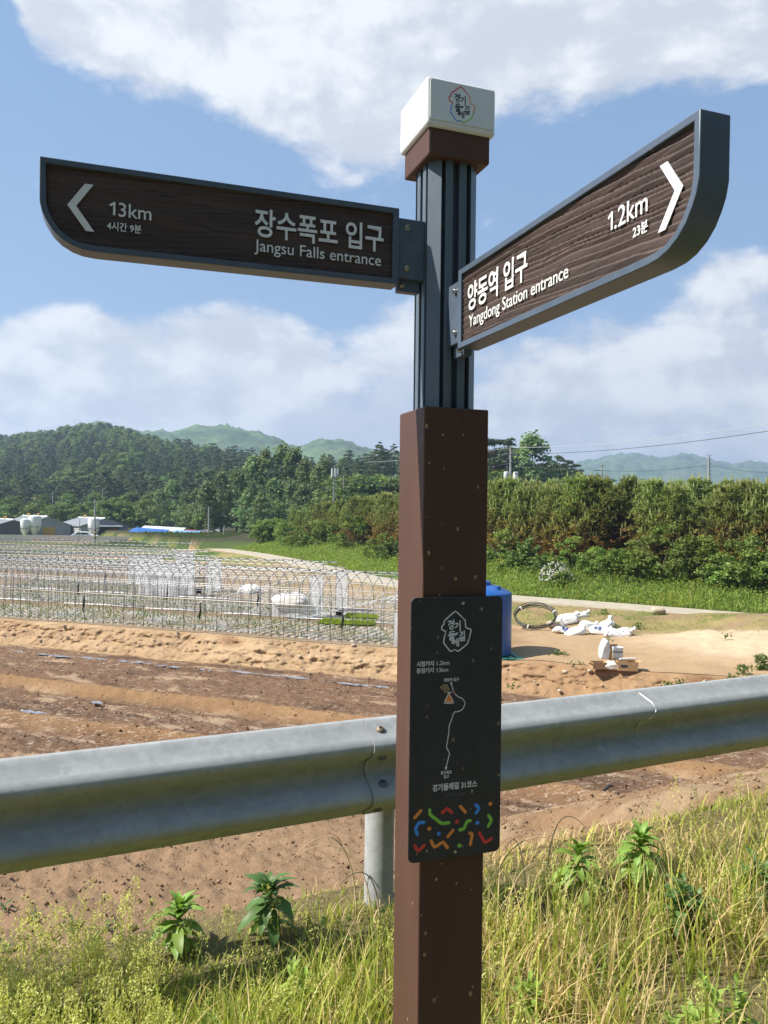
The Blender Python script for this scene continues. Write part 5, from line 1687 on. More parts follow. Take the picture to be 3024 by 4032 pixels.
def upole(px, top, bottom, d, r0, label, arms=(), lean_=0.0, mat='pole_c', hazard=False, extra=None, name='utility_pole', group='utility poles', z0=None):
    b = at(px, bottom, d); t = at(px + lean_, top, d)
    base = z0 if z0 is not None else b.z
    root = empty(name, (b.x, b.y, base)); tag(root, label, 'pole' if name == 'utility_pole' else 'mast', group)
    H = t.z - base; dx = t.x - b.x
    MB().tube([(0, 0, -.5), (dx, 0, H)], [r0, r0 * .62], 10).build('shaft', MAT[mat], root, smooth=.7)
    for z, w, a in arms:
        m = MB().box((0, 0, 0), (w, .09, .09))
        o = m.build('crossarm', MAT['pipe'], root); o.location = (dx * z / H, -.16, z if z > 0 else H + z); o.rotation_euler = (0, 0, a)
        for k in (-.45, 0, .45):
            MB().lathe([(.03, 0), (.045, .04), (.03, .07), (.045, .1), (.02, .14)], (k * w, 0, .045), 8).build('insulator', MAT['pole_c'], o)
    if hazard:
        for k in range(5):
            MB().lathe([(r0 + .012, .35 + k * .3), (r0 + .012, .5 + k * .3)], (0, 0, 0), 12).build('hazard_band', MAT['hazard_y'] if k % 2 else MAT['strap'], root)
    return root, H, dx


upole(205, 1079, 1168, 122, .16, 'concrete pole with striped hazard foot in front of the single silo', ((-.4, 1.1, 0),), hazard=True)
upole(169, 1122, 1167, 124, .07, 'thin leaning grey pole in front of the louvred shed', (), 3.5, 'pipe')
upole(114, 1062, 1110, 190, .13, 'slim pole among the trees behind the sheds', ())
upole(222, 1056, 1115, 185, .13, 'slim dark pole rising behind the single silo shed', ((-.5, 1.4, .2),))
upole(375, 1052, 1090, 215, .13, 'faint pole in the trees above the blue roof', ((-.5, 1.6, .3),))
upole(451, 1095, 1160, 128, .16, 'concrete pole at the end of the whitewashed wall', ((-.4, 1.2, .2), (-1.3, .9, .2)))
upole(481, 1134, 1166, 121, .09, 'short leaning pole at the corner of the grove', (), 4)
pA, HA, _ = upole(1103, 963, 1075, 92, .17, 'roadside pole with two pale transformer cans and two wires', ((-.25, 1.5, .5), (-1.0, 1.8, .5), (-1.9, 1.8, .5)))
for sx in (-.55, .55):
    MB().lathe([(.02, 0), (.27, .02), (.29, .1), (.29, .75), (.22, .83), (0, .86)], (sx, -.1, HA - 3.85), 18).build('transformer', MAT['silo'], pA, smooth=.6)
upole(1300, 1001, 1075, 118, .16, 'distant pole with a wide crossarm above the young pines', ((-1.1, 2.6, .1), (-.4, .8, .1)))
upole(1531, 985, 1075, 86, .17, 'concrete pole with step bolts standing behind the young pines', ())
pD = [o for o in COL.objects if o.name.startswith('utility_pole')][-1]
for k in range(7):
    MB().tube([(-.3, 0, 4.6 - k * .42), (.3, 0, 4.6 - k * .42)], .03, 5).build('step_bolt', MAT['pole_c'], pD)
upole(742, 1026, 1080, 122, .10, 'slim pole carrying cables above the grove edge', ((-2.2, .9, .1),))
an, HN, dxn = upole(721, 1004, 1080, 112, .12, 'slender antenna mast with white panel antennas', (), 2, 'pipe', name='antenna_mast', group=None)
for k in range(5):
    a = k * 1.256
    MB().box((dxn + .42 * math.cos(a), .42 * math.sin(a), HN - 1.15), (.2, .12, 1.25), rz=a).build('antenna_panel', MAT['silo'], an)
MB().lathe([(.42, HN - 1.7), (.45, HN - 1.62)], (dxn, 0, 0), 12).build('ring', MAT['pipe'], an)


def wire(a, b, sag, r, mat, label):
    pts_ = []
    for k in range(33):
        t = k / 32
        p = Vector(a).lerp(Vector(b), t); p.z -= sag * 4 * t * (1 - t); pts_.append(p)
    o = MB().tube(pts_, r, 5, cap=False).build('power_line', MAT[mat]); tag(o, label, 'power line', 'power lines')


wire(at(1057 - 260, 998, 120), at(1103, 966.5, 92), .3, .02, 'cable_l', 'light wire running back from the transformer pole over the trees')
wire(at(1103, 966.5, 92), at(1760, 899, 56), .6, .022, 'cable_l', 'upper light wire sloping up from the transformer pole')
wire(at(1103, 980, 92), at(1760, 915, 56), .6, .022, 'cable', 'lower dark wire sloping up from the transformer pole')
wire(at(1103, 1001, 92), at(900, 1012, 125), .5, .03, 'cable', 'thick cable leaving the transformers towards the hill')
wire(at(742, 1037, 122), at(960, 1030, 100), .7, .035, 'cable', 'thick cable from the slim pole over the grove')
wire(at(1250, 1011, 118), at(1531, 1004, 86), .6, .02, 'cable', 'thin wire between the distant poles above the pines')
wire(at(1250, 1008, 118), at(1120, 1006, 125), .4, .02, 'cable', 'thin wire leading from the distant crossarm')
wire(at(1531, 1003, 86), at(1720, 1018, 75), .4, .02, 'cable', 'thin wire leaving the step bolt pole')
wire(at(205, 1081, 122), at(375, 1054, 215), .8, .02, 'cable', 'thin wire from the striped foot pole to the trees')
wire(at(600, 1002, 124), at(-40, 1081, 122), .8, .012, 'cable', 'thin wire crossing above the sheds') if False else None

# ------------------------------------------------------------------ trees
def leafmesh(C, N, L, Wd, rgb, up_bias=0.0, r=rng):
    """diamond leaves: centres C, facing N, length L, width Wd"""
    n = len(C)
    N = N / np.maximum(np.linalg.norm(N, axis=1, keepdims=True), 1e-6)
    A = r.normal(size=(n, 3)); A[:, 2] += up_bias
    A -= (A * N).sum(1, keepdims=True) * N
    A /= np.maximum(np.linalg.norm(A, axis=1, keepdims=True), 1e-6)
    B = np.cross(N, A)
    L = np.broadcast_to(L, n)[:, None]; Wd = np.broadcast_to(Wd, n)[:, None]
    v = np.stack([C - A * L * .5, C + B * Wd * .5 + N * L * .06, C + A * L * .5, C - B * Wd * .5 + N * L * .06], 1).reshape(-1, 3)
    return v, np.arange(n * 4).reshape(-1, 4), np.repeat(rgb, 4, 0)


def clumps_leaves(cen, rad_, per, size, base, r, squash=1.0, elong=1.6, up_bias=0.0, cvar=.28, lvar=.22, outward=1.0):
    Cs, Ns, cols = [], [], []
    for c, R in zip(cen, rad_):
        d = r.normal(size=(per, 3)); d /= np.linalg.norm(d, axis=1, keepdims=True)
        d[:, 2] = np.where(d[:, 2] < -.35, -d[:, 2] * .6, d[:, 2])
        k = r.uniform(.45, 1.05, (per, 1))
        Cs.append(c + d * k * R * np.array([1, 1, squash]))
        Ns.append(d * outward + r.normal(size=(per, 3)) * .55 + np.array([0, 0, .35]))
        cb = np.array(base) * (1 + r.uniform(-cvar, cvar)) * np.array([1 + r.uniform(-.12, .12), 1, 1 + r.uniform(-.1, .1)])
        cols.append(cb[None] * r.uniform(1 - lvar, 1 + lvar, (per, 1)))
    C = np.concatenate(Cs); N = np.concatenate(Ns); col = np.concatenate(cols)
    s = size * r.uniform(.7, 1.3, len(C))
    return leafmesh(C, N, s, s / elong, col, up_bias, r)


MAT['leaf_tree'] = foliage('tree foliage', attr=True, trans=.38, vary=.26)


def make_tree(kind, seed):
    """crown mesh and trunk mesh of a tree about 10 m tall (shrubs about 2 m)"""
    r = np.random.default_rng(seed); rr_ = random.Random(seed)
    mbk = MB(); cen, R = [], []
    if kind == 'broad':
        for i in range(46):
            a = r.uniform(0, 6.283); h = r.uniform(.22, 1.0); e = math.sin(math.pi * min(h, .97) ** .8) ** .6 if h > .5 else (.55 + .45 * (h - .2) / .3)
            q = math.sqrt(r.uniform(.25, 1)) * 3.3 * e * r.uniform(.75, 1.12)
            cen.append((q * math.cos(a), q * math.sin(a), h * 9.2)); R.append(r.uniform(.75, 1.35))
        v = clumps_leaves(np.array(cen), R, 62, .44, (.130, .190, .045), r, .8)
        mbk.tube([(0, 0, -.5), (.1, 0, 2), (.05, .1, 4.5), (0, .1, 7.5)], [.28, .22, .15, .05], 7)
        for i in range(6):
            a = i * 1.1; mbk.tube([(0, 0, 2.2 + i * .5), (1.2 * math.cos(a), 1.2 * math.sin(a), 3.8 + i * .5), (2.2 * math.cos(a), 2.2 * math.sin(a), 5 + i * .5)], [.12, .07, .03], 5)
    elif kind == 'pine':
        h = 2.6
        while h < 9.9:
            k = (h - 2.6) / 7.3; reach = 2.7 * (1 - k ** 1.7) + .35
            n_ = int(7 - 3 * k)
            a0 = r.uniform(0, 6.28)
            for j in range(n_):
                a = a0 + j * 6.283 / n_ + r.normal(0, .25); q = reach * r.uniform(.55, 1.1)
                cen.append((q * math.cos(a), q * math.sin(a), h + r.normal(0, .22) + .25 * q * (1 - k) * .4)); R.append(r.uniform(.62, 1.0) * (1.15 - .4 * k))
                if q > 1.6: cen.append((q * .5 * math.cos(a), q * .5 * math.sin(a), h + .1)); R.append(.7)
            h += r.uniform(.75, 1.1)
        cen.append((0, 0, 9.8)); R.append(.5)
        v = clumps_leaves(np.array(cen), R, 48, .46, (.078, .112, .048), r, .48, 2.6, .2, .25, .25)
        mbk.tube([(0, 0, -.5), (.08, 0, 3), (-.05, .05, 6.5), (0, 0, 9.6)], [.22, .18, .11, .03], 7)
    elif kind == 'poplar':
        for i in range(64):
            h = r.uniform(.12, 1.0); e = (math.sin(math.pi * h ** .75)) ** .7
            a = r.uniform(0, 6.283); q = math.sqrt(r.uniform(.15, 1)) * 1.95 * e * r.uniform(.8, 1.15)
            cen.append((q * math.cos(a), q * math.sin(a), .6 + h * 9.3)); R.append(r.uniform(.42, .78))
        v = clumps_leaves(np.array(cen), R, 36, .34, (.165, .235, .092), r, 1.5, 1.5, .8, .22, .25)
        mbk.tube([(0, 0, -.5), (.05, 0, 4), (0, .05, 9)], [.16, .11, .03], 7)
    elif kind == 'youngpine':
        # about 7 m: whorls of upturned branches; needle tufts with candles at the top
        Cs, Ns, Ls, Ws, cols, vv = [], [], [], [], [], []
        tufts = []
        h = .7
        while h < 6.7:
            k = h / 6.8; reach = (1.75 * (1 - k) ** .55 + .22) * r.uniform(.85, 1.1)
            n_ = 8 if k < .7 else 6
            a0 = r.uniform(0, 6.28)
            for j in range(n_):
                a = a0 + j * 6.283 / n_ + r.normal(0, .2); q1 = reach * r.uniform(.7, 1.1)
                mbk.tube([(0, 0, h), (q1 * .55 * math.cos(a), q1 * .55 * math.sin(a), h + q1 * .22), (q1 * math.cos(a), q1 * math.sin(a), h + q1 * .5)], [.035, .022, .01], 4, cap=False)
                for f in (.45, .72, 1.0):
                    for s_ in range(2):
                        da = r.normal(0, .30)
                        q = q1 * f
                        tufts.append((q * math.cos(a + da), q * math.sin(a + da), h + q * .5 * f + r.normal(0, .08) + .12))
            h += r.uniform(.42, .58)
        for z in (6.55, 6.8, 7.0): tufts.append((r.normal(0, .04), r.normal(0, .04), z))
        T_ = np.array(tufts); nt = len(T_)
        ndl = 17
        for t in T_:
            kz = t[2] / 7.0; out_ = math.hypot(t[0], t[1])
            d = r.normal(size=(ndl, 3)) * .75 + np.array([t[0] * .35, t[1] * .35, .55]); d /= np.linalg.norm(d, axis=1, keepdims=True)
            L = r.uniform(.18, .32, ndl)
            C = t + d * L[:, None] * .55
            g = np.clip((kz - .24) / .46 + r.normal(0, .24), 0, 1)
            cb = np.array((.26, .155, .050)) * (1 - g) + np.array((.185, .225, .060)) * g
            cb = cb * r.uniform(.75, 1.25)
            side = np.cross(d, r.normal(size=(ndl, 3))); side /= np.linalg.norm(side, axis=1, keepdims=True)
            w = .036
            P = np.stack([C - d * L[:, None] * .5, C + side * w, C + d * L[:, None] * .5, C - side * w], 1).reshape(-1, 3)
            vv.append(P); cols.append(np.repeat(cb[None] * r.uniform(.75, 1.25, (ndl, 1)), 4, 0))
            if kz > .36 and r.random() < .8:
                L = r.uniform(.25, .55); w = .034
                for s_ in ((w, 0, 0), (0, w, 0)):
                    s_ = np.array(s_); tip = t + np.array([r.normal(0, .03), r.normal(0, .03), L + .12]); b_ = t + np.array([0, 0, .06]); m_ = (tip + b_) / 2
                    vv.append(np.stack([b_, m_ + s_, tip, m_ - s_])); cols.append(np.repeat(np.array([[.36, .38, .15]]) * r.uniform(.8, 1.15), 4, 0))
        V = np.concatenate(vv); v = (V, np.arange(len(V)).reshape(-1, 4), np.concatenate(cols))
        mbk.tube([(0, 0, -.4), (.03, .02, 2.5), (-.02, 0, 5), (0, 0, 6.9)], [.085, .065, .04, .012], 6)
    elif kind == 'shrub':
        for i in range(34):
            a = r.uniform(0, 6.283); h = r.uniform(.12, 1); e = math.sqrt(max(0, 1 - (h - .25) ** 2 / .62))
            q = math.sqrt(r.uniform(.2, 1)) * 1.25 * e
            cen.append((q * math.cos(a), q * math.sin(a), h * 1.9 + .05)); R.append(r.uniform(.24, .46))
        v = clumps_leaves(np.array(cen), R, 84, .135, (.165, .232, .044), r, .85, 1.5, .1, .25, .25)
        for i in range(7):
            a = i * .9; mbk.tube([(0, 0, -.2), (.3 * math.cos(a), .3 * math.sin(a), .7), (.8 * math.cos(a), .8 * math.sin(a), 1.5)], [.03, .02, .008], 4)
    elif kind == 'feathershrub':
        # open bush with long compound leaves
        for i in range(60):
            a = r.uniform(0, 6.283); e0 = r.uniform(.1, 1.3); L = r.uniform(.9, 1.7)
            for f in np.linspace(.35, 1, 8):
                q = L * f * math.cos(e0) * .95; z = .25 + L * f * math.sin(e0) * 1.15 - .25 * f * f * q
                cen.append((q * math.cos(a), q * math.sin(a), z)); R.append(.13)
        v = clumps_leaves(np.array(cen), R, 6, .20, (.15, .235, .055), r, .5, 2.3, 0, .15, .25)
        for i in range(9):
            a = i * .7; mbk.tube([(0, 0, -.2), (.3 * math.cos(a), .3 * math.sin(a), .7), (.9 * math.cos(a), .9 * math.sin(a), 1.3)], [.025, .015, .006], 4)
    crown = npmesh('crown', v[0], v[1], MAT['leaf_tree'], col=v[2])
    trunk = mbk.mesh('trunk', MAT['bark_p'] if kind in ('pine', 'youngpine') else MAT['bark'], True)
    return crown, trunk


NAME = {'broad': ('broadleaf_tree', 'tree'), 'pine': ('pine_tree', 'tree'), 'poplar': ('poplar_tree', 'tree'), 'youngpine': ('young_pine', 'tree'), 'shrub': ('shrub', 'shrub'), 'feathershrub': ('shrub', 'shrub')}
PROTO = {}
for kind, cnt in (('broad', 4), ('pine', 4), ('poplar', 3), ('youngpine', 5), ('shrub', 4), ('feathershrub', 2)):
    PROTO[kind] = [make_tree(kind, 40 + 10 * len(PROTO) + i) for i in range(cnt)]


def plant_tree(kind, p, s, label, group, sz=None, idx=None, rz=None):
    nm, cat = NAME[kind]
    cr_, tr_ = PROTO[kind][idx if idx is not None else rng.integers(0, len(PROTO[kind]))]
    root = empty(nm, p, rng.uniform(0, 6.28) if rz is None else rz)
    sz = sz or s
    root.scale = (s, s, sz)
    tag(root, label, cat, group)
    link('crown', cr_, root); link('trunk', tr_, root)
    return root


# the grove of young pines beyond the path
seg = np.hypot(np.diff(PX), np.diff(PY)); arcl = np.concatenate([[0], np.cumsum(seg)])
def path_at(sv):
    x = np.interp(sv, arcl, PX); y = np.interp(sv, arcl, PY)
    i = np.clip(np.searchsorted(arcl, sv), 1, len(PX) - 1)
    dx, dy = PX[i] - PX[i - 1], PY[i] - PY[i - 1]; l = math.hypot(dx, dy)
    return x, y, -dy / l, dx / l                 # normal pointing beyond the path
x_, y_, nx_, ny_ = path_at(arcl[-1] / 2)
sgn = 1 if (nx_ * 0 + ny_ * 1) > 0 else -1
ng = 0
grove = []
sv = 1.0
while sv < arcl[-1] + 14:
    for row in range(6):
        o = 9.3 + row * 2.4 + rng.normal(0, .35); s_ = sv + rng.normal(0, .4) + (row % 2) * 1.2
        x, y, nx, ny = path_at(min(s_, arcl[-1])); ex = max(0, s_ - arcl[-1])
        i = len(PX) - 1; dx, dy = PX[i] - PX[i - 1], PY[i] - PY[i - 1]; l = math.hypot(dx, dy)
        x += nx * o * sgn + dx / l * ex; y += ny * o * sgn + dy / l * ex
        grove.append((x, y, row))
    sv += 2.05
for x, y, row in grove:
    if ng >= 300: break
    px = x / y * 1715 + 830
    H = np.interp(px, [470, 520, 600, 700, 800, 900, 1100, 1400, 1700, 2000], [2.3, 2.9, 3.7, 4.5, 5.2, 5.5, 5.6, 5.5, 5.4, 5.4]) * rng.uniform(.91, 1.09)
    plant_tree('youngpine', (x, y, float(zterrace(x, y)) - .05), max(H / 7.0, .55) * rng.uniform(1.15, 1.4), 'rusty young pine ' + ('in the front row of the grove ' if row == 0 else 'in the second row of the grove ' if row == 1 else 'deep in the grove ') + ('behind the greenhouse frames' if px < 850 else 'behind the signpost and tank' if px < 1110 else 'behind the hose coil and sacks' if px < 1400 else 'towards the sand heap'), 'young pines in the grove beyond the path', H / 7.0)
    ng += 1

# shrubs along the foot of the grove
SHR = [(1425, 1252, 50, 1.70, 'shrub', 'tall broad leaved bush with the biggest bright leaves before the pines'), (1340, 1262, 49, 1.0, 'shrub', ''), (1512, 1258, 46, 1.35, 'shrub', 'dark green bush to the side of the tall broad leaved one'),
       (1610, 1268, 43, 1.3, 'shrub', ''), (1650, 1262, 44, 1.5, 'shrub', ''), (1560, 1272, 43.5, .9, 'shrub', ''), (1290, 1258, 51, .95, 'shrub', ''), (1245, 1240, 54, 1.2, 'shrub', ''),
       (1130, 1262, 51, 1.35, 'feathershrub', 'feathery pale green bush right behind the water tank'), (1180, 1266, 50, 1.0, 'feathershrub', 'lower feathery bush beside the white flowering one'), (1085, 1240, 55, 1.3, 'shrub', ''), (1465, 1268, 46.5, .8, 'shrub', ''), (1385, 1268, 48, .8, 'shrub', ''),
       (760, 1222, 68, 2.0, 'shrub', 'largest rounded bush before the rusty pines, by the greenhouse end'), (705, 1212, 73, 1.5, 'shrub', ''), (820, 1238, 62, 1.2, 'shrub', ''), (845, 1246, 60, 1.3, 'feathershrub', 'bright feathery bush next to the signpost on the greenhouse side'), (650, 1202, 80, 1.35, 'shrub', ''), (600, 1196, 86, 1.5, 'shrub', ''), (565, 1190, 90, 1.3, 'shrub', ''), (530, 1184, 96, 1.6, 'shrub', ''),
       (505, 1178, 102, 1.5, 'shrub', ''), (490, 1174, 108, 1.6, 'shrub', ''), (620, 1190, 88, 1.6, 'shrub', ''), (680, 1200, 79, 1.6, 'shrub', ''), (900, 1240, 60, 1.3, 'shrub', ''), (950, 1245, 58, 1.3, 'shrub', ''), (1010, 1245, 57, 1.2, 'shrub', ''), (1690, 1270, 42, 1.3, 'shrub', ''), (1740, 1270, 41, 1.3, 'shrub', '')]
SPOT = []
for sv_ in np.linspace(0, arcl[-1], 900):
    x, y, nx, ny = path_at(sv_)
    SPOT.append((x, y, nx * sgn, ny * sgn))
SPOT = np.array(SPOT)


def shrub_spot(px, py, off=None):
    o = off if off is not None else np.interp(py, [1238, 1275], [7.8, 5.6]) if px > 1000 else rng.uniform(4.6, 7.2)
    X = SPOT[:, 0] + SPOT[:, 2] * o; Y = SPOT[:, 1] + SPOT[:, 3] * o
    i = int(np.argmin(np.abs(X / Y * 1715 + 830 - px)))
    return Vector((X[i], Y[i], 0))


ORDW = ['first', 'second', 'third', 'fourth', 'fifth', 'sixth', 'seventh', 'eighth', 'ninth', 'tenth', 'eleventh', 'twelfth', 'thirteenth', 'fourteenth', 'fifteenth', 'sixteenth', 'seventeenth', 'eighteenth', 'nineteenth', 'twentieth', 'twenty first', 'twenty second']
plain_r = sorted([q[0] for q in SHR if q[0] > 870 and not q[5]]); plain_l = sorted([q[0] for q in SHR if q[0] <= 870 and not q[5]], reverse=True)
for x, y, d_, s, k, lab in SHR:
    if not lab: lab = (ORDW[plain_r.index(x)] + ' plain bush under the pines, counted from the signpost towards the sand') if x > 870 else (ORDW[plain_l.index(x)] + ' plain bush along the path, counted from the signpost towards the farm')
    p = shrub_spot(x, y); p.z = float(zterrace(p.x, p.y)) - .05
    plant_tree(k, p, s * rng.uniform(.80, .92), lab, 'shrubs under the grove')
# white flowering bush
p = shrub_spot(1202, 0, 4.6); p.z = float(zterrace(p.x, p.y)) - .05
fb = plant_tree('shrub', p, .72, 'small bush covered in white blossom behind the hose coil', None)
r = np.random.default_rng(2)
n = 120; d = r.normal(size=(n, 3)); d /= np.linalg.norm(d, axis=1, keepdims=True); d[:, 2] = np.abs(d[:, 2]); d[:, 1] = -np.abs(d[:, 1]) * .9
C = np.repeat(d * np.array([1.35, 1.3, 1.5]) + np.array([0, 0, .35]), 3, 0) + r.normal(0, .04, (n * 3, 3))
v = leafmesh(C, np.repeat(d, 3, 0) + r.normal(0, .4, (n * 3, 3)), .13, .11, np.tile([[.62, .60, .58]], (n * 3, 1)), 0, r)
fb.rotation_euler = (0, 0, 0)
link('blossom', npmesh('blossom', v[0], v[1], MAT['leaf_tree'], col=v[2]), fb)['kind'] = 'stuff'

# trees singled out between the farm and the hill
def tall(kind, px, top, d_, label, group, wide=1.0, base=None):
    b = at(px, 1110, d_); zb = max(float(zhill(b.x, b.y)), G) if base is None else base
    t = at(px, top, d_).z
    H = max(t - zb, 3.0)
    return plant_tree(kind, (b.x, b.y, zb - .1), H / 10.0 * wide, label, group, H / 10.0)


POPL = ((448, 1045, 140, 1.3), (478, 1026, 142, 1.25), (512, 1020, 145, 1.2), (545, 992, 150, 1.2), (572, 978, 150, 1.1), (606, 968, 152, 1.1), (633, 975, 150, 1.1), (660, 1000, 146, 1.2), (690, 1010, 142, 1.2), (625, 1045, 132, 1.3), (655, 1052, 128, 1.3), (590, 1040, 135, 1.3), (700, 1000, 160, 1.0), (372, 1042, 165, 1.3), (345, 1062, 160, 1.4), (400, 1068, 155, 1.4), (425, 1060, 148, 1.4), (535, 1060, 134, 1.4), (565, 1065, 130, 1.4))
for px, top, d_, w in POPL:
    tall('poplar', px, top, d_, ORDW[sorted(q[0] for q in POPL).index(px)] + ' poplar of the stand, counted from the farm sheds to the mast', 'poplars at the foot of the hill', w)
tall('poplar', 1148, 946, 150, 'pale poplar rising above the dark pines behind the transformer pole', None, 1.5)
PINC = ((1066, 950, 150), (1082, 955, 158), (1098, 952, 165), (1120, 968, 160), (1172, 990, 158), (1190, 996, 165), (1208, 988, 165), (1226, 994, 172), (1243, 1003, 176), (1250, 1018, 165), (1050, 952, 158), (1020, 955, 165), (990, 955, 165), (960, 958, 160))
for px, top, d_ in PINC:
    tall('pine', px, top, d_, ORDW[sorted((q[0] for q in PINC), reverse=True).index(px)] + ' dark pine behind the transformer pole, counted from the blue mountain end', 'dark pines behind the transformer pole', 1.15)
BRO = ((0, 1078, 185, 1.3), (22, 1085, 178, 1.4), (48, 1082, 180, 1.4), (70, 1086, 176, 1.5), (95, 1078, 182, 1.3), (118, 1088, 174, 1.5), (140, 1082, 180, 1.4), (165, 1086, 176, 1.5), (190, 1080, 183, 1.3), (228, 1076, 172, 1.35), (248, 1070, 176, 1.3), (268, 1078, 172, 1.3), (292, 1082, 178, 1.4), (318, 1075, 172, 1.3), (30, 1066, 200, 1.2), (85, 1064, 204, 1.2), (150, 1062, 204, 1.2), (210, 1060, 200, 1.2), (280, 1058, 198, 1.2), (330, 1056, 190, 1.2), (420, 1085, 150, 1.3), (445, 1090, 142, 1.3))
for px, top, d_, w in BRO:
    tall('broad', px, top, d_, ORDW[sorted(q[0] for q in BRO).index(px)] + ' broadleaf tree behind the farm sheds, counted from the far left shed', 'broadleaf trees behind the sheds', w)
BRG = ((735, 1020, 138, 1.3), (765, 1018, 140, 1.3), (790, 1022, 136, 1.3), (820, 1020, 138, 1.3), (850, 1024, 135, 1.3), (1075, 1010, 130, 1.2), (1100, 1015, 128, 1.2), (1060, 1020, 125, 1.2), (880, 1022, 136, 1.3), (710, 1050, 125, 1.3), (750, 1050, 122, 1.3))
for px, top, d_, w in BRG:
    tall('broad', px, top, d_, ORDW[sorted(q[0] for q in BRG).index(px)] + ' broadleaf tree at the back of the grove, counted from the antenna mast', 'broadleaf trees at the back of the grove', w)

# the wooded hill: nearest trees one by one, the rest as one far-off wood
r = np.random.default_rng(99)
pts = []
gx = np.arange(-470, 130, 6.6); gy = np.arange(135, 640, 6.6)
GX, GY = np.meshgrid(gx, gy); GX = GX.ravel() + r.uniform(-2.8, 2.8, GX.size); GY = GY.ravel() + r.uniform(-2.8, 2.8, GY.size)
t = GX / GY
k = (GY - np.interp(t, H_T, H_F)) / (np.interp(t, H_T, H_R) - np.interp(t, H_T, H_F))
ok = (t > -.72) & (t < .36) & (k > .0) & (k < 1.12) & (GY > np.where(t < -.05, 165, 140))
GX, GY, k, t = GX[ok], GY[ok], k[ok], t[ok]
GZ = zhill(GX, GY)
sel = fbm(GX / 55, GY / 55, 3, 201)
kind = np.where(sel + r.normal(0, .07, len(GX)) > np.where(t > -.2, .05, .02 - .10 * (k > .8)), 0, 1)        # 0 broadleaf, 1 pine
size = np.where(kind == 0, r.uniform(.65, 1.35, len(GX)), r.uniform(.75, 1.40, len(GX))) * np.where(t > -.16, .78, 1.0)
order = np.argsort(np.hypot(GX, GY))
inview = (t > -.52) & (t < .3)
near = [i for i in order if inview[i]][:230]
nearset = set(near)
for i in near:
    if kind[i] == 0:
        plant_tree('broad', (GX[i], GY[i], GZ[i] - .2), size[i], 'green broadleaf tree on the lower slope of the wooded hill', 'broadleaf trees on the hill', size[i] * r.uniform(.95, 1.1))
    else:
        plant_tree('pine', (GX[i], GY[i], GZ[i] - .2), size[i] * 1.1, 'dark pine on the lower slope of the wooded hill', 'pines on the hill', size[i] * r.uniform(1, 1.15))
rest = np.array([i for i in range(len(GX)) if i not in nearset])

# second hill and the far mountains get crowns on their ridges only through relief; the wood itself:
pm = bpy.data.meshes.new('forest'); pm.vertices.add(len(rest))
pm.vertices.foreach_set('co', np.stack([GX[rest], GY[rest], GZ[rest] - .2], 1).astype(np.float32).ravel())
a = pm.attributes.new('rz', 'FLOAT', 'POINT'); a.data.foreach_set('value', r.uniform(0, 6.28, len(rest)).astype(np.float32))
a = pm.attributes.new('sc', 'FLOAT', 'POINT'); a.data.foreach_set('value', size[rest].astype(np.float32))
var = kind[rest] * 3 + r.integers(0, 3, len(rest))
a = pm.attributes.new('kd', 'INT', 'POINT'); a.data.foreach_set('value', var.astype(np.int32))
fo = tag(link('forest', pm), kind='stuff')
ngp = bpy.data.node_groups.new('forest', 'GeometryNodeTree')
ngp.interface.new_socket('Geometry', in_out='INPUT', socket_type='NodeSocketGeometry')
ngp.interface.new_socket('Geometry', in_out='OUTPUT', socket_type='NodeSocketGeometry')
N_ = ngp.nodes; L_ = ngp.links
gi = N_.new('NodeGroupInput'); go = N_.new('NodeGroupOutput'); jn = N_.new('GeometryNodeJoinGeometry')


def named(nm, typ):
    n = N_.new('GeometryNodeInputNamedAttribute'); n.data_type = typ; n.inputs[0].default_value = nm
    return [o for o in n.outputs if o.enabled][0]


rzv = N_.new('ShaderNodeCombineXYZ'); L_.new(named('rz', 'FLOAT'), rzv.inputs[2])
scv = N_.new('ShaderNodeCombineXYZ')
for q in range(3): L_.new(named('sc', 'FLOAT'), scv.inputs[q])
crowns = [o for o in COL.objects if o.name.startswith('crown')]
for vi in range(6):
    me = PROTO['broad' if vi < 3 else 'pine'][vi % 3][0]
    src = [o for o in crowns if o.data == me][0]
    oi = N_.new('GeometryNodeObjectInfo'); oi.inputs[0].default_value = src; oi.transform_space = 'ORIGINAL'
    cmpn = N_.new('FunctionNodeCompare'); cmpn.data_type = 'INT'; cmpn.operation = 'EQUAL'
    ins_ = [i for i in cmpn.inputs if i.enabled]
    L_.new(named('kd', 'INT'), ins_[0]); ins_[1].default_value = vi
    ip = N_.new('GeometryNodeInstanceOnPoints')
    L_.new(gi.outputs[0], ip.inputs['Points']); L_.new(oi.outputs['Geometry'], ip.inputs['Instance']); L_.new(cmpn.outputs[0], ip.inputs['Selection'])
    er = N_.new('FunctionNodeEulerToRotation'); L_.new(rzv.outputs[0], er.inputs[0])
    L_.new(er.outputs[0], ip.inputs['Rotation']); L_.new(scv.outputs[0], ip.inputs['Scale'])
    L_.new(ip.outputs[0], jn.inputs[0])
L_.new(jn.outputs[0], go.inputs[0])
fo.modifiers.new('wood', 'NODES').node_group = ngp


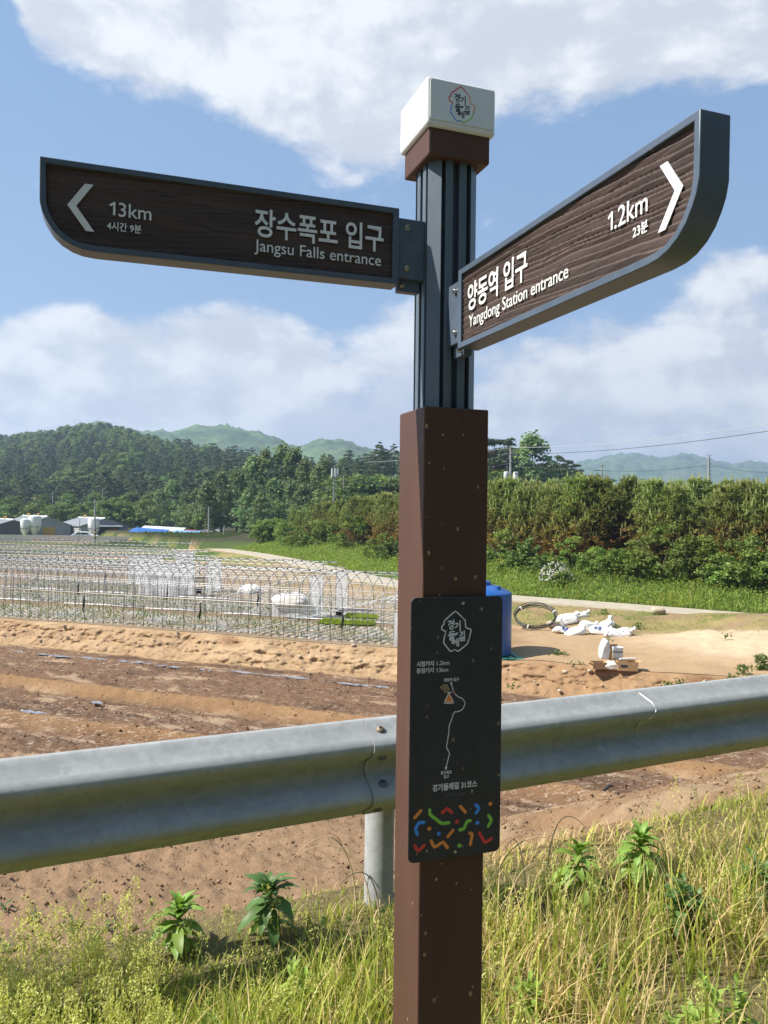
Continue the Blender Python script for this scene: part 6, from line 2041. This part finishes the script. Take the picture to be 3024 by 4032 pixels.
# unseen trees added on the slope behind the viewer, to darken camera-facing sides
S_, T_, Z_ = ADDED_HILL
j = r.choice(np.where((S_ < -11.5) & (S_ > -60))[0], 420, replace=False)
pm2 = bpy.data.meshes.new('forest'); pm2.vertices.add(len(j))
sj, tj = S_[j] + r.uniform(-.6, .6, len(j)), T_[j] + r.uniform(-1, 1, len(j))
pm2.vertices.foreach_set('co', np.stack([RAIL0[0] + RAILD[0] * tj + RAILN[0] * sj, RAIL0[1] + RAILD[1] * tj + RAILN[1] * sj, Z_[j] - .4], 1).astype(np.float32).ravel())
pm2.attributes.new('rz', 'FLOAT', 'POINT').data.foreach_set('value', r.uniform(0, 6.28, len(j)).astype(np.float32))
pm2.attributes.new('sc', 'FLOAT', 'POINT').data.foreach_set('value', r.uniform(.6, 1.0, len(j)).astype(np.float32))
pm2.attributes.new('kd', 'INT', 'POINT').data.foreach_set('value', r.integers(0, 6, len(j)).astype(np.int32))
fo2 = tag(link('forest', pm2), kind='stuff')
fo2.modifiers.new('wood', 'NODES').node_group = ngp


# ------------------------------------------------------------------ grass and weeds
def blades(name, X, Y, Z, H, Wd, lean, ang, col, segs=4, droop=.3, tipcol=None, seed=0, mat='leafattr'):
    """curved tapering blades as one mesh"""
    r = np.random.default_rng(seed)
    n = len(X)
    dx, dy = np.cos(ang), np.sin(ang)
    tw = r.normal(0, .5, n); sx, sy = np.cos(ang + np.pi / 2 + tw), np.sin(ang + np.pi / 2 + tw)
    V, Cc = [], []
    for k in range(segs + 1):
        t = k / segs
        w = Wd * (1 - t ** 1.6) * (.75 + .25 * np.sin(np.pi * min(t * 1.5, 1))) + .0004
        fx = X + dx * lean * t ** 1.8; fy = Y + dy * lean * t ** 1.8; fz = Z + H * (t - droop * t ** 3)
        V.append(np.stack([fx - sx * w / 2, fy - sy * w / 2, fz], 1)); V.append(np.stack([fx + sx * w / 2, fy + sy * w / 2, fz], 1))
        c = col if tipcol is None else col * (1 - t) + tipcol * t
        Cc += [c, c]
    V = np.stack(V, 1); Cc = np.stack(Cc, 1)
    m = 2 * (segs + 1)
    b = np.arange(n)[:, None, None] * m
    f = np.array([[2 * k, 2 * k + 1, 2 * k + 3, 2 * k + 2] for k in range(segs)])[None]
    return V.reshape(-1, 3), (b + f).reshape(-1, 4), Cc.reshape(-1, 3)


def merge(parts):
    vs, qs, cs, o = [], [], [], 0
    for v, q, c in parts:
        vs.append(v); qs.append(q + o); cs.append(c); o += len(v)
    return np.concatenate(vs), np.concatenate(qs), np.concatenate(cs)


r = np.random.default_rng(31)
# weeds and grass between path and grove
n = 34000
sv = r.uniform(0, arcl[-1] + 8, n); o = 1.35 + 7.6 * r.random(n) ** 1.1
i = np.clip(np.searchsorted(arcl, np.minimum(sv, arcl[-1])), 1, len(PX) - 1)
dx, dy = PX[i] - PX[i - 1], PY[i] - PY[i - 1]; l = np.hypot(dx, dy); ex = np.maximum(0, sv - arcl[-1])
X = np.interp(sv, arcl, PX) - dy / l * o * sgn + dx / l * ex; Y = np.interp(sv, arcl, PY) + dx / l * o * sgn + dy / l * ex
Z = zterrace(X, Y)
pat = fbm(X * .35, Y * .35, 4, 222)
H = r.uniform(.28, .62, n) * (1 + 1.2 * pat) * np.interp(o, [1.3, 2.2, 5], [.55, 1, 1.25])
cg = np.stack([.17 + .09 * r.random(n) + .15 * np.clip(pat, 0, 1), .25 + .08 * r.random(n) + .10 * np.clip(pat, 0, 1), .04 + .02 * r.random(n)], 1)
p1 = blades('', X, Y, Z - .03, H, .050 * r.uniform(.6, 1.3, n), H * r.uniform(.1, .6, n), r.uniform(0, 6.28, n), cg, 2, .25, cg * 1.25, 1)
n = 42000
j = r.integers(0, len(X), n)
C = np.stack([X[j] + r.normal(0, .12, n), Y[j] + r.normal(0, .12, n), Z[j] + H[j] * r.uniform(.25, .95, n)], 1)
lv = leafmesh(C, r.normal(size=(n, 3)) * .6 + np.array([0, -.2, .8]), r.uniform(.08, .17, n), r.uniform(.05, .09, n), cg[j] * r.uniform(.8, 1.2, (n, 1)), 0, r)
# dry tufts on the slope before the path
n = 42000
sv = r.uniform(0, arcl[-1] + 6, n); o = -(1.3 + 5.0 * r.random(n))
i = np.clip(np.searchsorted(arcl, np.minimum(sv, arcl[-1])), 1, len(PX) - 1)
dx, dy = PX[i] - PX[i - 1], PY[i] - PY[i - 1]; l = np.hypot(dx, dy)
X = np.interp(sv, arcl, PX) - dy / l * o * sgn + np.maximum(0, sv - arcl[-1]) * dx / l; Y = np.interp(sv, arcl, PY) + dx / l * o * sgn + np.maximum(0, sv - arcl[-1]) * dy / l
keep = (fbm(X * .7, Y * .7, 4, 233) + r.normal(0, .06, n) > .03) & (Y < 62)
X, Y = X[keep], Y[keep]; n = len(X); Z = zterrace(X, Y)
mixc = r.random((n, 1)) < .45
c2 = np.where(mixc, np.array([[.21, .26, .06]]), np.array([[.46, .37, .18]])) * r.uniform(.75, 1.2, (n, 1))
p3 = blades('', X, Y, Z - .02, r.uniform(.06, .20, n), .03 * r.uniform(.5, 1.2, n), r.uniform(.03, .2, n), r.uniform(0, 6.28, n), c2, 2, .4, None, 3)
v, q, c = merge([p1, lv, p3])
tag(link('roadside_grass', npmesh('roadside_grass', v, q, MAT['leafattr'], col=c)), kind='stuff')

# far side: green field strips and weeds by the farm wall
n = 5000
X = r.uniform(-42, -22, n); Y = r.uniform(106, 124, n); Z = zterrace(X, Y)
c3 = np.tile([[.085, .12, .03]], (n, 1)) * r.uniform(.7, 1.3, (n, 1))
v, q, c = blades('', X, Y, Z, r.uniform(.15, .5, n) * np.where(Y > 120, 1.6, .6), .10, .1 * r.random(n), r.uniform(0, 6.28, n), c3, 2, .2, None, 5)
tag(link('wayside_weeds', npmesh('wayside_weeds', v, q, MAT['leafattr'], col=c)), kind='stuff')

# verge grass in front
def st_to_xy(s, t):
    return RAIL0[0] + RAILD[0] * t + RAILN[0] * s, RAIL0[1] + RAILD[1] * t + RAILN[1] * s


def clear_post(X, Y):
    return (np.hypot(X - PC.x, Y - PC.y) > .16) & (np.hypot(X, Y) > 1.75) & ((Y > 1.9) | (np.abs(X) > .9))


parts = []
# straw and green mix: (count, s range, t range, height, width, colour a, colour b, lean, droop, clumpiness)
def sow(n, s0, s1, t0, t1, h0, h1, w, ca, cb, lean, droop, seed, thr=-.5, tmask=None):
    r = np.random.default_rng(seed)
    s = r.uniform(s0, s1, n); t = r.uniform(t0, t1, n)
    X, Y = st_to_xy(s, t)
    pat = fbm(X * 1.7, Y * 1.7, 4, 240 + seed)
    keep = (pat + r.normal(0, .05, n) > thr + .06) & clear_post(X, Y)
    if tmask is not None: keep &= r.random(n) < tmask(s, t)
    X, Y, s, t, pat = X[keep], Y[keep], s[keep], t[keep], pat[keep]; n = len(X)
    Z = zverge(X, Y)[0]
    m = r.random((n, 1))
    col = (np.array([ca]) * (1 - m) + np.array([cb]) * m) * r.uniform(.75, 1.2, (n, 1))
    H = r.uniform(h0, h1, n) * (1 + .7 * pat) * np.clip(.55 + .12 * (t + .6), .42, .92) * (1 - .70 * sstep(-.6, .05, s))
    parts.append(blades('', X, Y, Z - .01, H, w * r.uniform(.6, 1.3, n), H * r.uniform(lean[0], lean[1], n), r.uniform(0, 6.28, n), col, 5, droop, col * np.array([[1.15, 1.1, .9]]), seed))


GA, GB, ST1, ST2, YG = (.19, .26, .045), (.33, .39, .075), (.60, .45, .24), (.68, .55, .32), (.50, .52, .13)
right = lambda s, t: np.clip(.5 + .16 * (t + 1.0), .3, 1) * np.where((t < -.4) & (s > .12), .12, 1)
sow(30000, -2.2, .55, -2.6, 4.5, .10, .30, .0045, ST1, ST2, (.3, 1.3), .35, 61, -.10, right)          # dry thatch
sow(4600, -1.4, .40, -2.0, 4.6, .25, .52, .0050, ST1, ST2, (.15, .7), .30, 62, -.02, right)           # standing straw
sow(26000, -2.2, .60, -2.6, 4.5, .14, .36, .0060, GA, GB, (.15, .9), .30, 63, -.12, right)             # green blades
sow(6000, -2.1, .30, -2.4, 4.5, .28, .55, .0085, GB, YG, (.10, .65), .22, 64, -.05, right)            # long bright blades
sow(520, -1.5, .2, -1.6, 4.4, .40, .70, .013, GB, YG, (.15, .55), .25, 65, -.1, right)               # broad blades
sow(1700, -1.1, .12, -1.25, .35, .34, .62, .0062, GA, YG, (.08, .5), .16, 70, -.12)                     # upright blades left of the post
sow(1300, -1.0, .12, -1.25, .35, .30, .55, .0048, ST1, ST2, (.1, .8), .3, 71, -.1)
sow(1500, -1.7, -.1, .2, 4.2, .36, .66, .0066, GA, GB, (.08, .45), .16, 72, -.12)                      # and right of it
sow(2300, -1.6, .05, .2, 3.4, .30, .60, .0050, ST1, ST2, (.08, .6), .25, 73, -.08)
sow(60, -.8, .0, .2, 4.8, .55, .95, .0032, GA, GB, (.05, .35), .08, 66, -.2)                          # thin stalks
sow(16000, -1.3, .16, -3.2, -.3, .10, .26, .0050, GB, YG, (.2, .9), .3, 67, -.1)                         # sparser left side
sow(5200, -1.3, .30, .25, 2.2, .16, .42, .0048, ST1, ST2, (.25, 1.0), .38, 68, -.05)                # straw thick beside the post
sow(9000, -1.5, .10, -2.8, -.2, .12, .26, .0065, YG, GB, (.15, .8), .3, 69, -.1)
v, q, c = merge(parts)
tag(link('verge_grass', npmesh('verge_grass', v, q, MAT['leafattr'], col=c)), kind='stuff')

# feathery seed heads at the near left and among the grass
parts = []
r = np.random.default_rng(71)
n = 820
s = np.where(r.random(n) < .7, r.uniform(-.75, .10, n), r.uniform(-1.3, .4, n)); t = np.where(r.random(n) < .82, r.uniform(-2.2, -.85, n), r.uniform(-.85, 3.5, n))
X, Y = st_to_xy(s, t); ok = clear_post(X, Y); X, Y = X[ok], Y[ok]; n = len(X); Z = zverge(X, Y)[0]
H = r.uniform(.16, .34, n) * np.where(t < -.4, .8, 1)[ok]; ang = r.uniform(0, 6.28, n); ln_ = H * r.uniform(.05, .35, n)
col = np.array([[.42, .44, .12]]) * r.uniform(.8, 1.2, (n, 1))
parts.append(blades('', X, Y, Z, H, np.full(n, .0028), ln_, ang, col, 4, .1, None, 72))
m = 64
tt = r.uniform(.40, 1.0, (n, m)); rad_ = .030 * (1.12 - tt) + .006
aa = r.uniform(0, 6.28, (n, m))
C = np.stack([X[:, None] + np.cos(ang)[:, None] * ln_[:, None] * tt ** 1.8 + np.cos(aa) * rad_, Y[:, None] + np.sin(ang)[:, None] * ln_[:, None] * tt ** 1.8 + np.sin(aa) * rad_, Z[:, None] + H[:, None] * (tt - .1 * tt ** 3)], -1).reshape(-1, 3)
cc = np.repeat(np.array([[.58, .58, .19]]) * r.uniform(.75, 1.2, (n, 1)), m, 0)
parts.append(leafmesh(C, r.normal(size=(len(C), 3)), .013, .0042, cc, 2.0, r))
v, q, c = merge(parts)
tag(link('seed_heads', npmesh('seed_heads', v, q, MAT['leafattr'], col=c)), kind='stuff')

# low leafy ground cover
parts = []
n = 8000
s = r.uniform(-2.2, .10, n); t = r.uniform(-2.4, 4.2, n)
X, Y = st_to_xy(s, t); ok = clear_post(X, Y) & (fbm(X * 2, Y * 2, 3, 260) > .0); X, Y = X[ok], Y[ok]; n = len(X); Z = zverge(X, Y)[0] + r.uniform(.01, .10, n) * np.where((X - RAIL0[0]) * RAILN[0] + (Y - RAIL0[1]) * RAILN[1] > 0, .4, 1)
cc = np.array([[.25, .34, .075]]) * r.uniform(.75, 1.25, (n, 1))
v, q, c = leafmesh(np.stack([X, Y, Z], 1), r.normal(size=(n, 3)) * .5 + np.array([0, 0, 1]), r.uniform(.02, .05, n), r.uniform(.008, .018, n), cc, 0, r)
tag(link('ground_cover', npmesh('ground_cover', v, q, MAT['leafattr'], col=c)), kind='stuff')

# leafy weeds, leaf by leaf
def leaf_blade(L, Wd, droop, seed, segs=6, wavy=.0):
    v, f = [], []
    for k in range(segs + 1):
        t = k / segs
        w = Wd * math.sin(math.pi * min(.06 + t * .94, .995)) ** .8 * (1 + wavy * math.sin(t * 19 + seed))
        z = .35 * L * t - droop * L * t * t; x = L * t * (1 - .15 * t)
        v += [(x, -w / 2, z + w * .18), (x, 0, z), (x, w / 2, z + w * .18)]
    for k in range(segs):
        f += [[3 * k, 3 * k + 1, 3 * k + 4, 3 * k + 3], [3 * k + 1, 3 * k + 2, 3 * k + 5, 3 * k + 4]]
    return v, f


def leaf_mesh(L, Wd, droop, seed, rgb, wavy=.0):
    v, f = leaf_blade(L, Wd, droop, seed, wavy=wavy)
    return npmesh('leaf', v, f, MAT['weedleaf'], col=np.tile([rgb], (len(v), 1)), smooth=True)


MAT['weedleaf'] = foliage('weed leaf', attr=True, trans=.32, vary=.18, rough=.45)
MAT['straw'] = material('dry straw', (.55, .43, .25), (.45, .33, .18), 30, rough=.7)
MAT['stem'] = material('green stem', (.12, .17, .04), (.16, .15, .06), 20, rough=.6)
LEAFSET = {'bright': [leaf_mesh(.105, .030, .55, k, (.22, .34, .07), .10) for k in range(4)], 'deep': [leaf_mesh(.10, .034, .60, k, (.11, .20, .06), .14) for k in range(4)], 'fresh': [leaf_mesh(.075, .022, .45, k, (.30, .42, .085), .12) for k in range(3)]}


def weed(px, top, d_, leaves, tone, label, spread=1.0, topness=1.0, branches=1, hmin=.14):
    b = at(px, 1500, d_); zb = float(zverge(b.x, b.y)[0]); zt_ = at(px, top, d_).z
    H = max(zt_ - zb - .05, hmin)
    root = empty('leafy_weed', (b.x, b.y, zb)); tag(root, label, 'weed', 'leafy weeds in the verge grass')
    r = random.Random(int(px))
    for bi in range(branches):
        bx, by = (r.uniform(-.09, .09), r.uniform(-.07, .07)) if bi else (0, 0)
        Hb = H * (1 if bi == 0 else r.uniform(.6, .95))
        MB().tube([(bx * .3, by * .3, -.03), (bx * .7 + .012, by * .7, Hb * .5), (bx, by + .01, Hb * .97)], [.0055, .0045, .002], 6).build('stem', MAT['stem'], root, smooth=True)
        nl = int(leaves * 1.6) // branches
        for i in range(nl):
            f = (i + .5) / nl
            z = Hb * (.20 + .80 * f ** (.8 / topness))
            a = i * 2.4 + r.uniform(-.3, .3)
            s = spread * (1.05 - .50 * f ** 2) * r.uniform(.55, 1.2)
            o = link('leaf', r.choice(LEAFSET[tone]), root, (bx * (.4 + .6 * f), by * (.4 + .6 * f), z))
            pitch = -.10 - 1.05 * f ** 1.5 + r.uniform(-.42, .38)
            o.rotation_euler = (r.uniform(-.3, .3), pitch if f > .45 else pitch + .55, a); o.scale = (s, s, s)
    return root


weed(392, 1932, 2.72, 30, 'bright', 'bright pointed leaf weed at the left, with drooping lower leaves', 1.2, 1.5)
weed(588, 1886, 2.80, 28, 'deep', 'dark jagged leaf weed standing alone in front of the bare soil', 1.3, 1.8)
weed(1252, 1812, 3.0, 26, 'bright', 'bright tufted weed beside the signpost, topped by a whorl of leaves', 1.2, 2.6)
weed(1388, 1782, 3.12, 32, 'bright', 'tallest tufted weed with a dense crown of upright leaves', 1.35, 2.4)
weed(1478, 1880, 2.85, 34, 'deep', 'low dark bushy weed next to the tallest tufted one', 1.2, 1.0, 3)
weed(1632, 1835, 3.0, 44, 'deep', 'dark bushy weed at the far end of the verge, under the rail', 1.2, 1.0, 4)
weed(1597, 2085, 2.3, 40, 'fresh', 'fresh light green leafy weed in the near corner of the verge', .95, 1.0, 4, .14)
weed(1520, 2150, 2.2, 26, 'fresh', 'small light green weed next to the near corner one', 1.0, 1.0, 3, .12)
weed(640, 2095, 2.4, 24, 'fresh', 'low feathery weed in the grass to the left of the post foot', .9, 1.0, 3, .12)
weed(1150, 2110, 2.35, 26, 'fresh', 'low light green weed just right of the post foot', .9, 1.0, 3, .12)

# corn seedlings in the field
corn_me = [leaf_mesh(.22, .030, .75, k, (.07, .14, .05)) for k in range(3)]
for i, (x, y, s) in enumerate(((10, 1974, 1.1), (78, 1990, .9), (156, 2012, 1.1), (232, 2022, 1.15), (165, 2084, 1.1), (84, 2076, .95), (12, 2062, 1.0), (305, 2040, .7))):
    p = gnd(x, y, F + .03)
    root = empty('corn_seedling', p, i * 1.3)
    tag(root, 'young corn seedling with arching leaves in the bare soil below the rail', 'seedling', 'corn seedlings in the field')
    root.scale = (s, s, s)
    MB().tube([(0, 0, -.05), (.005, 0, .09)], [.010, .006], 6).build('stem', MAT['stem'], root)
    for k in range(6):
        o = link('leaf', corn_me[k % 3], root, (0, 0, .03 + .012 * k))
        o.rotation_euler = (0, -.55 - .08 * k, k * 2.5 + i); o.scale = (1 - .05 * k,) * 3

# small weeds sprouting on bank and yard
parts = []
for x, y, n, h in ((1468, 1475, 60, .30), (1440, 1477, 40, .25), (1190 + 275, 1478, 50, .22), (1300 + 282, 1475, 30, .2), (1645, 1458, 200, .42), (1605, 1464, 90, .28), (1312, 1395, 30, .22), (1200, 1418, 25, .12), (1215, 1420, 25, .12), (1245, 1440, 20, .1), (1570, 1413, 20, .25), (1335 + 0, 1340 + 35, 70, .3), (1350, 1380, 60, .3), (1305, 1346, 60, .25), (1380, 1368, 60, .25), (1105, 1468, 20, .15), (1170, 1352, 0, 0)):
    if not n: continue
    p = gnd(x, y, G); X = p.x + r.normal(0, .11, n); Y = p.y + r.normal(0, .10, n); Z = zterrace(X, Y) - (.25 if y > 1465 and x < 1480 else 0)
    cc = np.array([[.085, .14, .03]]) * r.uniform(.7, 1.3, (n, 1))
    parts.append(leafmesh(np.stack([X, Y, Z + h * r.random(n)], 1), r.normal(size=(n, 3)) + np.array([0, -.3, .5]), r.uniform(.08, .15, n), r.uniform(.04, .07, n), cc, .5, r))
v, q, c = merge(parts)
tag(link('yard_weeds', npmesh('yard_weeds', v, q, MAT['leafattr'], col=c)), kind='stuff')

for i, (px, py, d_, dx_, h_) in enumerate(((800, 1960, 3.0, -.22, .30), (770, 1980, 2.95, -.16, .38), (820, 1975, 2.9, -.10, .26), (1062, 1960, 3.05, .22, .36), (1090, 1985, 2.9, .14, .30), (1135, 1990, 3.0, -.05, .33), (1180, 1960, 3.2, .12, .34))):
    p = at(px, py, d_); p.z = float(zverge(p.x, p.y)[0])
    cr_pts = [(dx_ * t ** 2 * 1.2, .05 * t * math.sin(3 * t + i), h_ * (1.5 * t - .75 * t ** 3)) for t in np.linspace(0, 1.12, 14)]
    o = MB().tube(cr_pts, [.0035 - .0025 * k / 13 for k in range(14)], 5).build('dry_stalk', MAT['straw'], smooth=True, loc=p)
    tag(o, ['curled dry grass stalk arching over beside the rail post', 'taller curled dry stalk leaning away from the rail post', 'short dry stalk close to the rail post foot', 'arching dry stalk on the sunny side of the signpost', 'dry stalk bending towards the sand, near the signpost', 'nearly upright dry stalk beside the tufted weed', 'dry stalk arching towards the tufted weed'][i], 'grass stalk', 'dry stalks in the verge')

# curled dry stalk by the rail post and the odd length of black hose in the soil
p = gnd(1283, 1712, F + .1)
o = MB().tube([p + Vector((-.5, .2, .03)), p + Vector((-.2, .0, .05)), p + Vector((.15, -.05, .03)), p + Vector((.35, .12, .10)), p + Vector((.45, .25, .05))], .028, 6).build('hose', MAT['hose'], smooth=True)
tag(o, 'short bent length of black hose lying on the soil under the rail', 'hose')

# ------------------------------------------------------------------ the air
hz_m = bpy.data.materials.new('air'); hz_m.use_nodes = True
T = NT(hz_m.node_tree); T.n.remove(T.n['Principled BSDF'])
pv_ = T.node('ShaderNodeVolumePrincipled'); pv_.inputs['Density'].default_value = HAZE
pv_.inputs['Color'].default_value = (.56, .74, .99, 1); pv_.inputs['Anisotropy'].default_value = .25
T.l.new(pv_.outputs[0], T.n['Material Output'].inputs['Volume'])
bx = MB().box((0, 0, 131.5), (8640, 8640, 277))
tag(bx.build('haze', hz_m), kind='stuff')
